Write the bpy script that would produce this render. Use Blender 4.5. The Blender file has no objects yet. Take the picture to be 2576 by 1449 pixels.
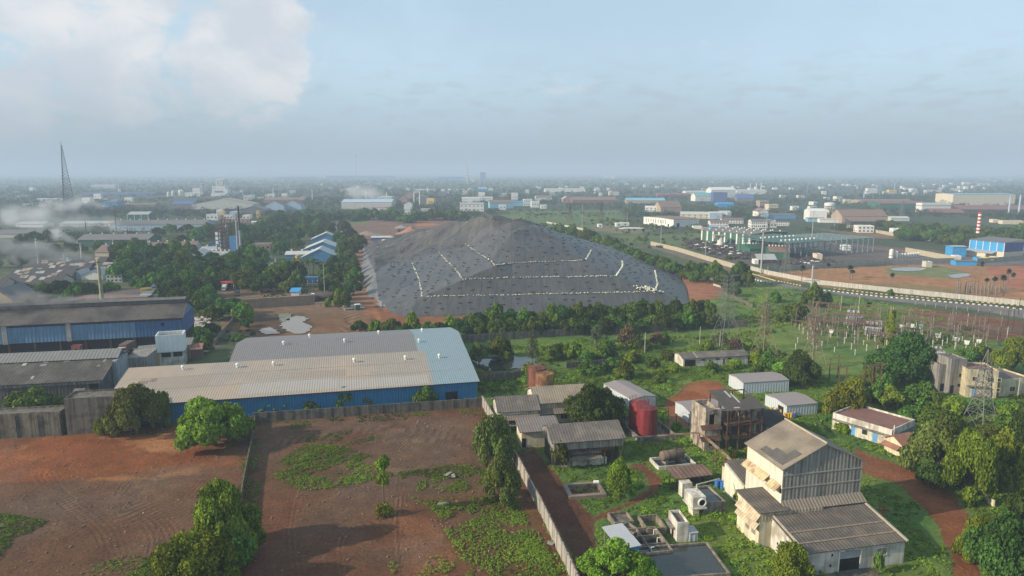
import bpy, math, random
import numpy as np
from mathutils import Vector, Matrix
from mathutils.geometry import delaunay_2d_cdt
random.seed(7); RNG = np.random.default_rng(11)
C = bpy.context.scene.collection
R = math.radians
# ---------------------------------------------------------------- camera model (used to read places off the photograph)
FW, FH, FOC, CZ, PITCH = 2576.0, 1449.0, 1717.0, 60.0, R(9.67)
SP, CP = math.sin(PITCH), math.cos(PITCH)
def P(x, y, z=0.0):
    """ground point (at height z) seen at photo position x, y"""
    u, v = (x - FW/2)/FOC, (y - FH/2)/FOC
    dx, dy, dz = u, CP - v*SP, -SP - v*CP
    t = (z - CZ)/dz
    return Vector((dx*t, dy*t, z))
def G(x, y, z=0.0):
    p = P(x, y, z); return Vector((p.x, p.y, 0.0))
def mpp(y, z=0.0):
    """metres per photo pixel at the ground seen at height y"""
    p = P(FW/2, y, z); return (p.y*CP + (CZ - z)*SP)/FOC
def hz(px, y):
    """world height of something px photo pixels tall standing at y"""
    d = P(FW/2, y).y; v = (y - px - FH/2)/FOC
    return CZ - d*math.tan(PITCH + math.atan(v))
VIEW = {'a': (0, 268.3, .25), 'b': (644, 268.3, .25), 'c': (1288, 268.3, .25), 'd': (1932, 268.3, .25),
        'e': (0, 603.8, .25), 'f': (644, 603.8, .25), 'g': (1288, 603.8, .25), 'h': (1932, 603.8, .25),
        'i': (0, 939.2, .3519), 'j': (644, 939.2, .3519), 'k': (1288, 939.2, .3519), 'l': (1932, 939.2, .3519),
        '1': (1274.6, 952.6, .1713), '2': (1583.1, 966.0, .1713), '3': (1422.2, 1194.1, .176), '4': (1811.2, 1033.1, .287),
        '5': (1744.1, 670.8, .1851), '6': (2173.5, 778.2, .1851), '7': (0, 711.1, .2315), '8': (509.8, 576.9, .1852)}
def q(v, x, y):
    a, b, s = VIEW[v]; return (a + x*s, b + y*s)
def Q(v, x, y, z=0.0):
    return G(*q(v, x, y), z)
ORD = 'first second third fourth fifth sixth seventh eighth ninth tenth eleventh twelfth thirteenth fourteenth fifteenth sixteenth seventeenth eighteenth nineteenth twentieth'.split()
ORD += ['twenty-' + o for o in ORD[:9]] + ['thirtieth'] + ['thirty-' + o for o in ORD[:9]] + ['fortieth'] + ['forty-' + o for o in ORD[:9]] + ['fiftieth']
def nth(i, n):
    return 'leftmost' if i == 0 else ('rightmost' if i == n - 1 else ORD[i] + ' from left')
# ---------------------------------------------------------------- materials
MATS = {}
def nodes_of(m):
    m.use_nodes = True; t = m.node_tree; t.nodes.clear(); return t, t.nodes.new, t.links.new
def mat(name, col, rough=.85, var=.25, scale=.6, streak=0.0, rib=0.0, ribw=.5, ribaxis=0, metal=0.0, bump=0.0, spec=.3, tint=None, tint_amt=0.0, tint_scale=.15, rnd=0.0):
    """weathered surface: two-scale noise, optional vertical streaks, ribs (corrugation) along one axis, patches of a second colour"""
    if name in MATS: return MATS[name]
    m = bpy.data.materials.new(name); t, N, L = nodes_of(m); MATS[name] = m
    out = N('ShaderNodeOutputMaterial'); b = N('ShaderNodeBsdfPrincipled'); L(b.outputs[0], out.inputs[0])
    b.inputs['Roughness'].default_value = rough; b.inputs['Metallic'].default_value = metal
    b.inputs['Specular IOR Level'].default_value = spec
    tc = N('ShaderNodeTexCoord')
    def noise(sc, det=4, vec=None):
        n = N('ShaderNodeTexNoise'); n.inputs['Scale'].default_value = sc; n.inputs['Detail'].default_value = det
        L(vec or tc.outputs['Object'], n.inputs['Vector']); return n.outputs['Fac']
    def math_(op, a, c):
        n = N('ShaderNodeMath'); n.operation = op
        for k, w in enumerate((a, c)):
            if isinstance(w, (int, float)): n.inputs[k].default_value = w
            else: L(w, n.inputs[k])
        return n.outputs[0]
    def mix(f, a, c, blend='MIX'):
        n = N('ShaderNodeMix'); n.data_type = 'RGBA'; n.blend_type = blend
        for s, w in ((n.inputs[0], f), (n.inputs[6], a), (n.inputs[7], c)):
            if isinstance(w, (int, float)): s.default_value = w
            elif isinstance(w, tuple): s.default_value = (*w[:3], 1)
            else: L(w, s)
        return n.outputs[2]
    def ramp(f, lo, hi):
        n = N('ShaderNodeMapRange'); n.inputs[1].default_value = lo; n.inputs[2].default_value = hi; L(f, n.inputs[0]); return n.outputs[0]
    base = col
    if tint:
        base = mix(math_('MULTIPLY', ramp(noise(tint_scale, 5), .45, .62), tint_amt), col, tint)
    f = math_('ADD', math_('MULTIPLY', noise(scale), .6), math_('MULTIPLY', noise(scale*6, 3), .4))
    f = ramp(f, .3, .7)
    k = math_('ADD', math_('MULTIPLY', f, 2*var), 1 - var)
    if streak:
        mp = N('ShaderNodeMapping'); mp.inputs['Scale'].default_value = (1.6, 1.6, .07); L(tc.outputs['Object'], mp.inputs[0])
        s = ramp(noise(1.0, 4, mp.outputs[0]), .38, .66)
        k = math_('MULTIPLY', k, math_('SUBTRACT', 1.0, math_('MULTIPLY', s, streak)))
    hgt = None
    if rib:
        sx = N('ShaderNodeSeparateXYZ'); L(tc.outputs['Object'], sx.inputs[0])
        ax = math_('ADD', sx.outputs[0], sx.outputs[1]) if ribaxis == 3 else sx.outputs[ribaxis]
        w = math_('SINE', math_('MULTIPLY', ax, 2*math.pi/ribw), 0)
        k = math_('MULTIPLY', k, math_('ADD', math_('MULTIPLY', w, rib*.5), 1.0)); hgt = w
    if rnd:
        oi = N('ShaderNodeObjectInfo'); k = math_('MULTIPLY', k, math_('ADD', math_('MULTIPLY', oi.outputs['Random'], 2*rnd), 1 - rnd))
    cmb = N('ShaderNodeCombineXYZ')
    for i in range(3): L(k, cmb.inputs[i])
    L(mix(1.0, base, cmb.outputs[0], 'MULTIPLY'), b.inputs['Base Color'])
    if hgt is not None or bump:
        bp = N('ShaderNodeBump'); bp.inputs['Distance'].default_value = .05
        if hgt is not None: bp.inputs['Strength'].default_value = .5; L(hgt, bp.inputs['Height'])
        else: bp.inputs['Strength'].default_value = bump; L(noise(scale*3), bp.inputs['Height'])
        L(bp.outputs[0], b.inputs['Normal'])
    return m
def leaf_mat(name, col, hue=.25, trans=.25):
    if name in MATS: return MATS[name]
    m = bpy.data.materials.new(name); t, N, L = nodes_of(m); MATS[name] = m
    out = N('ShaderNodeOutputMaterial'); d = N('ShaderNodeBsdfDiffuse'); tr = N('ShaderNodeBsdfTranslucent'); mx = N('ShaderNodeMixShader')
    at = N('ShaderNodeAttribute'); at.attribute_name = 'shade'; oi = N('ShaderNodeObjectInfo')
    hs = N('ShaderNodeHueSaturation'); hs.inputs['Color'].default_value = (*col, 1)
    def mr(f, lo, hi):
        n = N('ShaderNodeMapRange'); n.inputs[3].default_value = lo; n.inputs[4].default_value = hi; L(f, n.inputs[0]); return n.outputs[0]
    L(mr(oi.outputs['Random'], .5 - .045*hue*4, .5 + .03*hue*4), hs.inputs['Hue'])
    mu = N('ShaderNodeMath'); mu.operation = 'MULTIPLY'
    L(mr(at.outputs['Fac'], .3, 1.75), mu.inputs[0]); L(mr(oi.outputs['Random'], 1 - hue, 1 + hue), mu.inputs[1]); L(mu.outputs[0], hs.inputs['Value'])
    L(hs.outputs[0], d.inputs[0]); L(hs.outputs[0], tr.inputs[0]); mx.inputs[0].default_value = trans
    L(d.outputs[0], mx.inputs[1]); L(tr.outputs[0], mx.inputs[2]); L(mx.outputs[0], out.inputs[0]); return m
# ---------------------------------------------------------------- mesh building
class MB:
    def __init__(s): s.v = []; s.f = []; s.m = []; s.mi = 0
    def add(s, vs, fs):
        o = len(s.v); s.v += [tuple(v) for v in vs]; s.f += [tuple(i + o for i in f) for f in fs]; s.m += [s.mi]*len(fs); return s
    def box(s, x0, y0, z0, x1, y1, z1):
        return s.add([(x0,y0,z0),(x1,y0,z0),(x1,y1,z0),(x0,y1,z0),(x0,y0,z1),(x1,y0,z1),(x1,y1,z1),(x0,y1,z1)],
                     [(0,3,2,1),(4,5,6,7),(0,1,5,4),(1,2,6,5),(2,3,7,6),(3,0,4,7)])
    def quad(s, a, b, c, d): return s.add([a, b, c, d], [(0,1,2,3)])
    def slab(s, a, b, c, d, t):
        """quad thickened downwards by t"""
        A = [Vector(p) for p in (a, b, c, d)]; n = (A[1]-A[0]).cross(A[3]-A[0]).normalized()*t
        lo = [p - n for p in A]
        return s.add(A + lo, [(0,1,2,3),(7,6,5,4),(0,4,5,1),(1,5,6,2),(2,6,7,3),(3,7,4,0)])
    def prism(s, poly, z0, z1):
        n = len(poly); vs = [(p[0],p[1],z0) for p in poly] + [(p[0],p[1],z1) for p in poly]
        return s.add(vs, [tuple(range(n))[::-1], tuple(range(n, 2*n))] + [(i,(i+1)%n,n+(i+1)%n,n+i) for i in range(n)])
    def beam(s, a, b, r, n=4, r2=None):
        a, b = Vector(a), Vector(b); d = (b-a)
        if d.length < 1e-6: return s
        d.normalize(); u = d.cross(Vector((0,0,1))) if abs(d.z) < .99 else Vector((1,0,0)); u.normalize(); w = d.cross(u); r2 = r if r2 is None else r2
        ph = math.pi/n if n == 4 else 0
        ring = [(math.cos(2*math.pi*i/n+ph), math.sin(2*math.pi*i/n+ph)) for i in range(n)]
        vs = [a + u*c*r + w*e*r for c, e in ring] + [b + u*c*r2 + w*e*r2 for c, e in ring]
        return s.add(vs, [(i,(i+1)%n,n+(i+1)%n,n+i) for i in range(n)] + [tuple(range(n))[::-1], tuple(range(n,2*n))])
    def lathe(s, prof, n=16, c=(0,0)):
        """prof: (radius, z) from bottom to top"""
        vs = []; fs = []
        for r, z in prof: vs += [(c[0]+r*math.cos(2*math.pi*i/n), c[1]+r*math.sin(2*math.pi*i/n), z) for i in range(n)]
        for k in range(len(prof)-1): fs += [(k*n+i, k*n+(i+1)%n, (k+1)*n+(i+1)%n, (k+1)*n+i) for i in range(n)]
        fs += [tuple(range(n))[::-1], tuple(range((len(prof)-1)*n, len(prof)*n))]
        return s.add(vs, fs)
    def build(s, name, m, parent=None, smooth=False):
        me = bpy.data.meshes.new(name); me.from_pydata(s.v, [], s.f); 
        for k in (m if isinstance(m, (list, tuple)) else [m]): me.materials.append(k)
        if isinstance(m, (list, tuple)): me.polygons.foreach_set('material_index', s.m)
        if smooth: me.polygons.foreach_set('use_smooth', [True]*len(me.polygons))
        me.update(); return link(bpy.data.objects.new(name, me), parent)
def link(o, parent=None):
    C.objects.link(o); o.parent = parent; return o
def tag(o, label=None, cat=None, group=None, kind=None):
    if label: o['label'] = label
    if cat: o['category'] = cat
    if group: o['group'] = group
    if kind: o['kind'] = kind
    return o
def thing(name, label, cat, loc=(0,0,0), rot=0.0, group=None):
    o = bpy.data.objects.new(name, None); o.empty_display_size = .5; link(o)
    o.location = loc; o.rotation_euler = (0, 0, rot); return tag(o, label, cat, group)
KIDS = {}
def dup(root, loc, rot=None, label=None, scale=None, group=None):
    kids = KIDS.get(root.name)
    if kids is None: kids = KIDS[root.name] = [(c, list(c.children)) for c in root.children]
    r = root.copy(); C.objects.link(r); r.location = loc
    if rot is not None: r.rotation_euler = (0, 0, rot)
    if scale is not None: r.scale = scale if isinstance(scale, (tuple, list)) else (scale,)*3
    if label: r['label'] = label
    if group: r['group'] = group
    for ch, sub in kids:
        c = ch.copy(); C.objects.link(c); c.parent = r
        for g in sub:
            d = g.copy(); C.objects.link(d); d.parent = c
    return r
def ang(A, B): return math.atan2(B.y - A.y, B.x - A.x)
def fast_mesh(name, v, f, mats, shade=None, mi=None, parent=None, smooth=False):
    """numpy quads/tris -> object"""
    me = bpy.data.meshes.new(name); k = f.shape[1]
    me.vertices.add(len(v)); me.vertices.foreach_set('co', np.asarray(v, np.float32).ravel())
    me.loops.add(f.size); me.loops.foreach_set('vertex_index', np.asarray(f, np.int32).ravel())
    me.polygons.add(len(f)); me.polygons.foreach_set('loop_start', np.arange(0, f.size, k, dtype=np.int32))
    for m in (mats if isinstance(mats, (list, tuple)) else [mats]): me.materials.append(m)
    if mi is not None: me.polygons.foreach_set('material_index', np.asarray(mi, np.int32))
    me.polygons.foreach_set('use_smooth', np.full(len(f), smooth))
    if shade is not None:
        a = me.attributes.new('shade', 'FLOAT', 'POINT'); a.data.foreach_set('value', np.asarray(shade, np.float32))
    me.update(calc_edges=True); me.validate()
    return link(bpy.data.objects.new(name, me), parent)
def vnoise(x, y, seed=0):
    xi, yi = np.floor(x).astype(np.int64), np.floor(y).astype(np.int64); fx, fy = x - xi, y - yi
    fx = fx*fx*(3-2*fx); fy = fy*fy*(3-2*fy)
    def h(a, b):
        n = (a*374761393 + b*668265263 + seed*1442695041) & 0xffffffff
        n = ((n ^ (n >> 13))*1274126177) & 0xffffffff
        return ((n ^ (n >> 16)) & 0xffff)/65535.0
    return (h(xi,yi)*(1-fx)+h(xi+1,yi)*fx)*(1-fy) + (h(xi,yi+1)*(1-fx)+h(xi+1,yi+1)*fx)*fy
def fbm(x, y, sc, octv=4, seed=0):
    s = 0; a = 1; t = 0
    for o in range(octv): s = s + a*vnoise(x*sc*2**o, y*sc*2**o, seed+o*17); t += a; a *= .55
    return s/t
def in_poly(x, y, poly):
    ins = np.zeros(x.shape, bool); n = len(poly)
    for i in range(n):
        (x0, y0), (x1, y1) = poly[i][:2], poly[(i+1)%n][:2]
        if y0 == y1: continue
        c = ((y0 > y) != (y1 > y)) & (x < (x1-x0)*(y-y0)/(y1-y0) + x0); ins ^= c
    return ins
def poly_sdf(x, y, poly):
    """signed distance, positive inside"""
    d = np.full(x.shape, 1e9); n = len(poly)
    for i in range(n):
        (ax, ay), (bx, by) = poly[i][:2], poly[(i+1)%n][:2]
        ex, ey = bx-ax, by-ay; t = np.clip(((x-ax)*ex + (y-ay)*ey)/(ex*ex+ey*ey+1e-9), 0, 1)
        d = np.minimum(d, np.hypot(x-ax-t*ex, y-ay-t*ey))
    return np.where(in_poly(x, y, poly), d, -d)
def line_dist(x, y, pts):
    d = np.full(x.shape, 1e9)
    for i in range(len(pts)-1):
        (ax, ay), (bx, by) = pts[i][:2], pts[i+1][:2]
        ex, ey = bx-ax, by-ay; t = np.clip(((x-ax)*ex + (y-ay)*ey)/(ex*ex+ey*ey+1e-9), 0, 1)
        d = np.minimum(d, np.hypot(x-ax-t*ex, y-ay-t*ey))
    return d
def wp(*pts, z=0.0): return [tuple(G(x, y, z))[:2] for x, y in pts]
VIEW.update({'m': (0, 322, 1/6), 'n': (429.3, 375.7, 1/6), 'o': (858.7, 375.7, 1/6), 'p': (1717.3, 375.7, 1/6), 'r': (2146.7, 429.3, 1/6), 's': (429.3, 563.5, 1/6), 't': (1636.8, 536.7, 1/6)})
sc = bpy.context.scene
# ---------------------------------------------------------------- camera, sun, sky
cam_d = bpy.data.cameras.new('camera'); cam = link(bpy.data.objects.new('camera', cam_d))
cam_d.sensor_width = 36; cam_d.lens = FOC/FW*36; cam_d.clip_end = 40000; cam_d.clip_start = .5
cam.location = (0, 0, CZ); cam.rotation_euler = (R(90) - PITCH, 0, 0); sc.camera = cam
SUN_EL = R(25); to_sun = Vector((-.95, -.31, 0)).normalized()*math.cos(SUN_EL) + Vector((0, 0, math.sin(SUN_EL)))
sl = bpy.data.lights.new('sun', 'SUN'); sl.energy = 5.0; sl.angle = R(.6); sl.color = (1, .86, .66)
so = link(bpy.data.objects.new('sun', sl)); so.rotation_euler = to_sun.to_track_quat('Z', 'Y').to_euler(); so.location = to_sun*300
sc.view_settings.view_transform = 'Standard'; sc.view_settings.look = 'None'; sc.view_settings.exposure = .35; sc.view_settings.gamma = 1
sc.cycles.max_bounces = 6; sc.cycles.diffuse_bounces = 3; sc.cycles.glossy_bounces = 2; sc.cycles.transmission_bounces = 2
sc.cycles.volume_bounces = 1; sc.cycles.transparent_max_bounces = 8; sc.cycles.volume_step_rate = 2.0; sc.cycles.volume_max_steps = 96
sc.cycles.sample_clamp_indirect = 4.0
w = bpy.data.worlds.new('World'); sc.world = w; t, N, L = nodes_of(w)
out = N('ShaderNodeOutputWorld'); bg = N('ShaderNodeBackground'); L(bg.outputs[0], out.inputs[0])
sky = N('ShaderNodeTexSky'); sky.sky_type = 'NISHITA'; sky.sun_disc = False; sky.sun_elevation = SUN_EL
sky.sun_rotation = math.atan2(to_sun.x, to_sun.y); sky.air_density = 1.0; sky.dust_density = 2.0; sky.ozone_density = 1.5
bg.inputs['Strength'].default_value = .105
tc = N('ShaderNodeTexCoord'); nrm = N('ShaderNodeVectorMath'); nrm.operation = 'NORMALIZE'; L(tc.outputs['Generated'], nrm.inputs[0]); DIR = nrm.outputs[0]
def wm(op, a, b=0.0, c=None):
    n = N('ShaderNodeMath'); n.operation = op
    for k, v in enumerate((a, b, c)):
        if v is None: continue
        if isinstance(v, (int, float)): n.inputs[k].default_value = v
        else: L(v, n.inputs[k])
    return n.outputs[0]
def wmr(f, a, b, lo=0.0, hi=1.0, smooth=True):
    n = N('ShaderNodeMapRange'); n.interpolation_type = 'SMOOTHSTEP' if smooth else 'LINEAR'
    for i, v in zip((1, 2, 3, 4), (a, b, lo, hi)): n.inputs[i].default_value = v
    L(f, n.inputs[0]); return n.outputs[0]
def wmix(f, a, b):
    n = N('ShaderNodeMix'); n.data_type = 'RGBA'
    for s, v in ((n.inputs[0], f), (n.inputs[6], a), (n.inputs[7], b)):
        if isinstance(v, (int, float)): s.default_value = v
        elif isinstance(v, tuple): s.default_value = (*v, 1)
        else: L(v, s)
    return n.outputs[2]
sep = N('ShaderNodeSeparateXYZ'); L(DIR, sep.inputs[0]); EL = sep.outputs[2]
def skydir(x, y):
    u, v = (x - FW/2)/FOC, (y - FH/2)/FOC
    return Vector((u, CP - v*SP, -SP - v*CP)).normalized()
def blob(x, y, r, k=1.0):
    """soft patch of sky around one direction (r in degrees)"""
    d = skydir(x, y); n = N('ShaderNodeVectorMath'); n.operation = 'DOT_PRODUCT'; L(DIR, n.inputs[0]); n.inputs[1].default_value = d
    return wmr(n.outputs['Value'], math.cos(R(r)), 1.0, 0, k, False)
mp = N('ShaderNodeMapping'); mp.inputs['Scale'].default_value = (1, 1, 1.5); L(DIR, mp.inputs[0])
def sn(scale, det, rough=.55, dist=0, z=0.0):
    n = N('ShaderNodeTexNoise'); n.inputs['Scale'].default_value = scale; n.inputs['Detail'].default_value = det; n.inputs['Roughness'].default_value = rough; n.inputs['Distortion'].default_value = dist
    mm = N('ShaderNodeMapping'); mm.inputs['Location'].default_value = (z, z*.7, z*.3); L(mp.outputs[0], mm.inputs[0]); L(mm.outputs[0], n.inputs['Vector']); return n.outputs['Fac']
dens = None
for a in ((640, 110, 7.2, 1.3), (560, 215, 5.2, 1.0), (330, 30, 6, 1.0), (250, 190, 5.6, .95), (10, 200, 5.4, 1.05), (150, 20, 5.5, .75), (740, 150, 4, .75), (-250, 100, 13, 1.1)):
    b_ = blob(*a); dens = b_ if dens is None else wm('MAXIMUM', dens, b_)
puff = sn(9.0, 9, .58, .3)
cum = wmr(wm('ADD', wm('MULTIPLY', dens, .62), wm('MULTIPLY', wm('SUBTRACT', puff, .5), 2.0)), .27, .56)
shade = wmr(sn(8.5, 6, .55, .2, 3.1), .35, .68)
cl_col = wmix(shade, (4.8, 5.2, 5.7), (6.5, 6.5, 6.5))
thin = wm('MULTIPLY', wmr(sn(2.6, 6, .6, .5, 7.0), .38, .75), .55)
grey = N('ShaderNodeTexNoise'); gm = N('ShaderNodeMapping'); gm.inputs['Scale'].default_value = (5, 5, 18); L(DIR, gm.inputs[0]); L(gm.outputs[0], grey.inputs['Vector']); grey.inputs['Detail'].default_value = 5
gband = wm('MULTIPLY', wmr(grey.outputs['Fac'], .45, .7), wm('MULTIPLY', wmr(EL, .02, .07), wmr(EL, .18, .10)))
base = wmix(.62, sky.outputs[0], (4.7, 6.2, 7.3))
base = wmix(thin, base, (4.6, 6.1, 7.2))
base = wmix(wm('MULTIPLY', gband, .45), base, (3.6, 4.1, 4.6))
base = wmix(wm('MULTIPLY', cum, .9), base, cl_col)
horizon = wmr(EL, .16, -.02)
base = wmix(wm('MULTIPLY', horizon, .9), base, (2.75, 3.3, 3.75))
L(base, bg.inputs['Color'])
# haze: one even body of air round everything
HZ = bpy.data.materials.new('haze_air'); t, N, L = nodes_of(HZ)
o_ = N('ShaderNodeOutputMaterial'); v_ = N('ShaderNodeVolumePrincipled'); L(v_.outputs[0], o_.inputs['Volume'])
v_.inputs['Color'].default_value = (.53, .655, .82, 1); v_.inputs['Density'].default_value = 3.0e-4; v_.inputs['Anisotropy'].default_value = .0
h_ = MB(); h_.box(-16000, -900, -1.6, 16000, 15500, 128); ho = h_.build('haze', HZ); tag(ho, kind='stuff')
# ---------------------------------------------------------------- ground
dirt, soil, sand, grass_c = (.30, .135, .07), (.165, .10, .072), (.47, .27, .15), (.085, .135, .026)
FIELDS = [  # polygon (photo places), colour, edge softness m, ragged edge m
 ([(700,560),(1300,535),(1500,548),(1720,600),(2000,700),(2700,800),(2700,470),(0,470),(0,600)], (.045,.062,.03), 20, 30),
 ([(1250,530),(1560,528),(1580,560),(1440,580),(1300,560)], (.085,.125,.04), 4, 14),
 ([(1560,592),(1800,585),(1830,612),(1700,622),(1580,606)], (.085,.12,.04), 4, 8),
 ([(1500,565),(1640,578),(1600,590),(1490,580)], (.15,.13,.07), 4, 8),
 ([(780,560),(930,548),(1150,548),(1200,575),(1000,600),(930,612),(900,610),(800,590)], (.19,.115,.08), 4, 10),
 ([(790,560),(920,553),(930,562),(800,575)], (.10,.13,.05), 3, 8),
 ([(1040,558),(1090,553),(1100,566),(1050,570)], (.33,.15,.08), 2, 4),
 ([(500,610),(905,600),(905,745),(600,780),(440,790),(300,720)], (.06,.075,.032), 5, 10),
 ([(585,700),(640,655),(672,640),(690,642),(655,670),(625,715)], (.10,.10,.10), 1, 1),
 ([(560,728),(900,722),(905,748),(560,752)], (.20,.13,.075), 2, 4),
 ([(610,770),(880,745),(1000,790),(1060,800),(1000,835),(640,850),(560,820)], (.235,.165,.11), 2, 5),
 ([(610,748),(790,742),(780,768),(620,775)], (.13,.095,.07), 1, 2),
 ([(640,790),(760,785),(800,820),(700,840),(640,835)], (.12,.095,.065), 2, 4),
 ([(890,612),(930,612),(925,690),(945,750),(900,748),(880,740)], (.24,.135,.085), 1.5, 2),
 ([(880,740),(960,740),(1020,797),(1300,792),(1450,792),(1450,815),(1000,825),(930,800)], (.31,.15,.085), 1.5, 3),
 ([(1345,562),(1400,573),(1560,620),(1650,650),(1740,690),(1700,700),(1500,612)], (.13,.17,.05), 2, 4),
 ([(1690,680),(1730,672),(1800,700),(1850,760),(1800,780),(1720,780)], (.32,.14,.075), 1.5, 4),
 ([(1000,830),(1500,818),(1900,800),(2700,860),(2700,1500),(1470,1500),(1290,1150),(1214,1022),(1150,900)], grass_c, 2, 5),
 ([(1780,760),(1870,690),(2000,730),(2600,820),(2600,980),(1900,960),(1780,820)], (.095,.15,.032), 2, 6),
 ([(1860,690),(1930,704),(2054,728),(2209,742),(2532,772),(2700,790),(2700,812),(2576,800),(2432,776),(2207,753),(2019,728),(1932,716)], (.155,.14,.128), .5, .5),
 ([(1640,612),(1700,628),(1880,680),(1870,692),(1690,640),(1630,620)], (.14,.115,.09), 1, 1),
 ([(1700,612),(1800,603),(1990,600),(2240,620),(2600,650),(2600,690),(2200,655),(1870,668)], (.10,.085,.075), 2, 4),
 ([(2240,650),(2420,640),(2600,645),(2600,665),(2250,668)], (.12,.11,.11), 2, 2),
 ([(1905,690),(2060,676),(2330,664),(2600,672),(2600,760),(2300,738),(2060,716)], (.36,.185,.085), 2, 6),
 ([(2230,672),(2360,668),(2440,684),(2380,700),(2240,690)], (.14,.15,.06), 2, 8),
 ([(1990,704),(2300,716),(2460,730),(2400,744),(2060,722)], (.24,.17,.075), 2, 9),
 ([(2470,670),(2600,668),(2600,735),(2540,720)], (.36,.14,.075), 2, 6),
 ([(2070,610),(2330,640),(2600,610),(2600,640),(2300,632)], (.27,.15,.085), 3, 8),
 ([(2050,575),(2250,590),(2330,600),(2200,600)], (.2,.13,.07), 3, 5),
 ([(2290,772),(2600,812),(2600,868),(2450,845),(2330,808)], (.235,.115,.075), 2, 6),
 ([(0,880),(480,860),(500,905),(300,935),(0,960)], (.05,.048,.048), 1, 2),
 ([(300,880),(480,855),(560,870),(330,940)], (.13,.105,.085), 1, 2),
 ([(-600,1100),(0,1103),(160,1094),(290,1085),(640,1050),(640,1115),(612,1225),(590,1720),(-600,1720)], (.285,.125,.062), .6, .6),
 ([(-600,1235),(0,1215),(200,1200),(300,1193),(400,1200),(520,1180),(640,1165),(600,1720),(-600,1720)], (.185,.118,.085), .8, 3),
 ([(250,1100),(330,1085),(470,1090),(480,1125),(430,1145),(340,1128)], (.46,.265,.15), 1.2, 4),
 ([(150,1205),(380,1195),(500,1175),(500,1192),(380,1208)], (.40,.21,.095), .6, 2),
 ([(-60,1128),(60,1120),(80,1165),(-60,1200)], (.33,.155,.085), 1, 3),
 ([(-600,1240),(0,1290),(60,1310),(40,1350),(-20,1390),(-600,1500)], (.13,.105,.055), 2, 6),
 ([(630,1050),(1214,1020),(1290,1150),(1445,1460),(1510,1720),(590,1720),(610,1225),(640,1115)], (.178,.10,.069), .5, .5),
 ([(690,1165),(760,1118),(860,1122),(935,1148),(900,1160),(800,1165),(1000,1195),(860,1215),(760,1225),(690,1200)], (.13,.10,.05), 2.5, 11),
 ([(820,1160),(930,1172),(1030,1180),(1010,1190),(830,1178)], (.27,.145,.085), .6, 2),
 ([(1000,1190),(1150,1170),(1250,1200),(1330,1330),(1420,1460),(1300,1460),(1150,1400),(1100,1290),(1030,1250)], (.15,.105,.055), 3, 12),
 ([(1020,1300),(1090,1300),(1130,1400),(1080,1720),(980,1720)], (.25,.135,.085), 1, 3),
 ([(1290,1135),(1345,1130),(1400,1190),(1470,1275),(1495,1295),(1500,1400),(1540,1720),(1470,1720),(1440,1400),(1400,1330)], (.155,.085,.06), .6, .8),
 ([(1480,1300),(1560,1270),(1640,1225),(1620,1190),(1580,1170),(1620,1160),(1665,1200),(1650,1240),(1560,1285),(1500,1312)], (.21,.11,.07), .6, 1),
 ([(1685,1075),(1675,1010),(1730,966),(1800,958),(1850,985),(1800,992),(1770,1010),(1740,1070)], (.33,.145,.075), 1, 2.5),
 ([(1900,1040),(1960,1035),(2000,1050),(1930,1060)], (.30,.14,.075), .6, 1),
 ([(2150,1120),(2185,1140),(2300,1180),(2390,1240),(2440,1300),(2460,1400),(2480,1720),(2400,1720),(2400,1420),(2360,1320),(2270,1220),(2150,1180)], (.27,.125,.07), .6, 1),
 ([(2080,1432),(2180,1420),(2220,1449),(2220,1720),(2080,1720)], (.15,.12,.09), .5, 1),
 ([(2210,1270),(2250,1280),(2240,1300),(2205,1300)], (.25,.13,.09), .6, 2),
 ([(1185,895),(1330,900),(1330,950),(1200,950)], (.05,.065,.025), 1, 3),
]
def ground_colour(x, y):
    n1 = fbm(x, y, .012, 5, 3); n2 = fbm(x, y, .09, 4, 9); n3 = fbm(x, y, .5, 3, 21)
    col = np.stack([.07 + .05*(n1-.5), .085 + .04*(n2-.5), .038 + 0*n1], -1)
    for poly, c, soft, rag in FIELDS:
        wpoly = [tuple(P(a, b))[:2] for a, b in poly]; wpoly = [p for p in wpoly]
        xs, ys = [p[0] for p in wpoly], [p[1] for p in wpoly]; m = soft + rag + 2
        idx = np.where((x > min(xs)-m) & (x < max(xs)+m) & (y > min(ys)-m) & (y < max(ys)+m))[0]
        if not len(idx): continue
        s = poly_sdf(x[idx], y[idx], wpoly) + rag*2.2*((.55*n2[idx] + .45*n3[idx]) - .5)
        a = np.clip(s/soft*.5 + .5, 0, 1); a = (a*a*(3-2*a))[:, None]
        col[idx] = col[idx]*(1-a) + np.array(c)*a
    green = (col[:, 1] > col[:, 0]*1.1)
    near = np.clip((330 - y)/60, 0, 1)[:, None]; red = (col[:, 0] > col[:, 1]*1.25)[:, None]
    col = np.where(red, col*(np.array([.62,.47,.34])*near + np.array([.82,.80,.80])*(1-near)), col)
    gb = (np.clip((fbm(x, y, .035, 4, 77) - .46)*3.2, 0, .75)[:, None]*near)*red; col = col*(1-gb) + np.array([.088,.058,.038])*gb*(.6 + .8*col[:, :1]/.15)
    v = .62 + .46*n2 + .30*n3; g = (n2-.5)*.8
    col = col*v[:, None]; col[:, 0] *= np.where(green, 1 + g*.9, 1); col[:, 2] *= np.where(green, 1 - .3*g, 1)
    # wheel ruts in the bare plots: disturbed soil, groove shading painted into the colour
    for pts, wd, k in RUTS:
        d = line_dist(x, y, pts); a = np.where(d < wd, np.cos(d*2*math.pi/.85), 0)*np.clip((wd-d)/wd*2, 0, 1)*(.35 + 1.0*n2)
        col *= (1 - k*1.15*a)[:, None]
    return np.clip(col, .004, .8)
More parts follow.
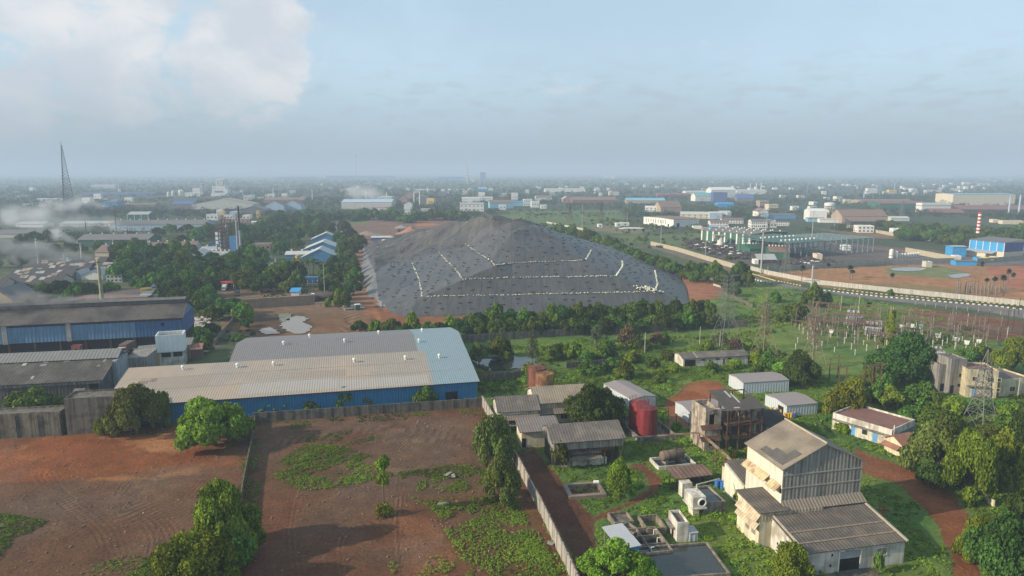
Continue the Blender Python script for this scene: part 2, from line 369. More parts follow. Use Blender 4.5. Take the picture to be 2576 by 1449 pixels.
def curve(*pts, n=14):
    """smooth line through photo places"""
    p = [G(*a) for a in pts]; out = []
    for i in range(len(p)-1):
        p0, p1, p2, p3 = p[max(i-1,0)], p[i], p[i+1], p[min(i+2,len(p)-1)]
        for j in range(n):
            t = j/n; out.append(.5*((2*p1) + (p2-p0)*t + (2*p0-5*p1+4*p2-p3)*t*t + (3*p1-p0-3*p2+p3)*t**3))
    return [tuple(v)[:2] for v in out] + [tuple(p[-1])[:2]]
RUTS = [(curve((115,1190),(150,1240),(230,1300),(270,1340),(290,1400)), 2.6, .5), (curve((110,1200),(170,1270),(250,1340),(262,1400)), 1.4, .4),
        (curve((330,1270),(390,1300),(425,1340),(425,1375)), 2.4, .55), (curve((300,1290),(360,1310),(388,1350),(385,1390)), 1.6, .5),
        (curve((130,1190),(160,1172),(185,1180),(190,1200)), 1.6, .35), (curve((430,1330),(455,1310),(480,1290)), 1.5, .4),
        (curve((300,1240),(320,1215),(345,1200)), 1.8, .35), (curve((470,1250),(490,1230),(505,1215)), 1.4, .35),
        (curve((745,1450),(735,1330),(755,1230)), 1.2, .3), (curve((860,1440),(870,1340),(1000,1290),(1010,1220)), 1.3, .3),
        (curve((1010,1440),(1000,1330),(1003,1200)), 1.0, .35), (curve((700,1115),(860,1090),(1010,1075),(1150,1100)), 2.5, .25),
        (curve((980,1150),(1020,1110),(1060,1105),(1100,1110)), 2.0, .3), (curve((900,830),(880,790),(850,770),(800,765)), 4, .35),
        (curve((945,815),(955,770),(965,740),(955,700)), 3, .4), (curve((865,835),(880,800),(860,775)), 3, .4), (curve((1720,690),(1770,720),(1810,770)), 4, .3)]
ds = [-260., -200, -140, -90, -50, -20, 0, 15, 25, 35, 45]; d_ = 54.
while d_ < 16500: ds.append(d_); d_ *= 1.0062 if d_ < 900 else 1.02
us = np.linspace(-1, 1, 760); ds = np.array(ds)
gy = np.repeat(ds, len(us)); gx = np.tile(us, len(ds))*(.86*np.maximum(gy, 60) + 45)
hum = (fbm(gx, gy, .11, 4, 5) - .5)
gcol = ground_colour(gx, gy)
isgreen = np.clip((gcol[:, 1]/(gcol[:, 0]+1e-6) - 1.05)*3, 0, 1)
gz = np.where(gy < 900, hum*.35 + isgreen*(fbm(gx, gy, .35, 3, 31)-.45)*.5, 0) - .12
nr, nc = len(ds), len(us)
ii = (np.arange(nr-1)[:, None]*nc + np.arange(nc-1)[None, :]).ravel()
gf = np.stack([ii, ii+1, ii+nc+1, ii+nc], -1)
GM = bpy.data.materials.new('earth'); t, N, L = nodes_of(GM)
o_ = N('ShaderNodeOutputMaterial'); b_ = N('ShaderNodeBsdfPrincipled'); L(b_.outputs[0], o_.inputs[0]); b_.inputs['Roughness'].default_value = .95; b_.inputs['Specular IOR Level'].default_value = .15
at = N('ShaderNodeAttribute'); at.attribute_name = 'soil'; tcg = N('ShaderNodeTexCoord')
def gn(scale, det):
    n = N('ShaderNodeTexNoise'); n.inputs['Scale'].default_value = scale; n.inputs['Detail'].default_value = det; n.inputs['Roughness'].default_value = .62; L(tcg.outputs['Object'], n.inputs['Vector']); return n.outputs['Fac']
def gmr(f, a, b, lo, hi):
    n = N('ShaderNodeMapRange')
    for i, v in zip((1,2,3,4), (a,b,lo,hi)): n.inputs[i].default_value = v
    L(f, n.inputs[0]); return n.outputs[0]
m1 = N('ShaderNodeMath'); m1.operation = 'MULTIPLY'; fine = gn(1.7, 8); L(gmr(fine, .3, .7, .72, 1.28), m1.inputs[0]); L(gmr(gn(.22, 6), .3, .7, .78, 1.22), m1.inputs[1])
vm = N('ShaderNodeVectorMath'); vm.operation = 'SCALE'; L(at.outputs['Color'], vm.inputs[0]); L(m1.outputs[0], vm.inputs['Scale']); L(vm.outputs[0], b_.inputs['Base Color'])
bp = N('ShaderNodeBump'); bp.inputs['Strength'].default_value = .8; bp.inputs['Distance'].default_value = .25; L(fine, bp.inputs['Height']); L(bp.outputs[0], b_.inputs['Normal'])
gnd = fast_mesh('ground', np.stack([gx, gy, gz], -1), gf, GM, smooth=True)
ca = gnd.data.color_attributes.new('soil', 'FLOAT_COLOR', 'POINT'); ca.data.foreach_set('color', np.concatenate([gcol, np.ones((len(gcol), 1))], 1).astype(np.float32).ravel())
tag(gnd, kind='structure')
# water
WM = bpy.data.materials.new('murky_water'); t, N, L = nodes_of(WM)
o_ = N('ShaderNodeOutputMaterial'); b_ = N('ShaderNodeBsdfPrincipled'); L(b_.outputs[0], o_.inputs[0]); b_.inputs['Roughness'].default_value = .12; b_.inputs['Base Color'].default_value = (.17, .14, .10, 1)
nz = N('ShaderNodeTexNoise'); nz.inputs['Scale'].default_value = .8; bp = N('ShaderNodeBump'); bp.inputs['Strength'].default_value = .05; L(nz.outputs['Fac'], bp.inputs['Height']); L(bp.outputs[0], b_.inputs['Normal'])
def pond(name, pts, label, z=.10, m=WM):
    cs = curve(*pts, pts[0], n=6)[:-1]
    mb = MB(); mb.add([(x + .6*math.sin(i*2.1), y + .6*math.cos(i*1.7), z) for i, (x, y) in enumerate(cs)], [tuple(range(len(cs)))]); o = mb.build(name, m); tag(o, kind='structure'); return o
pond('puddle', [q('f',*a) for a in ((240,860),(330,790),(420,765),(520,790),(480,830),(560,870),(500,935),(400,945),(300,905))], '')
pond('puddle', [q('f',*a) for a in ((140,880),(190,900),(240,940),(180,945),(90,950),(40,905))], '')
WG = mat('green_water', (.13, .12, .045), rough=.25, var=.15)
pond('puddle', [q('f',*a) for a in ((225,740),(350,740),(340,800),(260,825),(235,800))], '', m=WG)
WD = mat('dark_water', (.03, .035, .03), rough=.06, var=.1, spec=.5)
pond('pond', [(1190,908),(1240,902),(1300,898),(1345,905),(1340,925),(1290,928),(1220,932)], '', m=WD)
for i, a in enumerate((((948,700+38),(958,748),(962,768),(955,772),(950,755)), ((962,745),(970,752),(972,772),(965,768)))): pond('puddle', list(a), '')
pond('puddle', [(2240,675),(2290,672),(2330,676),(2300,682),(2250,681)], ''); pond('puddle', [(2385,692),(2430,688),(2440,694),(2400,700)], '')
# ---------------------------------------------------------------- the covered waste mound
K = []   # (x, y, z) control points
def kp(pts, z): 
    i0 = len(K); K.extend([P(x, y, z) for x, y in pts]); return list(range(i0, len(K)))
base_r = kp([(913,619),(909,679),(924,744),(962,760),(979,785),(1019,796),(1150,793),(1288,789),(1400,786),(1500,782),(1620,775),(1735,768),(1730,731),(1713,696),(1693,679),(1638,660),(1570,631),(1503,609)], 0)
K += [Vector((62,690,0)), Vector((0,720,0)), Vector((-70,690,0)), Vector((-118,620,0))]; base_r += [len(K)-4, len(K)-3, len(K)-2, len(K)-1]
flank = kp([(948,612),(941,640),(944,690),(952,742)], 4.2)           # top edge of the low flank
L1 = kp([(1036.5,661),(1054,701),(1062,746),(1288,742),(1463,737.5),(1610,735),(1649,732),(1654,714),(1648,681)], 5)
L2 = kp([(1104,634),(1121.5,654),(1149,681),(1165,704),(1288,698.5),(1550,694),(1565.5,671),(1565.5,656)], 10.4)
L3 = kp([(1171.5,614),(1201.5,636),(1236,656),(1244,668),(1288,661),(1473,655),(1487,630)], 15.6)
L4 = kp([(1210,600),(1262,618),(1300,620),(1390,619),(1432,612)], 21.5)
kp([(1340,570)], 29.6); kp([(1240,543)], 33); kp([(1290,547)], 32.2); kp([(1200,546)], 30.5); kp([(1150,555)], 27); kp([(1060,581)], 17); kp([(1000,598)], 9.5)
kp([(1400,583)], 22.5); kp([(1440,594)], 17); kp([(1340,561)], 28.6); kp([(1290,585)], 27.0); kp([(1240,575)], 27.5); kp([(1180,585)], 22); kp([(1100,605)], 15.5); kp([(1030,630)], 8); kp([(985,620)], 6.5); kp([(975,660)], 3.6)
kp([(1385,600)], 24); kp([(1520,640)], 11.5); kp([(1590,665)], 6)
K += [Vector((-40,560,17)), Vector((0,600,15)), Vector((-80,600,9)), Vector((20,560,14)), Vector((40,520,10))]
edges = [(base_r[i], base_r[(i+1) % len(base_r)]) for i in range(len(base_r))]
for ln in (L1, L2, L3, L4, flank): edges += list(zip(ln[:-1], ln[1:]))
v2, e2, f2, ov, oe, of = delaunay_2d_cdt([Vector((p.x, p.y)) for p in K], edges, [], 1, 1e-3)
zz = []
for i, o in enumerate(ov): zz.append(K[o[0]].z if o else 0)
for i, o in enumerate(ov):
    if not o: zz[i] = min((((v2[i]-Vector((k.x, k.y))).length, k.z) for k in K))[1]
TRI = np.array([f for f in f2 if len(f) == 3]); TV = np.array([(v[0], v[1]) for v in v2]); TZ = np.array(zz)
def tin(x, y):
    z = np.full(x.shape, -1.0)
    for a, b, c in TRI:
        A, B, D = TV[a], TV[b], TV[c]; den = (B[1]-D[1])*(A[0]-D[0]) + (D[0]-B[0])*(A[1]-D[1])
        if abs(den) < 1e-9: continue
        m = (x >= min(A[0],B[0],D[0])-.01) & (x <= max(A[0],B[0],D[0])+.01) & (y >= min(A[1],B[1],D[1])-.01) & (y <= max(A[1],B[1],D[1])+.01)
        if not m.any(): continue
        w0 = ((B[1]-D[1])*(x[m]-D[0]) + (D[0]-B[0])*(y[m]-D[1]))/den; w1 = ((D[1]-A[1])*(x[m]-D[0]) + (A[0]-D[0])*(y[m]-D[1]))/den; w2 = 1-w0-w1
        ok = (w0 > -1e-4) & (w1 > -1e-4) & (w2 > -1e-4); zz_ = w0*TZ[a] + w1*TZ[b] + w2*TZ[c]
        t_ = z[m]; t_[ok] = np.maximum(t_[ok], zz_[ok]); z[m] = t_
    return z
rough_poly = [tuple(P(x, y, z))[:2] for x, y, z in ((913,619,0),(945,690,3.5),(962,672,3.6),(985,655,4),(1036,655,5),(1104,628,10.4),(1171,608,15.6),(1225,597,21),(1285,583,27),(1340,568,29.6),(1345,560,28.6))] + [(35,470),(60,690),(0,720),(-70,690),(-120,640)]
flank_poly = [tuple(P(x, y, z))[:2] for x, y, z in ((913,619,0),(909,679,0),(924,746,0),(945,762,0),(953,742,4.2),(945,690,4.2),(941,640,4.2),(948,612,4.2))]
BASEP = [(K[i].x, K[i].y) for i in base_r]
def mound_z(x, y, detail=True):
    z = tin(x, y)
    if not detail: return z
    r = np.clip(poly_sdf(x, y, rough_poly)/4 + .3, 0, 1)
    edge = np.clip(poly_sdf(x, y, BASEP)/6, 0, 1)
    # loose sheet: folds run down the slope; on the older part they are big and tangled
    wx = x + 9*fbm(x, y, .02, 3, 40); wy = y + 9*fbm(x, y, .02, 3, 44)
    fold = np.abs(2*fbm(wx*.30 + .12*wy, wy*1.1 - .35*wx, .075, 3, 50) - 1)
    lump = fbm(x, y, .045, 3, 60) - .5
    z = z + r*edge*(2.6*((1-fold)**3 - .42) + 2.4*lump - .7 + .16*(fbm(x, y, .4, 2, 66)-.5)*2)
    seam = np.abs(2*fbm(wx*1.6, wy*.22, .11, 3, 71) - 1)
    z = z + (1-r)*edge*(.28*(.3 - seam) + .5*(fbm(x, y, .06, 3, 77) - .5) + .12*(fbm(x, y, .6, 2, 79)-.5))
    return z
gxs = np.arange(-140, 112, .62); gys = np.arange(270, 730, .8)
X, Y = np.meshgrid(gxs, gys); X = X.ravel(); Y = Y.ravel()
Z = mound_z(X, Y); ins = in_poly(X, Y, BASEP); Z = np.where(ins, np.maximum(Z, .15), -1.5)
nc = len(gxs); ii = (np.arange(len(gys)-1)[:, None]*nc + np.arange(nc-1)[None, :]).ravel()
MF = np.stack([ii, ii+1, ii+nc+1, ii+nc], -1); keep = ins[MF].sum(1) >= 2; MF = MF[keep]
rough_f = in_poly(X[MF].mean(1), Y[MF].mean(1), rough_poly); flank_f = in_poly(X[MF].mean(1), Y[MF].mean(1), flank_poly) & ~rough_f
def sheet_mat(name, col, col2, scale, rough, bstr):
    m = bpy.data.materials.new(name); t, N, L = nodes_of(m); MATS[name] = m
    o = N('ShaderNodeOutputMaterial'); b = N('ShaderNodeBsdfPrincipled'); L(b.outputs[0], o.inputs[0]); b.inputs['Roughness'].default_value = rough; b.inputs['Specular IOR Level'].default_value = .4
    tc = N('ShaderNodeTexCoord'); mp = N('ShaderNodeMapping'); mp.inputs['Scale'].default_value = (1.0, .16, .16); mp.inputs['Rotation'].default_value = (0, 0, R(10)); L(tc.outputs['Object'], mp.inputs[0])
    n1 = N('ShaderNodeTexNoise'); n1.inputs['Scale'].default_value = scale; n1.inputs['Detail'].default_value = 7; n1.inputs['Distortion'].default_value = .8; L(mp.outputs[0], n1.inputs['Vector'])
    n2 = N('ShaderNodeTexNoise'); n2.inputs['Scale'].default_value = .06; n2.inputs['Detail'].default_value = 5; L(tc.outputs['Object'], n2.inputs['Vector'])
    wv = N('ShaderNodeTexWave'); wv.bands_direction = 'X'; wv.wave_profile = 'SAW'; wv.inputs['Scale'].default_value = .045; wv.inputs['Distortion'].default_value = .6; wv.inputs['Detail'].default_value = 1; L(tc.outputs['Object'], wv.inputs['Vector'])
    r1 = N('ShaderNodeMapRange'); r1.inputs[1].default_value = .35; r1.inputs[2].default_value = .65; L(n2.outputs['Fac'], r1.inputs[0])
    mx = N('ShaderNodeMix'); mx.data_type = 'RGBA'; L(r1.outputs[0], mx.inputs[0]); mx.inputs[6].default_value = (*col, 1); mx.inputs[7].default_value = (*col2, 1)
    r2 = N('ShaderNodeMapRange'); r2.inputs[1].default_value = .3; r2.inputs[2].default_value = .7; r2.inputs[3].default_value = .72; r2.inputs[4].default_value = 1.22; L(n1.outputs['Fac'], r2.inputs[0])
    r3 = N('ShaderNodeMapRange'); r3.inputs[1].default_value = .9; r3.inputs[2].default_value = 1; r3.inputs[3].default_value = 1; r3.inputs[4].default_value = .6; L(wv.outputs['Fac'], r3.inputs[0])
    mm = N('ShaderNodeMath'); mm.operation = 'MULTIPLY'; L(r2.outputs[0], mm.inputs[0]); L(r3.outputs[0], mm.inputs[1])
    vm = N('ShaderNodeVectorMath'); vm.operation = 'SCALE'; L(mx.outputs[2], vm.inputs[0]); L(mm.outputs[0], vm.inputs['Scale']); L(vm.outputs[0], b.inputs['Base Color'])
    bp = N('ShaderNodeBump'); bp.inputs['Strength'].default_value = bstr; bp.inputs['Distance'].default_value = .6; L(n1.outputs['Fac'], bp.inputs['Height']); L(bp.outputs[0], b.inputs['Normal'])
    return m
SH1 = sheet_mat('grey_sheet', (.052, .050, .049), (.074, .069, .064), .6, .5, .5); SH2 = sheet_mat('old_sheet', (.050, .047, .044), (.086, .078, .069), .35, .6, .6); SH3 = sheet_mat('pale_sheet', (.12, .115, .11), (.155, .148, .14), .8, .55, .7)
V = np.stack([X, Y, Z], -1)
def sub(faces):
    u, inv = np.unique(faces, return_inverse=True); return V[u], inv.reshape(faces.shape)
mound = thing('waste_mound', 'huge terraced waste mound covered with dark grey sheets in the middle of the plain', 'waste mound', (0, 0, 0))
for nm, msk, m in (('terraced_cover', ~rough_f & ~flank_f, SH1), ('crumpled_cover', rough_f, SH2), ('flank_cover', flank_f, SH3)):
    vv, ff = sub(MF[msk]); fast_mesh(nm, vv, ff, m, parent=mound, smooth=True)
def on_mound(p, up=0.0):
    z = float(mound_z(np.array([p.x]), np.array([p.y]))[0]); return Vector((p.x, p.y, max(z, .1) + up))
def walk(pts, step, jit=0.0):
    """points every step metres along a polyline of world points"""
    out = []; carry = 0.0
    for a, b in zip(pts[:-1], pts[1:]):
        l = (b-a).length; t = carry
        while t < l: out.append(a.lerp(b, t/l)); t += step*(1 + jit*(random.random()-.5))
        carry = t - l
    return out
# sandbags along the terrace edges
def lumpy(name, rx, ry, rz, m, seed, n=8):
    mb = MB(); rnd = random.Random(seed); rows = []
    for k in range(1, 5):
        th = math.pi*k/5; rows.append([(rx*math.sin(th)*math.cos(2*math.pi*i/n)*(1+.15*rnd.uniform(-1,1)), ry*math.sin(th)*math.sin(2*math.pi*i/n)*(1+.15*rnd.uniform(-1,1)), rz*(1-math.cos(th))) for i in range(n)])
    vs = [p for r in rows for p in r]; fs = [tuple(range(n))[::-1]]
    for k in range(3): fs += [(k*n+i, k*n+(i+1)%n, (k+1)*n+(i+1)%n, (k+1)*n+i) for i in range(n)]
    fs.append(tuple(range(3*n, 4*n))); mb.add(vs, fs); return mb
BAGM = mat('sandbag_cloth', (.66, .64, .50), var=.2, rnd=.2); DARKM = mat('black_bag', (.018, .018, .02), rough=.5, var=.3)
bag0 = lumpy('b', .52, .36, .24, BAGM, 1).build('sandbag', BAGM, smooth=True)
def lineof(ids): return [K[i] for i in ids]
bag_lines = [('lowest', lineof(L1), .85), ('middle', lineof(L2), 1.0), ('upper', lineof(L3), 1.15)]
first = True; rest = MB(); nb = 0
for nm, ln, st in bag_lines:
    mb = MB(); pts = [on_mound(p, .07) for p in walk(ln, 1.0)]
    for a, b in zip(pts[:-1], pts[1:]):
        d = (b-a); n_ = Vector((-d.y, d.x, 0)).normalized()*random.uniform(.22,.5); a1, a2, b1, b2 = a-n_, a+n_, b-n_, b+n_
        mb.slab(a1, b1, b2, a2, .05)
    o = mb.build('bench_strip', mat('bench_sheet', (.15,.145,.13), var=.35, scale=.4), mound); o['label'] = f'pale strip along the {nm} terrace'
for nm, ln, st in bag_lines:
    pts = walk(ln, st, .7)
    for i, p in enumerate(pts):
        side = p.x < ln[{'lowest':2,'middle':3,'upper':3}[nm]].x - .5; p = p + Vector((random.gauss(0, .16), random.gauss(0, .16), 0)); p = on_mound(p, -.04); rz = random.uniform(0, 6.28); s = random.uniform(.55, .95)
        if random.random() < (.62 if side else .12): continue
        if nb < 300:
            o = bag0 if first else bag0.copy()
            if not first: C.objects.link(o)
            first = False; o.location = p; o.rotation_euler = (0, 0, rz); o.scale = (s, s, s)
            tag(o, f'pale sandbag in the line weighing down the {nm} terrace of the grey mound', 'sandbag', f'sandbags along the {nm} terrace'); nb += 1
        else:
            mb = lumpy('b', .52*s, .36*s, .24*s, BAGM, i); rest.add([Matrix.Rotation(rz, 3, 'Z') @ Vector(v) + p for v in mb.v], mb.f)
pile = MB(); pc = P(1630, 731, 5)
for i in range(46):
    p = on_mound(pc + Vector((random.gauss(0, 2.6), random.gauss(0, 1.3), 0))); mb = lumpy('b', .5, .36, .24, BAGM, i+900); rz = random.uniform(0, 6)
    pile.add([Matrix.Rotation(rz, 3, 'Z') @ Vector(v) + p + Vector((0,0,random.random()*.25)) for v in mb.v], mb.f)
tag(rest.build('sandbags', BAGM, smooth=True), 'many pale sandbags along the upper terraces of the grey mound', 'sandbags', kind='stuff')
tag(pile.build('sandbag_heap', BAGM, smooth=True), 'loose heap of pale sandbags at the corner of the lowest terrace', 'sandbag heap', kind='stuff')
# paired black weights lying on the sheet
pm = MB()
for sx in (-1, 1):
    m_ = lumpy('w', .62, .3, .24, DARKM, 5 + sx); rm = Matrix.Rotation(sx*.5, 3, 'Z') @ Matrix.Rotation(-sx*.25, 3, 'Y')
    pm.add([rm @ Vector(v) + Vector((sx*.62, 0, .02)) for v in m_.v], m_.f)
pm.beam((-.3,0,.3), (.3,0,.3), .06, 5)
w0 = None; cnt = 0; extra = MB()
cand = []
for ln, up in ((0, 0), (1, 1), (2, 2), (3, 3)): pass
for gx_ in np.arange(-70, 100, 6.6):
    for gy_ in np.arange(283, 480, 6.0):
        x_, y_ = gx_ + random.uniform(-1.7, 1.7), gy_ + random.uniform(-1.6, 1.6); cand.append((x_, y_))
cx_, cy_ = np.array([c[0] for c in cand]), np.array([c[1] for c in cand])
okc = (poly_sdf(cx_, cy_, BASEP) > 2.5) & (poly_sdf(cx_, cy_, rough_poly) < -1) & ~in_poly(cx_, cy_, flank_poly)
cand = sorted([c for c, o in zip(cand, okc) if o], key=lambda c: c[1])
for c in cand:
    if random.random() < .2: continue
    p = on_mound(Vector((c[0], c[1], 0)), .0); rz = random.gauss(.1, .35); s = random.uniform(.55, .95)
    if cnt < 300:
        if w0 is None: o = w0 = pm.build('black_weight', DARKM, smooth=True)
        else: o = w0.copy(); C.objects.link(o)
        o.location = p; o.rotation_euler = (0, 0, rz); o.scale = (s,)*3
        tag(o, 'pair of roped black weight bags lying on the grey mound cover', 'weight bag', 'black weights scattered over the mound cover'); cnt += 1
    else: extra.add([Matrix.Rotation(rz, 3, 'Z') @ (Vector(v)*s) + p for v in pm.v], pm.f)
tag(extra.build('black_weights', DARKM, smooth=True), 'many black weight bags high on the far slopes of the grey mound', 'weight bags', kind='stuff')
# scraps and torn strips on the older cover
scr = MB(); 
for i in range(150):
    x_, y_ = random.uniform(-125, 20), random.uniform(330, 520)
    if not (in_poly(np.array([x_]), np.array([y_]), rough_poly)[0]): continue
    p = on_mound(Vector((x_, y_, 0)), .05); m_ = lumpy('s', random.uniform(.25,.6), .3, .15, BAGM, i); scr.add([Vector(v) + p for v in m_.v], m_.f)
tag(scr.build('pale_scraps', mat('scrap_plastic', (.42,.40,.36), var=.3)), 'pale scraps of torn sheet strewn over the crumpled cover', 'litter', kind='stuff')
STRIP = mat('white_strip', (.62, .63, .66), rough=.4, var=.15)
for i, (a, b, za, zb, w_) in enumerate((((1383,589),(1432,610),24,18.5,.9), ((1405,582),(1478,612),21.5,13,1.1), ((1440,602),(1545,640),17.5,7.5,.8), ((1492,608),(1540,622),6,4,1.0), ((1400,592),(1470,622),23,15.5,.5))):
    A, B = P(*a, za), P(*b, zb); mb = MB(); pts = [A.lerp(B, k/14) for k in range(15)]
    for k in range(14):
        d = (pts[k+1]-pts[k]).normalized(); n_ = Vector((-d.y, d.x, 0))*w_*random.uniform(.5, 1.1)*.5
        p0, p1 = on_mound(pts[k], .12), on_mound(pts[k+1], .12); mb.slab(p0-n_, p1-n_, p1+n_, p0+n_, .06)
    tag(mb.build('torn_strip', STRIP), f'{("uppermost long","long curved","longest low","short outer","thin middle")[i]} strip of white sheeting on the shoulder of the mound', 'plastic strip', 'white strips on the mound shoulder')
# crates of pipework standing on the flank
for i, (x, y) in enumerate((q('f',1470,130), q('f',1375,245))):
    t = thing('gas_vent', ('upper','lower')[i] + ' dark gas vent frame standing among rubble on the crumpled cover', 'gas vent', on_mound(P(x, y, 6)), 0, 'gas vents on the mound')
    a = MB(); a.box(-1.2,-1.2,0,1.2,1.2,.5); a.build('base', mat('dark_rubble', (.07,.065,.06)), t); a = MB()
    for sx in (-1,1):
        for sy in (-1,1): a.beam((sx*.9,sy*.9,.5),(sx*.9,sy*.9,3.2),.1)
    a.box(-1.05,-1.05,3.2,1.05,1.05,3.4); a.build('frame', mat('dark_steel', (.035,.033,.032)), t)
# ---------------------------------------------------------------- building kit
GLASS = mat('dark_window', (.025, .03, .035), rough=.25, var=.2, spec=.5); DARK = mat('dark_opening', (.012, .011, .011), rough=1, var=.2)
CONC = mat('stained_concrete', (.27, .25, .22), var=.25, streak=.45, tint=(.12,.105,.09), tint_amt=.7, tint_scale=.5); CONC_D = mat('dirty_concrete', (.17, .15, .125), var=.3, streak=.5, tint=(.075,.065,.055), tint_amt=.8, tint_scale=.6)
WHITE = mat('stained_white', (.62, .59, .52), var=.12, streak=.35, tint=(.30,.26,.21), tint_amt=.7, tint_scale=.45); WHITE2 = mat('clean_white', (.74, .74, .72), var=.08, streak=.15)
CREAM = mat('cream_plaster', (.66, .58, .40), var=.12, streak=.25, tint=(.40,.33,.22), tint_amt=.5, tint_scale=.4); CREAMW = mat('pale_cream', (.62, .58, .47), var=.1, streak=.22)
ASB = mat('asbestos_roof', (.115, .10, .088), var=.25, rib=.18, ribw=.6, ribaxis=0, tint=(.20,.17,.135), tint_amt=.6, tint_scale=.35)
ASB_B = mat('pale_asbestos_roof', (.25, .205, .155), var=.16, rib=.16, ribw=.6, ribaxis=0, tint=(.16,.135,.11), tint_amt=.7, tint_scale=.22)
ASBY = mat('asbestos_roof_along', (.23, .19, .145), var=.2, rib=.15, ribw=.6, ribaxis=1, tint=(.13,.11,.09), tint_amt=.8, tint_scale=.3)
CORR = mat('grey_corrugated_wall', (.25, .235, .21), var=.22, streak=.42, rib=.35, ribw=.7, ribaxis=3, tint=(.27,.24,.2), tint_amt=.5, tint_scale=.3)
CORRC = mat('cream_corrugated', (.42, .35, .25), var=.2, streak=.4, rib=.25, ribw=.6, ribaxis=3)
BEIGE = mat('beige_sheet_roof', (.29, .25, .21), rough=.6, var=.08, rib=.22, ribw=.62, ribaxis=0, tint=(.36,.28,.21), tint_amt=.8, tint_scale=.06)
GREYR = mat('grey_sheet_roof', (.18, .172, .17), rough=.6, var=.08, rib=.22, ribw=.62, ribaxis=0, tint=(.18,.165,.16), tint_amt=.7, tint_scale=.07)
PBLUE = mat('pale_blue_roof', (.20, .265, .295), rough=.55, var=.06, rib=.22, ribw=.62, ribaxis=0)
BLUEW = mat('blue_sheet_wall', (.02, .165, .34), rough=.55, var=.1, rib=.22, ribw=.7, ribaxis=3, streak=.15)
BLUEF = mat('faded_blue_wall', (.13, .26, .40), rough=.6, var=.12, rib=.1, ribw=1.1, ribaxis=3, streak=.3)
SHEDR = mat('mauve_grey_roof', (.25, .215, .21), rough=.6, var=.07, rib=.12, ribw=.6, ribaxis=1); SHEDW = mat('pale_shed_wall', (.43, .47, .50), rough=.55, var=.07, rib=.3, ribw=.8, ribaxis=3)
RUST = mat('rusty_steel', (.11, .055, .035), rough=.9, var=.4, tint=(.05,.035,.03), tint_amt=.8, tint_scale=1.2); RUST2 = mat('rust_stained_steel', (.20,.09,.05), rough=.85, var=.35, streak=.5, tint=(.42,.24,.07), tint_amt=.9, tint_scale=.3)
REDP = mat('red_tank_paint', (.20, .022, .028), rough=.6, var=.2, streak=.35, tint=(.17,.03,.035), tint_amt=.6, tint_scale=.5); STEEL = mat('galvanised_steel', (.32, .33, .34), rough=.5, var=.15, metal=.2)
PYL = mat('weathered_pylon_steel', (.24, .20, .155), rough=.7, var=.25, tint=(.22,.11,.06), tint_amt=.8, tint_scale=.4); PYLG = mat('grey_pylon_steel', (.17,.17,.16), rough=.6, var=.2)
WOODP = mat('concrete_pole', (.40,.37,.32), var=.15, streak=.2); POLED = mat('dark_pole', (.06,.05,.045), var=.25); YELL = mat('yellow_plaster', (.60,.36,.08), var=.15, streak=.3); TERR = mat('terracotta_roof', (.27,.13,.09), var=.25, rib=.15, ribw=.5)
def profile(L_, D, h, rise, kind):
    """wall solid: verts bottom ring, top ring (+ ridge)"""
    b = [(0,0,0),(L_,0,0),(L_,D,0),(0,D,0)]
    if kind == 'x': return b + [(0,0,h),(L_,0,h),(L_,D,h),(0,D,h),(0,D/2,h+rise),(L_,D/2,h+rise)], [(0,1,5,4),(1,2,6,9,5),(2,3,7,6),(3,0,4,8,7),(4,5,9,8),(8,9,6,7),(0,3,2,1)]
    if kind == 'y': return b + [(0,0,h),(L_,0,h),(L_,D,h),(0,D,h),(L_/2,0,h+rise),(L_/2,D,h+rise)], [(0,1,5,8,4),(1,2,6,5),(2,3,7,9,6),(3,0,4,7),(4,8,9,7),(8,5,6,9),(0,3,2,1)]
    za, zb = (h, h+rise) if kind == 'mono' else ((h+rise, h) if kind == 'monof' else (h, h))
    return b + [(0,0,za),(L_,0,za),(L_,D,zb),(0,D,zb)], [(0,1,5,4),(1,2,6,5),(2,3,7,6),(3,0,4,7),(4,5,6,7),(0,3,2,1)]
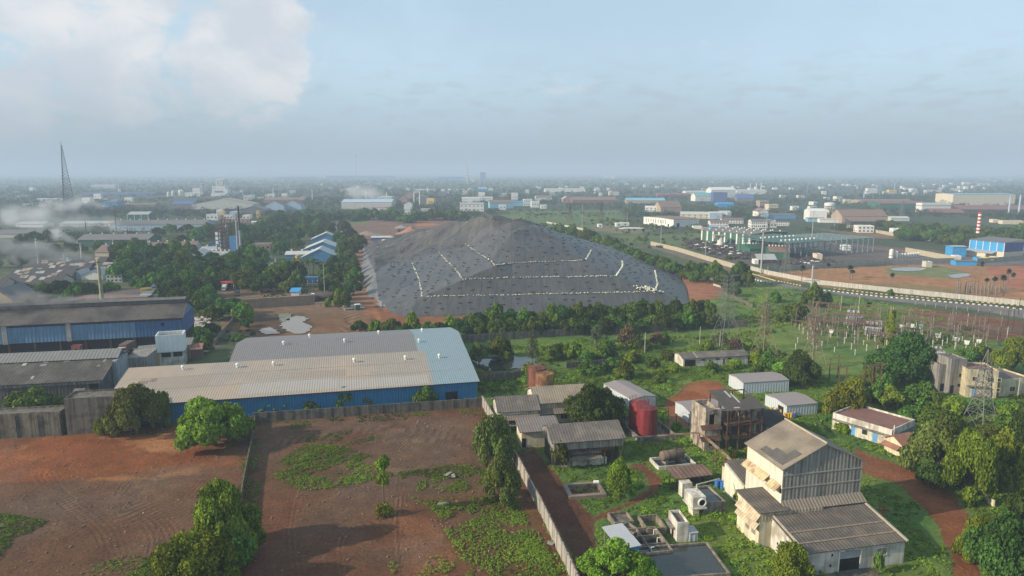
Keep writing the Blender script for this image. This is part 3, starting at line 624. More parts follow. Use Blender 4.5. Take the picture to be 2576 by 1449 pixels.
def vol(W, Rf, x0, y0, x1, y1, z0, h, rise, kind, over=.4, th=.14, gap=.03):
    """walls into W, roof slabs into Rf, for a block of a building in its own frame"""
    L_, D = x1-x0, y1-y0; v, f = profile(L_, D, h, rise, kind); o = Vector((x0, y0, z0))
    if W is not None: W.add([Vector(p)+o for p in v], f)
    if Rf is None: return
    z = z0 + h + gap + th
    if kind == 'x':
        s = rise/(D/2); 
        Rf.slab((x0-over,y0-over,z-over*s),(x1+over,y0-over,z-over*s),(x1+over,y0+D/2,z+rise),(x0-over,y0+D/2,z+rise),th)
        Rf.slab((x0-over,y0+D/2,z+rise),(x1+over,y0+D/2,z+rise),(x1+over,y1+over,z-over*s),(x0-over,y1+over,z-over*s),th)
    elif kind == 'y':
        s = rise/(L_/2)
        Rf.slab((x0-over,y0-over,z-over*s),(x0+L_/2,y0-over,z+rise),(x0+L_/2,y1+over,z+rise),(x0-over,y1+over,z-over*s),th)
        Rf.slab((x0+L_/2,y0-over,z+rise),(x1+over,y0-over,z-over*s),(x1+over,y1+over,z-over*s),(x0+L_/2,y1+over,z+rise),th)
    elif kind in ('mono', 'monof'):
        s = rise/D*(1 if kind == 'mono' else -1); a = z - over*s + (rise if kind == 'monof' else 0); b = z + over*s + (rise if kind == 'mono' else 0)
        Rf.slab((x0-over,y0-over,a),(x1+over,y0-over,a),(x1+over,y1+over,b),(x0-over,y1+over,b),th)
    else:
        p = .45; Rf.box(x0+.18, y0+.18, z0+h, x1-.18, y1-.18, z0+h+.05)
        if W is not None:
            for a in ((x0,y0,x1,y0+.18),(x0,y1-.18,x1,y1),(x0,y0+.182,x0+.18,y1-.182),(x1-.18,y0+.182,x1,y1-.182)): W.box(a[0],a[1],z0+h+.003,a[2],a[3],z0+h+p)
def face_box(mb, L_, D, face, u, z, w_, h, d0, d1):
    """box on a facade: u along it, standing d0..d1 proud"""
    if face == 'f': mb.box(u, -d1, z, u+w_, -d0, z+h)
    elif face == 'b': mb.box(u, D+d0, z, u+w_, D+d1, z+h)
    elif face == 'l': mb.box(-d1, u, z, -d0, u+w_, z+h)
    else: mb.box(L_+d0, u, z, L_+d1, u+w_, z+h)
def opening(t, dim, name, face, u, z, w_, h, m=None, fm=None, d=0.0):
    L_, D = dim; mb = MB(); face_box(mb, L_, D, face, u, z, w_, h, .002+d, .04+d); o = mb.build(name, m or (GLASS if name == 'window' else DARK), t)
    if fm:
        fr = MB(); b = .09
        for a in ((u-b, z+h, w_+2*b, b), (u-b, z-b, w_+2*b, b), (u-b, z, b, h), (u+w_, z, b, h)): face_box(fr, L_, D, face, *a, .001+d, .09+d)
        if w_ > 1.2: face_box(fr, L_, D, face, u+w_/2-.03, z, .06, h, .042+d, .07+d)
        fr.build('frame', fm, o)
    return o
def shed(name, label, cat, A, B, D, h, rise, wm_, rm, kind='x', over=.4, ops=(), group=None, th=.14):
    A, B = Vector((A.x, A.y, 0)), Vector((B.x, B.y, 0)); L_ = (B-A).length
    t = thing(name, label, cat, A, ang(A, B), group); W = MB(); Rf = MB(); vol(W, Rf, 0, 0, L_, D, -.3, h+.3, rise, kind, over, th)
    W.build('wall', wm_, t); Rf.build('roof', rm, t)
    for o in ops: opening(t, (L_, D), *o)
    t['_d'] = (L_, D); return t
def dim(t): return tuple(t['_d'])
def vents(t, pts, m=WHITE2, r=.35):
    """turbine ventilators on a roof, as parts"""
    for (x, y, z) in pts:
        mb = MB(); mb.lathe([(r*.7,z-.3),(r*.7,z+.35),(r*1.25,z+.5),(r*1.3,z+.8),(r*.8,z+1.05),(r*.1,z+1.1)], 10, (x, y)); mb.build('roof_vent', m, t)
ROT = R(10.4)
# ---------------------------------------------------------------- the two long blue-walled warehouses
A = G(262, 1022, 5); B = G(1200, 957, 5); L_ = (B-A).length; xb = L_ - (G(1200,957,5)-G(1090,963,5)).length
t = thing('long_warehouse', 'long blue walled warehouse with pale corrugated roof facing the bare brown plot', 'warehouse', A, ang(A, B))
W = MB(); vol(W, None, 0, 0, L_, 21.5, -.3, 5.1, 3.1, 'mono'); W.build('wall', BLUEW, t)
def mono_roof(x0, x1, z, y0=-.8, y1=22, s=3.1/21.5): 
    m_ = MB(); m_.slab((x0,y0,z+y0*s),(x1,y0,z+y0*s),(x1,y1,z+y1*s),(x0,y1,z+y1*s),.12); return m_
mono_roof(-.6, xb, 5.05).build('roof', BEIGE, t); r_ = mono_roof(xb+.005, L_+.6, 5.07).build('roof', PBLUE, t); r_['label'] = 'pale blue end of the roof'
# paler replacement sheets and the lap seams
for x0, x1, y0, y1, c in ((.33, .60, 1.0, 8, 0), (.05,.24,7,14,1), (.602,.86,.2,5.5,0), (.46,.62,8.02,12.5,1)):
    m_ = mono_roof(x0*L_, x1*L_, 5.062, y0, y1); m_.build('roof_panel', mat('roof_sheet_%d' % c, ((.33,.30,.27), (.285,.235,.19))[c], rough=.6, var=.06, rib=.22, ribw=.62, ribaxis=0), t)
sm = MB()
for y in (7.4, 14.3): z = 5.075 + y*3.1/21.5; sm.box(-.5, y-.06, z-.05, L_+.5, y+.06, z+.03)
sm.build('lap_seam', mat('seam_strip', (.30,.26,.22)), t)
gx0 = MB(); gx0.box(0, -.06, 4.45, L_, -.003, 5.0); gx0.build('eave_dark_strip', DARK, t)  # near-black strip along the top of the wall, just under the eave
vp = []
for x, y in ((461,932.5),(597.5,926),(689,921),(891.5,911),(1020,904),(1105,899.5)):
    p = P(x, y+4, 7.0) - A; p = Matrix.Rotation(-ang(A,B), 3, 'Z') @ Vector((p.x, p.y, 0)); vp.append((p.x, p.y, 5.2 + p.y*3.1/21.5))
vents(t, vp)
mb = MB(); mb.box(.62*L_-1.2, 9, 6.5, .62*L_+1.2, 9.05, 6.52)
for i, (u, w_) in enumerate(((.26,2.2),(.285,1.5))): m_ = mono_roof(u*L_-w_*.5-18, u*L_+w_*.5-18, 5.09, 11+i, 13+i); m_.build('patch', mat('old_patch', (.21,.15,.13), rib=.2, ribw=.6), t)
opening(t, (L_, 21.5), 'door', 'f', L_-8.5, 0, 3.2, 2.4, DARK)
A2 = A + Matrix.Rotation(ang(A,B), 3, 'Z') @ Vector((24, 23.4, 0)); L2 = L_ - 24 + 1; xb2 = L2*.79; rot = ang(A, B)
t = thing('rear_warehouse', 'long warehouse with dark grey corrugated roof standing behind the pale roofed warehouse', 'warehouse', A2, rot)
W = MB(); vol(W, None, 0, 0, L2, 38, -.3, 5.8, 2.9, 'x'); W.build('wall', BLUEW, t)
for x0, x1, m_, dz, lb in ((-.6, xb2, GREYR, 0, None), (xb2+.01, L2+.6, PBLUE, .02, 'pale blue end of the roof')):
    Rf = MB(); vol(None, Rf, x0+.4, 0, x1-.4, 38, 0, 5.5+dz, 2.9, 'x'); o = Rf.build('roof', m_, t)
    if lb: o['label'] = lb
m_ = MB(); m_.box(-.5,-.75,2,xb2-.2,-.35,5.98); m_.box(-.5,-.34,5.6,xb2-.2,.3,6.4); m_.build('valley_shade', DARK, t)  # dark boxes added to stand in for the shade line between the roofs
vp = []
for x, y in (('f',280,1068),('f',893,1040),('f',1640,1025),('f',540,972),('f',1235,940),('f',1672,922)) and [q('f',a,b) for a,b in ((280,1068),(893,1040),(1640,1025),(540,972),(1235,940),(1672,922))]:
    p = P(x, y, 7.6) - A2; p = Matrix.Rotation(-rot, 3, 'Z') @ Vector((p.x, p.y, 0)); yy = min(max(p.y, 2), 36); vp.append((p.x, yy, 5.75 + 2.9*(1-abs(yy-19)/19)))
vents(t, vp)
# ---------------------------------------------------------------- smoke-blackened blue factory at the left edge
A = G(0, 818.8, 10); B = G(457, 797.6, 10); d_ = (B-A).normalized(); A = A - d_*60; L_ = (B-A).length
t = thing('blue_factory', 'long faded blue factory with open dark ground floor and smoke pouring over its roof', 'factory', A, ang(A, B))
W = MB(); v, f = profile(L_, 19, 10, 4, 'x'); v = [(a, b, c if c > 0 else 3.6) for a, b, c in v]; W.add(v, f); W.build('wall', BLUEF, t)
Rf = MB(); vol(None, Rf, 0, 0, L_, 19, 0, 10, 4, 'x', .7); Rf.build('roof', mat('sooty_roof', (.10,.088,.08), var=.25, rib=.15, ribw=.7, tint=(.045,.042,.04), tint_amt=.9, tint_scale=.12, streak=.2), t)
mb = MB(); mb.box(0, 8.1, 13.75, L_-.5, 10.9, 15.0); mb.slab((-.3,7.6,15.05),(L_,7.6,15.05),(L_,9.5,15.7),(-.3,9.5,15.7),.12); mb.slab((-.3,9.5,15.7),(L_,9.5,15.7),(L_,11.4,15.05),(-.3,11.4,15.05),.12); mb.build('ridge_monitor', mat('sooty_monitor', (.12,.11,.105), var=.3), t)
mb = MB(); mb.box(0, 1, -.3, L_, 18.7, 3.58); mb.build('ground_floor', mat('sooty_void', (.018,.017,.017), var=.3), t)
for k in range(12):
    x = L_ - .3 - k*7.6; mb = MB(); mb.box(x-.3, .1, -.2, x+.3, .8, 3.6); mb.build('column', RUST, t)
for x in (L_-100, L_-58, L_-16+58-100-20): pass
for px in (16, 163):
    x = (G(px, 815, 10)-A).length; mb = MB(); mb.box(x-.75, -.35, 3.5, x+.75, -.004, 9.7); o = mb.build('light_panel', mat('whitish_panel', (.42,.40,.37), streak=.3), t)
xd = L_ - (G(457,797.6,10)-G(338,803,10)).length
mb = MB(); mb.box(xd, -.05, 3.62, L_+.02, -.003, 9.95); mb.build('wall_panel', mat('deep_blue_wall', (.05,.13,.27), var=.12, rib=.1, ribw=1.1, streak=.25), t)
mb = MB(); mb.box(L_+.003, .01, 3.62, L_+.06, 18.95, 9.95); mb.build('end_panel', mat('deep_blue_wall', (0,0,0)), t)
mb = MB(); mb.box(0, -.12, 9.0, L_, -.052, 9.97); mb.build('soot_band', mat('soot', (.05,.055,.06), var=.4, streak=.3), t)
xs = L_ - (G(457,797.6,10)-G(405,812,9)).length; opening(t, (L_, 19), 'window', 'f', xs, 7.2, 1.1, 1.1, DARK, d=.06)
# truck cab and red cabin under it
def truck(name, label, loc, rot, cabm, bodym, s=1.0, group=None, kind='tipper'):
    t = thing(name, label, 'truck', loc, rot, group); TY = mat('tyre_rubber', (.02,.02,.02))
    mb = MB(); mb.add([(-1.15,0,.7),(1.15,0,.7),(1.15,1.9,.7),(-1.15,1.9,.7),(-1.15,.05,1.7),(1.15,.05,1.7),(1.1,.35,2.75),(-1.1,.35,2.75),(1.1,1.9,2.75),(-1.1,1.9,2.75),(1.15,1.9,1.7),(-1.15,1.9,1.7)],
        [(0,3,2,1),(0,1,5,4),(4,5,6,7),(7,6,8,9),(1,2,10,5),(5,10,8,6),(3,0,4,11),(11,4,7,9),(2,3,11,10),(10,11,9,8)]); c = mb.build('cab', cabm, t)
    mb = MB(); mb.add([(-1.0,.02,1.78),(1.0,.02,1.78),(.98,.30,2.6),(-.98,.30,2.6)], [(0,1,2,3)]); mb.build('windscreen', GLASS, c)
    for sx in (-.8, .8):
        mb = MB(); mb.box(sx-.16, -.04, .95, sx+.16, -.003, 1.2); mb.build('headlight', WHITE2, c)
    mb = MB()
    if kind == 'tipper': mb.add([(-1.25,2.1,1.15),(1.25,2.1,1.15),(1.25,6.9,1.15),(-1.25,6.9,1.15),(-1.3,2.05,2.7),(1.3,2.05,2.7),(1.3,7.0,2.5),(-1.3,7.0,2.5),(-1.2,2.2,2.6),(1.2,2.2,2.6),(1.2,6.8,2.4),(-1.2,6.8,2.4)], [(0,3,2,1),(0,1,5,4),(1,2,6,5),(2,3,7,6),(3,0,4,7),(4,5,9,8),(5,6,10,9),(6,7,11,10),(7,4,8,11),(8,9,10,11)])
    else: mb.box(-1.25, 2.05, 1.1, 1.25, 8.2, 3.5)
    mb.build('body', bodym, t)
    mb = MB(); mb.box(-.5, .6, .55, .5, 6.8, .95); mb.build('chassis', DARK, t)
    for y in (1.0, 4.8, 6.1):
        for sx in (-1, 1):
            mb = MB(); mb.beam((sx*1.2,y,.52),(sx*.85,y,.52),.52,12); w_ = mb.build('wheel', TY, t)
    t.scale = (s, s, s); return t
truck('parked_truck', 'dusty pinkish white truck backed under the smoking blue factory', G(303, 897), R(5), mat('pinkish_paint', (.42,.30,.28), var=.15), mat('dusty_body', (.12,.09,.08)), kind='box')
shed('red_cabin', 'small red cabin with dark doorway in front of the smoking blue factory', 'cabin', G(181,893), G(203,892), 2.2, 2.6, .1, mat('faded_red', (.28,.09,.08), var=.2), mat('faded_red', (0,0,0)), 'flat', ops=[('door','f',.9,0,1.0,2.0,DARK)])
# ---------------------------------------------------------------- dark roofed shed in front of it
A = G(0, 969, 6); B = G(254.6, 955.3, 6); d_ = (B-A).normalized(); A = A - d_*45; L_ = (B-A).length
t = thing('dark_roofed_shed', 'long shed with patched blackish sheet roof and stepped ridge at the edge of the photo', 'shed', A, ang(A, B))
W = MB(); vol(W, None, 0, 0, L_, 27, -.3, 6.3, 4, 'x'); W.build('wall', mat('dark_sheet_wall', (.085,.08,.072), var=.3, streak=.5, rib=.25, ribw=.8, ribaxis=3, tint=(.17,.15,.13), tint_amt=.4, tint_scale=.2), t)
Rf = MB(); vol(None, Rf, 0, 0, L_, 27, 0, 6, 4, 'x', .5); Rf.build('roof', mat('blackish_roof', (.062,.056,.05), var=.35, rib=.15, ribw=.8, tint=(.13,.115,.10), tint_amt=.45, tint_scale=.16), t)
mb = MB(); mb.slab((-1,9.6,9.35),(L_+1.2,9.6,9.35),(L_+1.2,13.5,11.1),(-1,13.5,11.1),.15); mb.slab((-1,13.5,11.1),(L_+1.2,13.5,11.1),(L_+1.2,17.4,9.6),(-1,17.4,9.6),.15); mb.box(0,10.2,8.6,L_+.4,16.8,9.3); mb.build('ridge_roof', mat('grey_ridge_sheet', (.17,.17,.165), rib=.3, ribw=.9, var=.15), t)
mb = MB(); mb.box(L_+.05, 8, -.2, L_+1.2, 17, 8.9); mb.build('end_panel', mat('pale_grey_panel', (.30,.31,.32), streak=.3, rib=.15, ribw=.9, ribaxis=3), t)
mb = MB(); mb.box(L_+.05, 17.2, -.2, L_+6, 27, 7.2); mb.build('rear_block', CORR, t)
mb = MB(); mb.box(0, -.1, 5.1, L_, -.004, 5.9); mb.build('eave_band', mat('whitish_band', (.24,.21,.18), streak=.5, var=.3), t)
opening(t, (L_, 27), 'window', 'f', L_-3, 3.2, 2.2, 2.2, DARK)
rr = random.Random(3)
for i in range(26):
    x = L_ - 1 - rr.random()*70; y = rr.choice((1.5, 5, 8.4, 8.8, 7.6)) + rr.random()*1.2; w_ = rr.uniform(.5, 1.6); l_ = rr.uniform(.5, 1.7); s = 4/13.5; mb = MB(); z = 6.2+y*s
    mb.slab((x,y,z),(x+w_,y,z),(x+w_,y+l_,z+l_*s),(x,y+l_,z+l_*s),.05); mb.build('patch', mat('pale_patch_%d' % (i%3), ((.22,.19,.165),(.14,.12,.105),(.36,.34,.32))[i%3], var=.2), t)
# ---------------------------------------------------------------- concrete blocks on the left plot
A = G(160, 1006, 8.4); d_ = Vector((math.cos(ROT), math.sin(ROT), 0)); B = A + d_*14
shed('concrete_block', 'tall windowless stained concrete block behind the red earth plot', 'building', A, B, 6, 8.2, 0, CONC_D, CONC_D, 'flat')
t = shed('white_gable_shed', 'small shed with white gable end beside the tall concrete block', 'shed', A + Vector((-1.0, 2.4, 0)), A + Vector((.6, 2.7, 0)), 5, 5.2, 3, WHITE2, ASB, 'mono')
A = G(-90, 1108); B = G(158, 1094); 
t = shed('overgrown_block', 'low long stained concrete building with weeds growing on its flat roof', 'building', A, B, 4.5, 5.3, 0, mat('mossy_concrete', (.19,.165,.125), var=.3, streak=.55, tint=(.09,.085,.06), tint_amt=.8, tint_scale=.4), CONC_D, 'flat')
L_, D = dim(t)
for k in range(7):
    mb = MB(); x = L_ - .4 - k*4.6; mb.box(x-.2, -.2, -.2, x+.2, -.004, 5.2); mb.build('pilaster', CONC_D, t)
# yellow and white pump house with roof tank
A = G(352, 925); B = G(408, 919)
t = shed('yellow_house', 'small mustard yellow house with grey roof between the blue factory and the long warehouse', 'house', A, B, 7, 4.2, .8, YELL, mat('grey_flat_sheet', (.16,.16,.155), rib=.2, ribw=.7), 'mono', .5)
A = G(403, 922); B = G(466, 917); t = thing('tank_house', 'white two level tank house with a big open box tank on top', 'tank house', A, ang(A, B)); L_ = (B-A).length
mb = MB(); mb.box(0,0,-.2,L_,6,2.6); mb.box(-.2,-.2,4.3,L_+.2,6.2,4.6); 
for x in (0, L_/2-.25, L_-.5):
    for y in (0, 5.5): mb.box(x,y,2.6,x+.5,y+.5,4.3)
mb.box(.6,.6,2.6,L_-.6,5.4,4.3); mb.build('lower_storey', WHITE, t)
mb = MB(); mb.box(.7,-.004+.5,2.75,L_/2-.35,.596,4.2); mb.box(L_/2+.35,.5,2.75,L_-.7,.596,4.2); mb.build('window', GLASS, t)
mb = MB(); x0, x1, y0, y1 = -.6, L_+.1, -.7, 5.4; mb.box(x0,y0,4.6,x1,y0+.25,10); mb.box(x0,y1-.25,4.6,x1,y1,10); mb.box(x0,y0+.25,4.6,x0+.25,y1-.25,10); mb.box(x1-.25,y0+.25,4.6,x1,y1-.25,10); mb.build('roof_tank', WHITE2, t)
mb = MB(); mb.box(x0+.25,y0+.25,8.9,x1-.25,y1-.25,9.0); mb.build('tank_floor', mat('tank_floor', (.17,.13,.09)), t)
shed('grey_annex', 'low grey annex with sheet roof right behind the white tank house', 'annex', G(444,905), G(482,902), 8, 4.6, .4, mat('dull_yellow', (.33,.27,.15), streak=.4), mat('grey_flat_sheet', (0,0,0)), 'mono', .3)
shed('brick_hut', 'small dark brick hut with tiled lean-to roof beside the grey annex', 'hut', G(482,905), G(508,903), 5, 3.2, .7, mat('dark_brick', (.13,.085,.065), var=.3), TERR, 'mono', .3)
# ---------------------------------------------------------------- boundary walls
def wall(name, label, pts, h, m, th=.22, bay=3.0, post=True, cap=False, gaps=(), cat='wall'):
    """a boundary wall along ground points: panels with piers as its own parts"""
    o = pts[0]; t = thing(name, label, cat, (o.x, o.y, 0)); mb = MB(); pm_ = MB(); s = 0
    for a, b in zip(pts[:-1], pts[1:]):
        d = (b-a); l = d.length; d.normalize(); n = Vector((-d.y, d.x, 0))*th/2; a_, b_ = a-o, b-o
        mb.prism([tuple(a_-n)[:2], tuple(b_-n)[:2], tuple(b_+n)[:2], tuple(a_+n)[:2]], -.4, h)
        if post:
            for k in range(int(l/bay)+1):
                p = a_ + d*min(k*bay, l); e = Vector((-d.y, d.x, 0))*(th/2+.09); pm_.prism([tuple(p-e-d*.17)[:2], tuple(p-e+d*.17)[:2], tuple(p+e+d*.17)[:2], tuple(p+e-d*.17)[:2]], -.4, h+.07)
    mb.build('panel', m, t)
    if post: pm_.build('piers', m, t)
    return t
wall('boundary_wall', 'stained grey wall running along the front of the blue walled warehouse', [G(640,1061), G(900,1044), G(1214,1022)], 2.3, CONC_D)
wall('compound_wall', 'tall pale panelled wall running diagonally between the brown plot and the green works', [G(1214,1022), G(1288,1150), G(1360,1290), G(1436,1452), G(1500,1600)], 2.7, mat('pale_panel_wall', (.42,.39,.34), var=.15, streak=.5, tint=(.25,.22,.19), tint_amt=.6, tint_scale=.6))
t = thing('barbed_wire', 'barbed wire strung on small posts along the top of the pale diagonal wall', 'wire', G(1214,1022)); o = G(1214,1022)
ps = walk([G(1214,1022), G(1288,1150), G(1360,1290), G(1436,1452), G(1500,1600)], 3.0); mb = MB()
for p in ps: mb.beam(p-o+Vector((0,0,2.7)), p-o+Vector((.12,0,3.25)), .035)
mb.build('post', RUST, t); mb = MB()
for a, b in zip(ps[:-1], ps[1:]):
    for z in (2.9, 3.15): mb.beam(a-o+Vector((.08,0,z)), b-o+Vector((.08,0,z)), .02, 3)
mb.build('wire', RUST, t)
wall('divider_wall', 'low overgrown wall dividing the red plot from the brown plot', [G(642,1062), G(634,1118), G(612,1228), G(600,1330), G(590,1480)], 1.6, mat('mossy_wall', (.15,.13,.085), var=.35, streak=.4, tint=(.07,.10,.03), tint_amt=.8, tint_scale=.5))
wall('green_belt_wall', 'long grey panelled wall under the tree belt in front of the mound', [G(1150,862), G(1288,853), G(1460,842), G(1640,834), G(1760,826), G(1880,822)], 2.6, CONC_D, bay=4)
wall('drive_wall', 'low brown wall beside the path left of the rear warehouse', [G(540,868), G(585,812), G(600,795)], 1.8, mat('brown_wall', (.18,.13,.10), var=.25))
wall('inner_wall', 'broken grey wall half hidden by creepers behind the rusty tanks', [G(1200,960), G(1345,945)], 1.9, CONC_D, bay=3.5)
wall('creeper_wall', 'short wall stub smothered in creepers right of the rusty tanks', [G(1425,927), G(1560,915)], 1.9, CONC_D, bay=4)
# red earth retaining wall and mud yard
wall('retaining_wall', 'long straight brown retaining wall above the muddy yard', [G(612,776), G(792,764)], 4.2, mat('brown_laterite', (.26,.185,.13), var=.2, streak=.15), th=1.2, post=False)
# ---------------------------------------------------------------- old works, near side of the diagonal wall
LAY = mat('layered_awning', (.16,.135,.11), rib=.25, ribw=.6, var=.2, tint=(.27,.22,.16), tint_amt=.5, tint_scale=.4)
A = G(1350, 1014, 5.2); d_ = (G(1446,1009,5.2)-A).normalized(); d_ = Vector((math.cos(ROT), math.sin(ROT), 0)); B = A + d_*14
t = shed('beige_roofed_shop', 'old works building with pale beige asbestos roof behind the big dark tree', 'works building', A, B, 10.5, 5.2, 2.3, CREAMW, ASB_B, 'x', .5); L_, D = dim(t)
mb = MB(); mb.slab((-.2,-1.9,2.9),(L_,-1.9,2.9),(L_,-.02,3.7),(-.2,-.02,3.7),.1); mb.build('awning', LAY, t)
mb = MB(); mb.box(0,-.08,3.75,L_,-.004,4.9); mb.build('clerestory', CORRC, t)
for x in (3, 6, 9): opening(t, (L_, D), 'window', 'f', x, .9, 1.6, 1.4, GLASS, CREAM)
mb = MB(); mb.box(-.12,.1,0,-.004,D-.1,5.0); mb.build('end_wall', WHITE, t)
A = G(1256, 1036, 4.4); B = A + d_*9.4
t = shed('brown_roofed_shop', 'old works building with brown asbestos roof at the corner of the diagonal wall', 'works building', A, B, 9, 4.4, 2.1, WHITE, ASB, 'x', .5); L_, D = dim(t)
for z in (1.3, 2.7):
    mb = MB(); mb.slab((-.2,-1.7,z),(L_+.2,-1.7,z),(L_+.2,-.02,z+.8),(-.2,-.02,z+.8),.1); mb.build('awning', LAY, t)
A = G(1312, 1087, 3.6); B = A + d_*8.5
t = shed('grey_lean_to', 'low works building with grey roof and yellowed wall beside the shed on stilts', 'works building', A, B, 5.5, 3.6, .9, CREAM, mat('grey_brown_roof', (.17,.15,.14), var=.2, rib=.12, ribw=.6, tint=(.24,.1,.07), tint_amt=.35, tint_scale=.3), 'mono', .5, ops=[('door','f',.1,0,.9,2.1,DARK)])
A = G(1393, 1113, 5.9); B = G(1568.4, 1100, 5.9)
t = thing('raised_shed', 'corrugated shed raised over open bays with a dark skirt behind the round bush', 'works building', A, ang(A, B)); L_ = (B-A).length; D = 9.5
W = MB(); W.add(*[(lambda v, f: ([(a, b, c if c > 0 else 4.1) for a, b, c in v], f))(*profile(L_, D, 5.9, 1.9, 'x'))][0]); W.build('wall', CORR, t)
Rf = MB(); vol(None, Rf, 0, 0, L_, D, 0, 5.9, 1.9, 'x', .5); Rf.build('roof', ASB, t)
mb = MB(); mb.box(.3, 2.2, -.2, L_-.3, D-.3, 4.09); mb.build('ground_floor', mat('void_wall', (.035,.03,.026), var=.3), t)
for z, y in ((2.9, 1.2), (1.9, .4)):
    mb = MB(); mb.slab((1.5,y-.9,z),(L_-4.5,y-.9,z),(L_-4.5,y+.9,z+.45),(1.5,y+.9,z+.45),.1); mb.build('awning', LAY, t)
mb = MB(); mb.box(1.8,.9,-.2,L_-3.2,1.2,1.5); mb.build('low_wall', WHITE, t)
for k in range(5): mb = MB(); mb.beam((.3+k*(L_-.6)/4,.3,-.2),(.3+k*(L_-.6)/4,.3,4.1),.12); mb.build('column', RUST, t)
def htank(name, label, loc, rot, r, l, z, m, saddle, steel=None, cat='tank'):
    t = thing(name, label, cat, loc, rot); mb = MB(); n = 18
    prof = [(0,.05),(r*.6,.15*r),(r*.92,.3*r),(r,.45*r)]
    rings = [(p[0], -l/2 + p[1]) for p in prof] + [(p[0], l/2 - p[1]) for p in prof[::-1]]; vs = []; fs = []
    for rr_, x in rings: vs += [(x, rr_*math.cos(2*math.pi*i/n), z + rr_*math.sin(2*math.pi*i/n)) for i in range(n)]
    for k in range(len(rings)-1): fs += [(k*n+i, k*n+(i+1)%n, (k+1)*n+(i+1)%n, (k+1)*n+i) for i in range(n)]
    mb.add(vs, fs); mb.build('shell', m, t, True)
    for x in (-l*.2, l*.1): b_ = MB(); b_.beam((x-.08,0,z),(x+.08,0,z),r*1.03,18); b_.build('band', RUST, t)
    for x in (-l*.3, l*.3):
        b_ = MB()
        if steel:
            for sy in (-1,1): b_.beam((x,sy*r,-.2),(x,sy*r,z),.1)
            b_.beam((x,-r,z-r*.9),(x,r,z-r*.9),.1)
        else: b_.box(x-.3,-r*.8,-.2,x+.3,r*.8,z-r*.55)
        b_.build('support', saddle, t)
    b_ = MB(); b_.lathe([(.3,z+r*.95),(.3,z+r+.25)],10,(l*.15,0)); b_.build('manhole', RUST, t); return t
htank('raised_tank', 'rusty horizontal tank on a steel frame against the raised shed', P(1524,1160), ang(A,B), .9, 3.6, 3.2, RUST2, RUST, True)
# red tanks
def vtank(name, label, loc, r, h, m, rail=True, group=None):
    t = thing(name, label, 'storage tank', loc, random.uniform(0, 6), group); mb = MB(); mb.lathe([(r,-.2),(r,h),(r*.96,h+.03),(0.02,h+.45)], 36); mb.build('shell', m, t)
    b_ = MB()
    for k in (1,2): b_.lathe([(r+.001,h*k/3-.05),(r+.05,h*k/3-.05),(r+.05,h*k/3+.05),(r+.001,h*k/3+.05)], 36)
    b_.build('hoops', m, t)
    if rail:
        b_ = MB()
        for i in range(14): a = 2*math.pi*i/14; b_.beam((r*math.cos(a),r*math.sin(a),h),(r*math.cos(a),r*math.sin(a),h+1.0),.03)
        for z in (.55, 1.0):
            for i in range(28): a, a2 = 2*math.pi*i/28, 2*math.pi*(i+1)/28; b_.beam((r*math.cos(a),r*math.sin(a),h+z),(r*math.cos(a2),r*math.sin(a2),h+z),.03)
        b_.build('railing', RUST, t); b_ = MB()
        for sx in (-.25,.25): b_.beam((sx,-r-.15,0),(sx,-r-.15,h+1),.03)
        for k in range(int(h/.35)): b_.beam((-.25,-r-.15,.3+k*.35),(.25,-r-.15,.3+k*.35),.025)
        b_.build('ladder', RUST, t)
    return t
vtank('storage_tank', 'dark red round tank standing nearer the pipe rack', G(1626,1091), 2.35, 6.4, REDP); vtank('storage_tank', 'brighter red round tank half hidden behind its twin', G(1605.5,1075), 2.3, 6.3, mat('bright_red_tank', (.30,.04,.04), rough=.6, var=.2, streak=.3, tint=(.22,.035,.04), tint_amt=.6, tint_scale=.5))
t = thing('tank_bund', 'low grey concrete bund around the two red tanks', 'bund', G(1545,1062)); o = G(1545,1062); ring = [G(1545,1062), G(1612,1114), G(1700,1105), G(1632,1050)]; mb = MB()
for a, b in zip(ring, ring[1:] + ring[:1]):
    d = (b-a).normalized(); n = Vector((-d.y,d.x,0))*.15; a, b = a-o, b-o; mb.prism([tuple(a-n-d*.15)[:2], tuple(b-n+d*.15)[:2], tuple(b+n+d*.15)[:2], tuple(a+n-d*.15)[:2]], -.3, 1.2)
mb.build('kerb', CONC, t); mb = MB(); mb.prism([tuple(p-o)[:2] for p in ring][::-1], -.3, .06); mb.build('slab', CONC_D, t)
vtank('rusty_tank', 'tall rust streaked tank behind the beige roofed works', G(1351,985), 2.6, 7.0, mat('rust_red_tank', (.22,.085,.055), var=.3, streak=.5, tint=(.13,.05,.04), tint_amt=.7, tint_scale=.4)); vtank('rusty_tank', 'yellow streaked rusty tank right beside the rust red one', G(1370,992), 2.5, 6.2, RUST2)
# four plain modern sheds
def px_shed(name, label, FL, FR, h, D, rise=.5, ops=(), rot=None, wm_=SHEDW, rm=SHEDR, **kw):
    A = G(*FL, h); B = G(*FR, h); return shed(name, label, kw.pop('cat', 'shed'), A, B, D, h, rise, wm_, rm, kw.pop('kind', 'y'), .12, ops, **kw)
px_shed('metal_shed', 'plain pale metal shed with mauve roof just behind the red tanks', (1590,1006), (1650,997), 2.9, 14)
t = px_shed('metal_shed', 'small plain metal shed left of the ruined steel frame tower', (1734.7,1037), (1830,1029), 2.8, 7.5, kind='x')
px_shed('metal_shed', 'plain metal shed with ribbed pale walls at the far side of the red clearing', (1870,964), (1985,957), 3.0, 8, kind='x')
t = px_shed('metal_shed', 'low metal shed with an open end beside the yellow drums', (1979.5,1022), (2057,1015), 2.7, 9, kind='x', ops=[('door','l',1.2,0,2.2,2.0,DARK)])
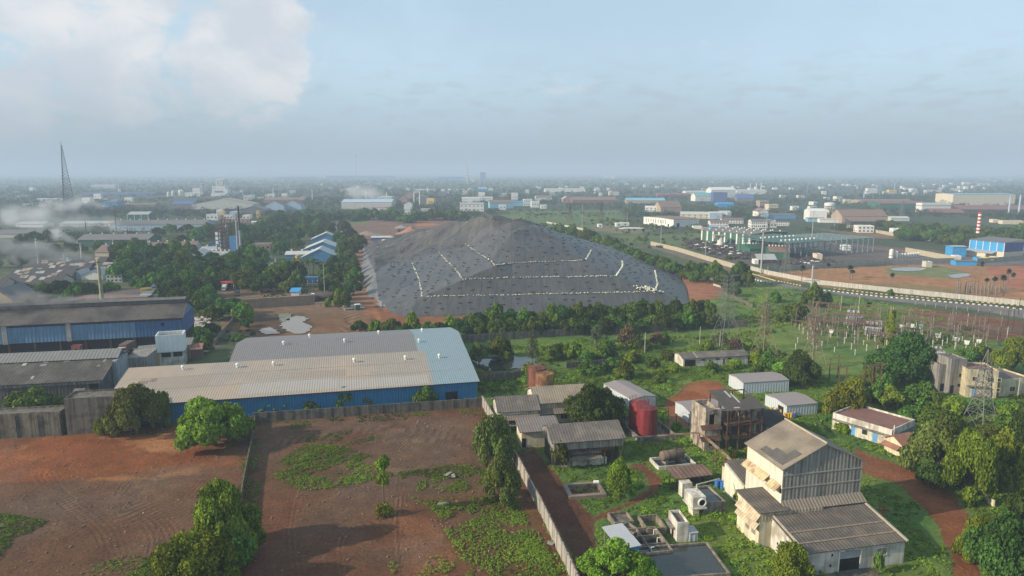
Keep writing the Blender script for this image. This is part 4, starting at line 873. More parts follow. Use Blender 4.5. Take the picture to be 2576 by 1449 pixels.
# drums
def drum(): 
    t = thing('drum', '', 'drum'); mb = MB(); mb.lathe([(.29,0),(.29,.28),(.31,.3),(.29,.32),(.29,.58),(.31,.6),(.29,.62),(.29,.9),(.27,.9),(.26,.87),(.02,.87)],14); mb.build('barrel', mat('yellow_drum', (.55,.33,.03), rough=.5, var=.2, rnd=.25), t); mb = MB(); mb.lathe([(.05,.87),(.05,.93)],8,(.12,0)); mb.build('bung', DARK, t); return t
d0 = drum(); first = True; spots = []
for bx, by, n_ in ((1975,1050,8), (1950,1041,5), (1958,1034,4), (1940,1036,3)):
    for k in range(n_): spots.append((bx + (k%4)*7.6 + random.uniform(-1,1), by - (k//4)*4.2 + random.uniform(-.6,.6)))
BLD = mat('blue_drum', (.03,.10,.32), rough=.5); WHD = mat('white_drum', (.6,.6,.58), rough=.5)
for i, (x, y) in enumerate(spots):
    o = d0 if first else dup(d0, (0,0,0), random.uniform(0,6)); first = False; o.location = G(x, y); c = 'yellow'
    if i in (3, 9, 15): c = 'blue'
    if i in (12, 14): c = 'white'
    o.scale = (1.15,1.15,1.25)
    tag(o, f'{c} plastic drum standing on red earth by the open metal shed', None, f'{c} drums by the open metal shed')
    if c != 'yellow':
        for ch in o.children:
            if ch.name.startswith('barrel'): ch.data = ch.data.copy(); ch.data.materials[0] = BLD if c == 'blue' else WHD
# ---------------------------------------------------------------- big corrugated works building, lower right
U = Vector((math.cos(ROT), math.sin(ROT), 0)); Vv = Vector((-math.sin(ROT), math.cos(ROT), 0))
A = G(2025, 1389, 3.9); B = G(2277.6, 1356, 3.9); rot = ang(A, B)
t = thing('gabled_works', 'tall grey gabled works building with a low front annex and roller door', 'works building', A, rot); La = (B-A).length
loc = lambda p: Matrix.Rotation(-rot, 3, 'Z') @ (Vector((p.x, p.y, 0)) - A)
W = MB(); vol(W, None, 0, 0, La, 9.0, -.3, 4.0, 1.5, 'mono'); W.build('annex_wall', WHITE, t)
Rf = MB(); vol(None, Rf, 0, 0, La, 9.0, 0, 3.75, 1.5, 'mono', .45); Rf.build('annex_roof', mat('dark_asbestos_roof', (.105,.09,.078), var=.25, rib=.2, ribw=.62, tint=(.17,.135,.10), tint_amt=.5, tint_scale=.3), t)
mb = MB(); s = 1.5/9
for y in (1.7, 4.2): z = 4.0 + y*s; mb.slab((.3,y-.15,z),(La-.3,y-.15,z),(La-.3,y+.15,z+.3*s),(.3,y+.15,z+.3*s),.05)
mb.build('lap_stain', mat('lap_stain', (.21,.165,.12), var=.5, scale=2.5), t)
mb = MB(); mb.slab((La-.25,-.6,4.02),(La+.12,-.6,4.02),(La+.12,9.2,5.62),(La-.25,9.2,5.62),.3); mb.build('verge', mat('pale_verge', (.38,.33,.26), var=.2), t); mb = MB(); mb.slab((-.12,-.6,4.0),(.2,-.6,4.0),(.2,9.2,5.6),(-.12,9.2,5.6),.3); mb.build('verge', mat('pale_verge', (0,0,0)), t)
mb = MB(); mb.box(6.0,-.03,-.1,9.6,-.003,3.1); d_ = mb.build('roller_door', DARK, t); mb = MB(); mb.box(6.0,-.09,2.0,9.6,-.04,3.1); mb.build('shutter', mat('shutter_steel', (.25,.29,.30), var=.15), d_)
mb = MB(); mb.box(5.75,-.14,-.1,6.0,-.003,3.3); mb.box(9.6,-.14,-.1,9.85,-.003,3.3); mb.build('frame', CREAMW, d_)
opening(t, (La, 9), 'window', 'f', 12.6, 1.75, 1.7, 1.15, mat('shuttered_window', (.22,.20,.18), rib=.4, ribw=.25), CREAMW)
for x, z in ((1.2,.8), (4.4,.9), (4.6,2.6)): opening(t, (La, 9), 'wall_hole', 'f', x, z, .3, .4, DARK)
mb = MB(); mb.slab((5.0,-3.6,-.02),(10.6,-3.0,-.02),(10.2,-.15,.05),(5.3,-.15,.05),.3); mb.build('ramp', CONC_D, t)
for y, z in ((1.6,2.6),(4.2,2.9),(6.5,1.3)): opening(t, (La, 9), 'wall_hole', 'l', y, z, .35, .4, DARK)
# main tall block
y0, y1 = 10.2, 20.8; x0, x1 = La-15.0, La-.2; W = MB(); vol(W, None, x0, y0, x1, y1, -.3, 12.7, 3.6, 'y'); W.build('wall', CREAMW, t)
mb = MB(); xm = (x0+x1)/2; mb.add([(x0-.03,y0-.06,6.8),(x1+.03,y0-.06,6.8),(x1+.03,y0-.06,12.4),(xm,y0-.06,16.0),(x0-.03,y0-.06,12.4),(x0-.03,y0-.004,6.8),(x1+.03,y0-.004,6.8),(x1+.03,y0-.004,12.4),(xm,y0-.004,16.0),(x0-.03,y0-.004,12.4)],
    [(0,1,2,3,4),(5,9,8,7,6),(0,5,6,1),(1,6,7,2),(2,7,8,3),(3,8,9,4),(4,9,5,0)]); mb.build('front_cladding', CORR, t)
mb = MB()
for z in (8.9, 11.1): mb.box(x0, y0-.13, z, x1, y0-.065, z+.18)
mb.build('cladding_band', mat('pale_band', (.32,.29,.24), var=.4, scale=2), t)
Rf = MB(); vol(None, Rf, x0, y0, x1, y1, 0, 12.4, 3.6, 'y', .45); Rf.build('roof', ASBY, t)
mb = MB(); mb.beam((xm,y0-.5,16.32),(xm,y1+.5,16.32),.16); mb.build('ridge_cap', mat('pale_verge', (0,0,0)), t)
mb = MB(); s = 3.6/((x1-x0)/2)
for a in ((.2,.6,2.2,5.2),(2.25,.5,3.6,2.4),(.25,5.3,1.4,7.2)): mb.slab((x0+a[0],y0+a[1],12.62+a[0]*s),(x0+a[2],y0+a[1],12.62+a[2]*s),(x0+a[2],y0+a[3],12.62+a[2]*s),(x0+a[0],y0+a[3],12.62+a[0]*s),.04)
mb.build('patch', mat('dark_roof_sheet', (.095,.085,.08), var=.25, rib=.15, ribw=.6, ribaxis=1), t)
mb = MB(); mb.slab((x0-.2,y0-1.5,5.75),(x1+.35,y0-1.5,5.75),(x1+.1,y0-.07,6.85),(x0-.1,y0-.07,6.85),.1); mb.build('front_awning', mat('brown_awning', (.21,.175,.14), rib=.35, ribw=.6, var=.2), t)
mb = MB(); mb.box(x0, y0-1.15, 5.1, x1, y0-.2, 5.62); mb.build('clerestory', CORRC, t)
mb = MB()
for a, b, z in ((y0+.2,y0+2.9,9.4),(y0+3.5,y1-.2,9.6)): mb.slab((x0-1.3,b,z-.9),(x0-1.3,a,z-.9),(x0-.02,a,z+.1),(x0-.02,b,z+.1),.09)
mb.build('side_awning', mat('peeling_awning', (.50,.38,.22), rib=.3, ribw=.6, ribaxis=1, var=.3, tint=(.2,.14,.09), tint_amt=.7, tint_scale=.8), t)
mb = MB(); mb.box(x0-.04,y0+3.0,8.2,x0-.003,y0+3.5,9.1); mb.box(x0-.04,y0+.05,8.0,x0-.003,y0+.5,8.8); mb.build('window', DARK, t)
# side annex on the left with dark roof and stacked awnings
sx0, sx1, sy0, sy1 = -2.2, x0-.05, 8.6, 15.2
W = MB(); vol(W, None, sx0, sy0, sx1, sy1, -.3, 6.3, .5, 'mono'); W.build('side_wall', mat('yellowed_white', (.60,.54,.40), var=.15, streak=.3), t)
Rf = MB(); vol(None, Rf, sx0, sy0, sx1, sy1, 0, 6.0, .5, 'mono', .4); Rf.build('side_roof', mat('dark_asbestos_roof', (0,0,0)), t)
mb = MB(); mb.box(sx0, sy0-.1, 4.6, x1-8, sy0-.004, 5.9); mb.build('corrugated_band', CORRC, t)
mb = MB()
for z in (5.2, 3.9): mb.slab((sx0-.95,sy1-.6,z-.75),(sx0-.95,sy0-.1,z-.75),(sx0-.02,sy0-.1,z+.45),(sx0-.02,sy1-.6,z+.45),.1)
mb.build('stacked_awning', mat('cream_awning', (.48,.40,.28), rib=.25, ribw=.6, ribaxis=1, var=.25, tint=(.25,.18,.12), tint_amt=.6, tint_scale=.7), t)
for y in (9.6, 11.4): mb = MB(); mb.box(sx0-.06, y, 1.6, sx0-.004, y+1.1, 2.6); mb.build('window', mat('shuttered_window', (0,0,0)), t)
# low rear wing with dark roof
q0 = loc(G(1863, 1212)); W = MB(); vol(W, None, q0.x-.5, 21.2, x0-.06, 28, -.3, 4.3, 1.6, 'mono'); W.build('rear_wing', CREAMW, t); Rf = MB(); vol(None, Rf, q0.x-.5, 21.2, x0-.06, 28, 0, 4.0, 1.6, 'mono', .3); Rf.build('wing_roof', mat('dark_asbestos_roof', (0,0,0)), t)
shed('yellowed_outhouse', 'small peeling cream outhouse with rusty frame under the pipe run', 'outhouse', G(1868,1255), G(1896,1250), 6.5, 3.6, .3, mat('yellowed_white', (0,0,0)), RUST, 'mono', .2, ops=[('door','f',.6,0,.8,2.0,DARK)])
shed('dark_roofed_store', 'long low store with black roof between the ruined tower and the gabled works', 'store', G(1925,1118), G(1985,1112), 10, 4.2, 1.4, CONC, mat('black_roof', (.03,.028,.028), var=.3), 'x', .3)
# ---------------------------------------------------------------- ruined steel frame tower
A = G(1832.3, 1032, 9.4); B = G(1919.7, 1025, 9.4); rot = ang(A, B); L_ = (B-A).length; D = 8.0
t = thing('ruined_plant', 'ruined three level rusty steel frame plant with broken roof and gutted concrete tower', 'ruin', A, rot)
nx = 4
for i in range(nx):
    for y in (0, D/2, D):
        if i == 2 and y == D/2: continue
        mb = MB(); x = i*L_/(nx-1); mb.beam((x,y,-.3),(x,y,9.3 + 1.6*y/D),.15); mb.build('column', RUST, t)
fl = MB()
for z in (3.0, 6.0):
    fl.box(-.2, .3, z, L_+.2, D, z+.12)
    for y in (0, D/2, D): fl.beam((-.2,y,z-.12),(L_+.2,y,z-.12),.14)
    for i in range(nx): fl.beam((i*L_/(nx-1),0,z-.12),(i*L_/(nx-1),D,z-.12),.14)
fl.build('floor', RUST, t)
mb = MB()
for z in (3.1, 6.1):
    for k in (.5, 1.0): mb.beam((-.1,-.05,z+k),(L_+.1,-.05,z+k),.04)
for i in range(nx-1):
    x, x2 = i*L_/(nx-1), (i+1)*L_/(nx-1); mb.beam((x,0,6.2),(x2,0,9.2),.06); mb.beam((x,0,.2) if i else (x,0,3),(x2,0,2.9),.06); mb.beam((x+.8,.1,-.2),(x+.8,.1,5.8),.08)
mb.beam((-.3,0,9.3),(L_+.3,0,9.3),.15); mb.beam((-.3,D,10.9),(L_+.3,D,10.9),.15)
for i in range(nx): mb.beam((i*L_/(nx-1),0,9.3),(i*L_/(nx-1),D,10.9),.12)
mb.build('bracing', RUST, t)
rf = MB(); s = 1.6/D; th = .1
def rp(x0, x1, y0, y1): rf.slab((x0,y0,9.52+y0*s),(x1,y0,9.52+y0*s),(x1,y1,9.52+y1*s),(x0,y1,9.52+y1*s),th)
rp(-.4, L_*.52, -.5, D+.4); rp(L_*.52+.01, L_+.4, -.5, D*.45); rp(L_*.86, L_+.4, D*.45+.01, D*.7); rf.build('roof', mat('broken_dark_roof', (.075,.066,.06), var=.25, rib=.15, ribw=.6), t)
rf = MB(); rp(L_*.36, L_*.42, D*.6, D*.95); rp(L_*.47, L_*.515, D*.3, D*.8); rp(L_*.2, L_*.36, .3, .7); rf2 = MB(); rf2.add([(a,b,c+.05) for a,b,c in rf.v], rf.f); rf2.build('patch', mat('pale_patch_2', (0,0,0)), t)
VES = mat('old_vessel', (.16,.12,.09), var=.4, streak=.4)
for x, y, z, r, h in ((1.6,2.2,0,.7,2.6),(1.7,2.3,3.15,.6,2.2),(4.1,2.4,0,.55,2.7),(6.3,2.6,3.15,.7,2.3),(7.2,1.4,0,.45,8.4),(4.0,5.0,6.15,.7,2.0),(5.6,2.2,6.15,.5,1.9),(2.6,5.4,3.15,.8,2.2)):
    mb = MB(); mb.lathe([(r*.5,z),(r,z+.25),(r,z+h-.3),(r*.6,z+h),(.05,z+h+.1)],12,(x,y)); mb.build('vessel', VES if h < 8 else mat('pale_vessel', (.34,.30,.25), streak=.3), t)
rr = random.Random(9)
for k in range(16):
    x, y, z = rr.uniform(.4,L_-.4), rr.uniform(.2,D*.6), rr.choice((.3,3.2,6.2)); mb = MB(); h = rr.uniform(.8,2.4); m_ = rr.choice((RUST, RUST, VES, mat('pale_pipe', (.42,.42,.38)), mat('blue_grey_pipe', (.2,.3,.32))))
    mb.beam((x,y,z),(x,y,z+h),.07,8); mb.beam((x,y,z+h),(x+rr.uniform(-1.2,1.2),y+rr.uniform(-.5,.5),z+h),.07,8); mb.build('pipe', m_, t)
W = MB(); x0, x1, y0, y1 = -4.6, -.9, 1.2, 7.4; W.box(x0, y0+.25, -.3, x0+.25, y1, 9.6); W.box(x1-.25, y0+.25, -.3, x1, y1, 9.2); W.box(x0, y1+.003, -.3, x1, y1+.25, 9.4)
for z0, z1, xa, xb in ((-.3,1,x0,x1),(1,2.9,x0,x0+1.2),(1,2.9,x0+2.5,x1),(2.9,5.6,x0,x1),(5.6,8.4,x0,x0+.9),(5.6,8.4,x0+2.2,x1),(8.4,9.3,x0,x1)): W.box(xa, y0, z0+.002, xb, y0+.25, z1)
W.box(x0+.25,y0+.25,8.1,x1-.25,y1,8.3); W.build('concrete_tower', mat('burnt_plaster', (.40,.34,.27), var=.3, streak=.5, tint=(.15,.12,.10), tint_amt=.8, tint_scale=.7), t)
for z in (2.9, 5.5): mb = MB(); mb.slab((x0-1.2,y0-1.1,z-.3),(x1-.2,y0-1.1,z-.3),(x1-.2,y0-.01,z+.5),(x0-1.2,y0-.01,z+.5),.08); mb.build('rusty_canopy', RUST, t)
mb = MB()
for i in range(12): z = i*.26; mb.box(-.85, -.9+i*.3, z+3.1, -.05, -.62+i*.3, z+3.15)
mb.beam((-.85,-.9,3.1),(-.85,2.6,6.2),.05); mb.beam((-.05,-.9,3.1),(-.05,2.6,6.2),.05); mb.build('stair', RUST, t)
# free standing posts behind the ruin
for i, (x, y, h) in enumerate(((1732,1085,4.2),(1743,1083,4.4),(1761,1088,6.5),(1700,1082,4.0),(1667,1080,4.2),(1680,1072,4.4))):
    t = thing('rusty_post', f'{nth(i,6)} of the bare rusty posts between the red tanks and the ruined plant', 'post', G(x,y), 0, 'bare rusty posts'); mb = MB(); mb.beam((0,0,-.3),(0,0,h),.09); mb.build('shaft', RUST, t); mb = MB(); mb.box(-.3,-.06,h-.1,.3,.06,h); mb.build('crosspiece', RUST, t)
# ---------------------------------------------------------------- pipe rack
t = thing('pipe_rack', 'rusty overhead pipe run on posts from the raised shed past the ruined plant', 'pipe rack', G(1572,1135)); o = Vector(t.location)
pts = [P(1572,1102,3.4), P(1660,1096,3.4), P(1762,1088,3.4), P(1830,1150,3.4), P(1905,1228,3.4)]; mb = MB()
for a, b in zip(pts[:-1], pts[1:]):
    n = Vector((-(b-a).y, (b-a).x, 0)).normalized()
    for k in (-.28, 0, .3): mb.beam(a-o+n*k+Vector((0,0,.12*abs(k))), b-o+n*k+Vector((0,0,.12*abs(k))), .1 if k == 0 else .07, 8)
mb.build('pipes', mat('rusty_pipe', (.30,.22,.15), var=.3, tint=(.14,.07,.045), tint_amt=.9, tint_scale=.5), t)
for p in walk(pts, 4.2):
    mb = MB(); p = p-o; mb.beam((p.x,p.y,-.3),(p.x,p.y,3.35),.09); mb.beam((p.x-.45,p.y,3.25),(p.x+.45,p.y,3.25),.07); mb.build('post', RUST2, t)
mb = MB(); p = P(1762,1088,3.4)-o; mb.beam((p.x+.4,p.y-.4,-.2),(p.x+.4,p.y-.4,3.5),.1,8); mb.build('white_pipe', WHITE2, t)
for i, p in enumerate((G(1797,1192), G(1820,1200), G(1845,1185))):
    t = thing('lattice_post', f'{nth(i,3)} of the small lattice posts under the pipe run by the gabled works', 'lattice post', p, 0, 'lattice posts under the pipe run'); mb = MB()
    for sx in (-.3,.3): mb.beam((sx,0,-.2),(sx,0,4.6),.05)
    for k in range(9): mb.beam((-.3,0,k*.5),(.3,0,k*.5+.5),.03)
    mb.build('frame', RUST, t)
# ---------------------------------------------------------------- tanks, pits and small plant in the grass
def open_tank(name, label, FL, FR, D, h, m, inner=None, iz=None, cells=(), th=.22, cat='tank', z_is_rim=True):
    A = G(*FL, h if z_is_rim else 0); B = G(*FR, h if z_is_rim else 0); t = thing(name, label, cat, A, ang(A, B)); L_ = (B-A).length; mb = MB()
    mb.box(0,0,-.4,L_,th,h); mb.box(0,D-th,-.4,L_,D,h); mb.box(0,th,-.4,th,D-th,h); mb.box(L_-th,th,-.4,L_,D-th,h); mb.build('rim', m, t)
    for c in cells:
        k, v = c; mb = MB(); 
        if k == 'x': mb.box(v*L_-.09, th, -.4, v*L_+.09, D-th, h-.04)
        else: mb.box(th, v*D-.09, -.4, L_-th, v*D+.09, h-.06)
        mb.build('divider', m, t)
    mb = MB(); z = iz if iz is not None else .1; mb.quad((th,th,z),(L_-th,th,z),(L_-th,D-th,z),(th,D-th,z)); mb.build('water' if inner is WD else 'bed', inner or CONC_D, t); return t, L_
MOSSC = mat('mossy_concrete', (0,0,0)); OLDC = mat('old_tank_concrete', (.24,.20,.155), var=.25, streak=.4, tint=(.12,.10,.08), tint_amt=.7, tint_scale=.8)
A_ = G(*q('3',1180,1445), 1.2)
open_tank('black_pool', 'large low concrete pool of black water near the bottom edge', (1632,1456), (1838,1442), 8.8, 1.1, OLDC, WD, .85, th=.3)
open_tank('settling_tank', 'small rough settling tank half filled with grass', q('3',705,690), q('3',985,660), 3.6, .9, OLDC, MOSSC, .45)
open_tank('settling_tank', 'square settling tank with a white pipe stub on its front edge', q('3',1170,775), q('3',1450,750), 4.6, 1.1, OLDC, CONC_D, -.2)
open_tank('settling_tank', 'short settling tank grown over with grass behind the blue shed', q('3',975,835), q('3',1085,800), 3.4, .9, OLDC, MOSSC, .5)
t, L_ = open_tank('divided_tank', 'large settling tank divided into several dark cells beside the blue shed', q('3',1045,1130), q('3',1545,1080), 7.6, 1.2, OLDC, WD, .25, cells=(('x',.42),('y',.34),('y',.68)))
for x, y in ((2.2,.3),(4.2,2.8),(4.6,5.3)):
    mb = MB(); mb.beam((x,y,.2),(x,y,1.9),.07,8); mb.beam((x,y,1.9),(x+.5,y,1.9),.07,8); mb.build('pipe', WHITE2, t)
# blue shed over pumps
A = G(*q('3',795,1055), 2.6); B = G(*q('3',1058,1000), 2.6); t = thing('pump_shed', 'small shed with pale sheet roof and blue front over the pump set', 'pump shed', A, ang(A,B)); L_ = (B-A).length; D = 5.6
mb = MB()
for x in (.1, L_-.1):
    for y in (.1, D/2, D-.1): mb.beam((x,y,-.2),(x,y,2.6),.06)
mb.build('posts', STEEL, t); mb = MB(); mb.slab((-.3,-.3,2.62),(L_+.2,-.3,2.62),(L_+.2,D*.42,2.9),(-.3,D*.42,2.9),.06); mb.slab((-.3,D*.42+.02,2.86),(L_+.2,D*.42+.02,2.86),(L_+.2,D+.3,3.2),(-.3,D+.3,3.2),.06); mb.build('roof', mat('pale_sheet_roof', (.40,.41,.42), rough=.55, var=.06, rib=.12, ribw=.5, ribaxis=1), t)
mb = MB(); mb.box(.05,-.05,1.2,L_-.05,0,2.55); mb.build('front_panel', mat('bright_blue_sheet', (.10,.30,.55), rough=.5, rib=.35, ribw=.5, var=.08), t); mb = MB(); mb.box(-.5,.2,-.3,L_+.2,D-.2,.1); mb.build('slab', CONC, t)
for i, (x, y) in enumerate((q('3',635,930), q('3',690,965))):
    t = thing('black_tank', ('taller','shorter')[i] + ' black plastic water tank by the small blue pump shed', 'water tank', G(x, y+18)); h = (1.7,1.3)[i]; mb = MB(); mb.lathe([(.6,0),(.62,h*.3),(.6,h*.32),(.62,h*.6),(.58,h*.85),(.3,h),(.25,h+.1)],16); mb.build('body', mat('black_plastic', (.02,.02,.022), rough=.4), t, True); mb = MB(); mb.lathe([(.27,h+.1),(.27,h+.16)],12); mb.build('lid', mat('black_plastic', (0,0,0)), t)
# concrete kiosk and cabinet
A = G(*q('3',1590,965)); B = G(*q('3',1750,955)); t = shed('concrete_kiosk', 'small concrete kiosk with flat roof right of the divided tank', 'kiosk', A, B, 4.2, 3.0, 0, WHITE, CONC_D, 'flat'); L_, D = dim(t)
mb = MB(); mb.box(-.8,.8,1.9,-.004,4.0,2.05); mb.build('canopy', CONC, t); opening(t, (L_,D), 'door', 'l', 1.5, 0, .9, 1.8, DARK)
A = G(*q('3',1768,960)); t = thing('meter_cabinet', 'pale ribbed metal cabinet beside the concrete kiosk', 'cabinet', A, ROT); mb = MB(); mb.box(0,0,0,1.5,1.9,1.5); mb.build('case', SHEDW, t); mb = MB(); mb.slab((-.1,-.1,1.52),(1.6,-.1,1.52),(1.6,2,1.75),(-.1,2,1.75),.06); mb.build('lid', STEEL, t)
# filter tank
A = G(*q('3',1985,405), 1.9); B = G(*q('3',2290,375), 1.9); t, L_ = open_tank('filter_tank', 'raised concrete tank of dark water with a white filter box at its corner', q('3',1985,405), q('3',2290,375), 6.4, 1.9, CONC, WD, 1.6, th=.3)
mb = MB(); mb.box(-.3,-.35,-.3,L_+.1,-.003,.5); mb.build('plinth', CONC, t); mb = MB(); mb.box(-2.6,-.9,1.6,-.2,2.6,3.6); mb.box(-2.8,-1.1,1.35,0,2.8,1.59); fb = mb.build('filter_box', WHITE, t); mb = MB(); mb.box(-2.4,-.6,-.3,-1.2,1.5,1.34); mb.build('pedestal', CREAMW, t)
mb = MB(); n = 20; vs = [(-.9+.62*r*math.cos(2*math.pi*i/n), -.9-d, 2.55+.62*r*math.sin(2*math.pi*i/n)) for r, d in ((1.25,.003),(1.25,.2),(.95,.2),(.95,.05)) for i in range(n)]
mb.add(vs, [(k*n+i,k*n+(i+1)%n,(k+1)*n+(i+1)%n,(k+1)*n+i) for k in range(3) for i in range(n)]); mb.build('duct_ring', WHITE2, fb); mb = MB(); mb.add([(-.9+.62*.94*math.cos(2*math.pi*i/n), -.96, 2.55+.62*.94*math.sin(2*math.pi*i/n)) for i in range(n)], [tuple(range(n))]); mb.build('duct_mouth', DARK, fb)
mb = MB(); mb.beam((-.8,1.6,3.6),(-.8,1.6,4.7),.12,8); mb.beam((-.8,1.6,4.7),(4.6,3.4,4.5),.12,8); mb.build('pipe', mat('pale_pipe', (0,0,0)), t); mb = MB(); mb.box(-1.2,6.42,-.3,.8,8.0,2.6); mb.build('rear_chamber', WHITE, t)
for i, (x, y) in enumerate(((1803,1226),(1811,1224),(1817,1229))):
    o = dup(d0, G(x,y), i, f'blue drum near the filter tank pipe, {nth(i,3)} of three', (1.4,1.4,1.5), 'blue drums by the filter tank')
    for ch in o.children:
        if ch.name.startswith('barrel'): ch.data = ch.data.copy(); ch.data.materials[0] = mat('bright_blue_drum', (.04,.16,.45), rough=.45)
# rusty lean-to
A = G(1700, 1228); B = G(1785, 1218); t = thing('open_lean_to', 'low open lean-to with rusty sheet roof and scrap beneath it', 'lean-to', A, ang(A,B)); L_ = (B-A).length; mb = MB()
for x in (.2, L_/2, L_-.2):
    for y in (.2, 3.0): mb.beam((x,y,-.2),(x,y,2.0+.15*y),.07)
mb.build('posts', RUST, t); mb = MB(); mb.slab((-.4,-.4,2.1),(L_+.4,-.4,2.1),(L_+.4,3.5,2.65),(-.4,3.5,2.65),.06); mb.build('roof', mat('rusty_sheet_roof', (.14,.085,.065), var=.3, rib=.25, ribw=.9, tint=(.20,.12,.09), tint_amt=.6, tint_scale=.4), t)
mb = MB()
for k in range(40): x, y = random.uniform(.3,L_+.8), random.uniform(-1.2,2.6); s = random.uniform(.15,.45); mb.box(x,y,-.05,x+s,y+s,s*1.2)
tag(mb.build('scrap_heap', mat('dark_scrap', (.06,.05,.045), var=.5), None), 'dark scrap heaped under and around the rusty lean-to', 'scrap heap', kind='stuff').matrix_world = Matrix.Translation(A) @ Matrix.Rotation(ang(A,B), 4, 'Z')
# horizontal tank in its bund
A = G(*q('2',430,1260)); B = G(*q('2',985,1190)); t, L_ = open_tank('tank_basin', 'low whitish concrete basin holding the old horizontal tank', q('2',430,1215), q('2',985,1165), 4.6, .7, WHITE, WD, .12, cat='basin')
c = A + Matrix.Rotation(ang(A,B), 3, 'Z') @ Vector((L_*.52, 2.5, 0)); htank('horizontal_tank', 'brown horizontal tank lying on saddles in the whitish basin', c, ang(A,B)+.06, 1.05, 5.6, 1.75, mat('brown_tank', (.17,.125,.095), var=.2, streak=.3), CONC)
# broken pit
A = G(1432, 1253); B = G(1526, 1247); t, L_ = open_tank('broken_pit', 'broken open pit full of rubble beside the round bush', (1432,1250), (1526,1243), 5.6, .5, mat('brown_slab', (.20,.15,.125), var=.3), mat('rust_rubble', (.10,.06,.04), var=.6, scale=3), -.05, cat='pit', th=.8)
mb = MB()
for k in range(30): x, y = random.uniform(.6,L_-.6), random.uniform(1.4,5.0); s = random.uniform(.2,.6); mb.box(x,y,-.2,x+s,y+s*.8,random.uniform(.1,.5))
mb.build('rubble', mat('rust_rubble', (0,0,0)), t)['kind'] = 'stuff'
t = thing('pump', 'small white pump standing at the corner of the broken pit', 'pump', G(*q('3',440,150))); mb = MB(); mb.box(-.5,-.4,0,.5,.4,.3); mb.build('base', RUST, t); mb = MB(); mb.beam((-.5,0,.65),(.5,0,.65),.33,12); mb.build('motor', WHITE2, t)
# right hand houses
A = G(*q('l',885,418), 3.4); B = G(*q('l',1043,385), 3.4)
t = shed('red_roofed_block', 'long white block with flat dull red roof beside the dirt track', 'building', G(2240,1124), G(2298,1096), 13.5, 3.5, 0, WHITE, mat('dull_red_roof', (.19,.095,.075), var=.15, tint=(.13,.075,.06), tint_amt=.5, tint_scale=.4), 'flat', ops=[('door','l',3.0,0,1.0,2.1,mat('blue_door', (.10,.28,.5))),('door','l',8.0,0,1.0,2.1,mat('blue_door', (0,0,0))),('window','l',5.2,1.0,1.2,1.1,GLASS,CREAM),('window','l',10.6,1.0,1.2,1.1,GLASS,CREAM)])
L_, D = dim(t); mb = MB(); mb.box(-.9,.3,2.5,-.004,D-.3,2.65); mb.build('canopy', CONC, t); mb = MB(); mb.beam((.6,-.15,0),(.6,-.15,4.9),.1,8); mb.build('drain_pipe', WHITE2, t); mb = MB(); mb.box(.6,-.05,1.2,L_-.2,-.004,2.4); mb.build('end_recess', mat('grey_recess', (.17,.16,.155), var=.3), t)
t = shed('tiled_hut', 'little cream hut with stepped terracotta tile roofs half under the big tree', 'hut', G(2266,1150), G(2302,1143), 4.2, 2.9, 1.2, CREAM, TERR, 'x', .5, ops=[('window','l',1.2,.9,1.0,1.0,GLASS,CREAMW)]); L_, D = dim(t)
mb = MB(); mb.slab((-1.5,0,1.7),(-.02,0,2.3),(-.02,D,2.3),(-1.5,D,1.7),.1); mb.build('porch_roof', TERR, t)
wall('garden_wall', 'short yellowish wall stub under the bright round trees near the track', [G(2478,1258), G(2500,1276)], 1.3, CREAM, post=False)
# control building beside the pylon
A = G(2362, 1001); B = G(2424, 996); t = shed('grey_stair_tower', 'grey rendered stair tower of the old control building', 'building', G(2385,989), G(2424,988), 6, 9.2, 0, mat('grey_render', (.27,.255,.235), var=.2, streak=.5, tint=(.16,.15,.135), tint_amt=.6, tint_scale=.6), CONC_D, 'flat', ops=[('window','f',2.6,4.6,.7,.8,DARK),('window','f',2.5,1.8,.7,.8,DARK),('door','f',.4,0,1,2.2,DARK)])
shed('grey_side_tower', 'lower grey side tower against the stair tower of the control building', 'building', G(2357,984), G(2383,984), 5, 7.2, 0, mat('grey_render', (0,0,0)), CONC_D, 'flat', ops=[('door','f',.7,0,1,2.2,DARK)])
t = shed('control_building', 'two storey pale yellow control building behind the pylon', 'building', G(2426,998), G(2505,1003), 8, 7.3, 0, mat('pale_yellow', (.56,.49,.32), var=.15, streak=.35, tint=(.36,.31,.23), tint_amt=.6, tint_scale=.4), mat('dull_red_roof', (0,0,0)), 'flat', ops=[('window','f',1.4,4.6,1.3,1.1,GLASS,CREAM),('window','f',5.0,4.6,1.3,1.1,GLASS,CREAM),('window','f',7.4,4.8,.8,.9,GLASS,CREAM),('window','f',7.4,2,.8,.9,GLASS,CREAM),('door','f',1.6,0,1.1,2.2,mat('blue_door', (0,0,0)))])
L_, D = dim(t); mb = MB(); mb.box(0,-1.0,3.2,L_*.7,-.004,3.35); mb.build('ledge', CONC, t)
t = shed('yellow_annex', 'low pale yellow annex with dark flat roof right of the control building', 'building', G(2512,997), G(2590,992), 9, 4.3, 0, mat('pale_yellow', (0,0,0)), mat('brown_flat_roof', (.14,.11,.095), var=.15), 'flat', ops=[('window','f',3.2,1.3,1.6,1.2,GLASS,CREAM),('window','l',3,1.3,1.4,1.2,GLASS,CREAM)])
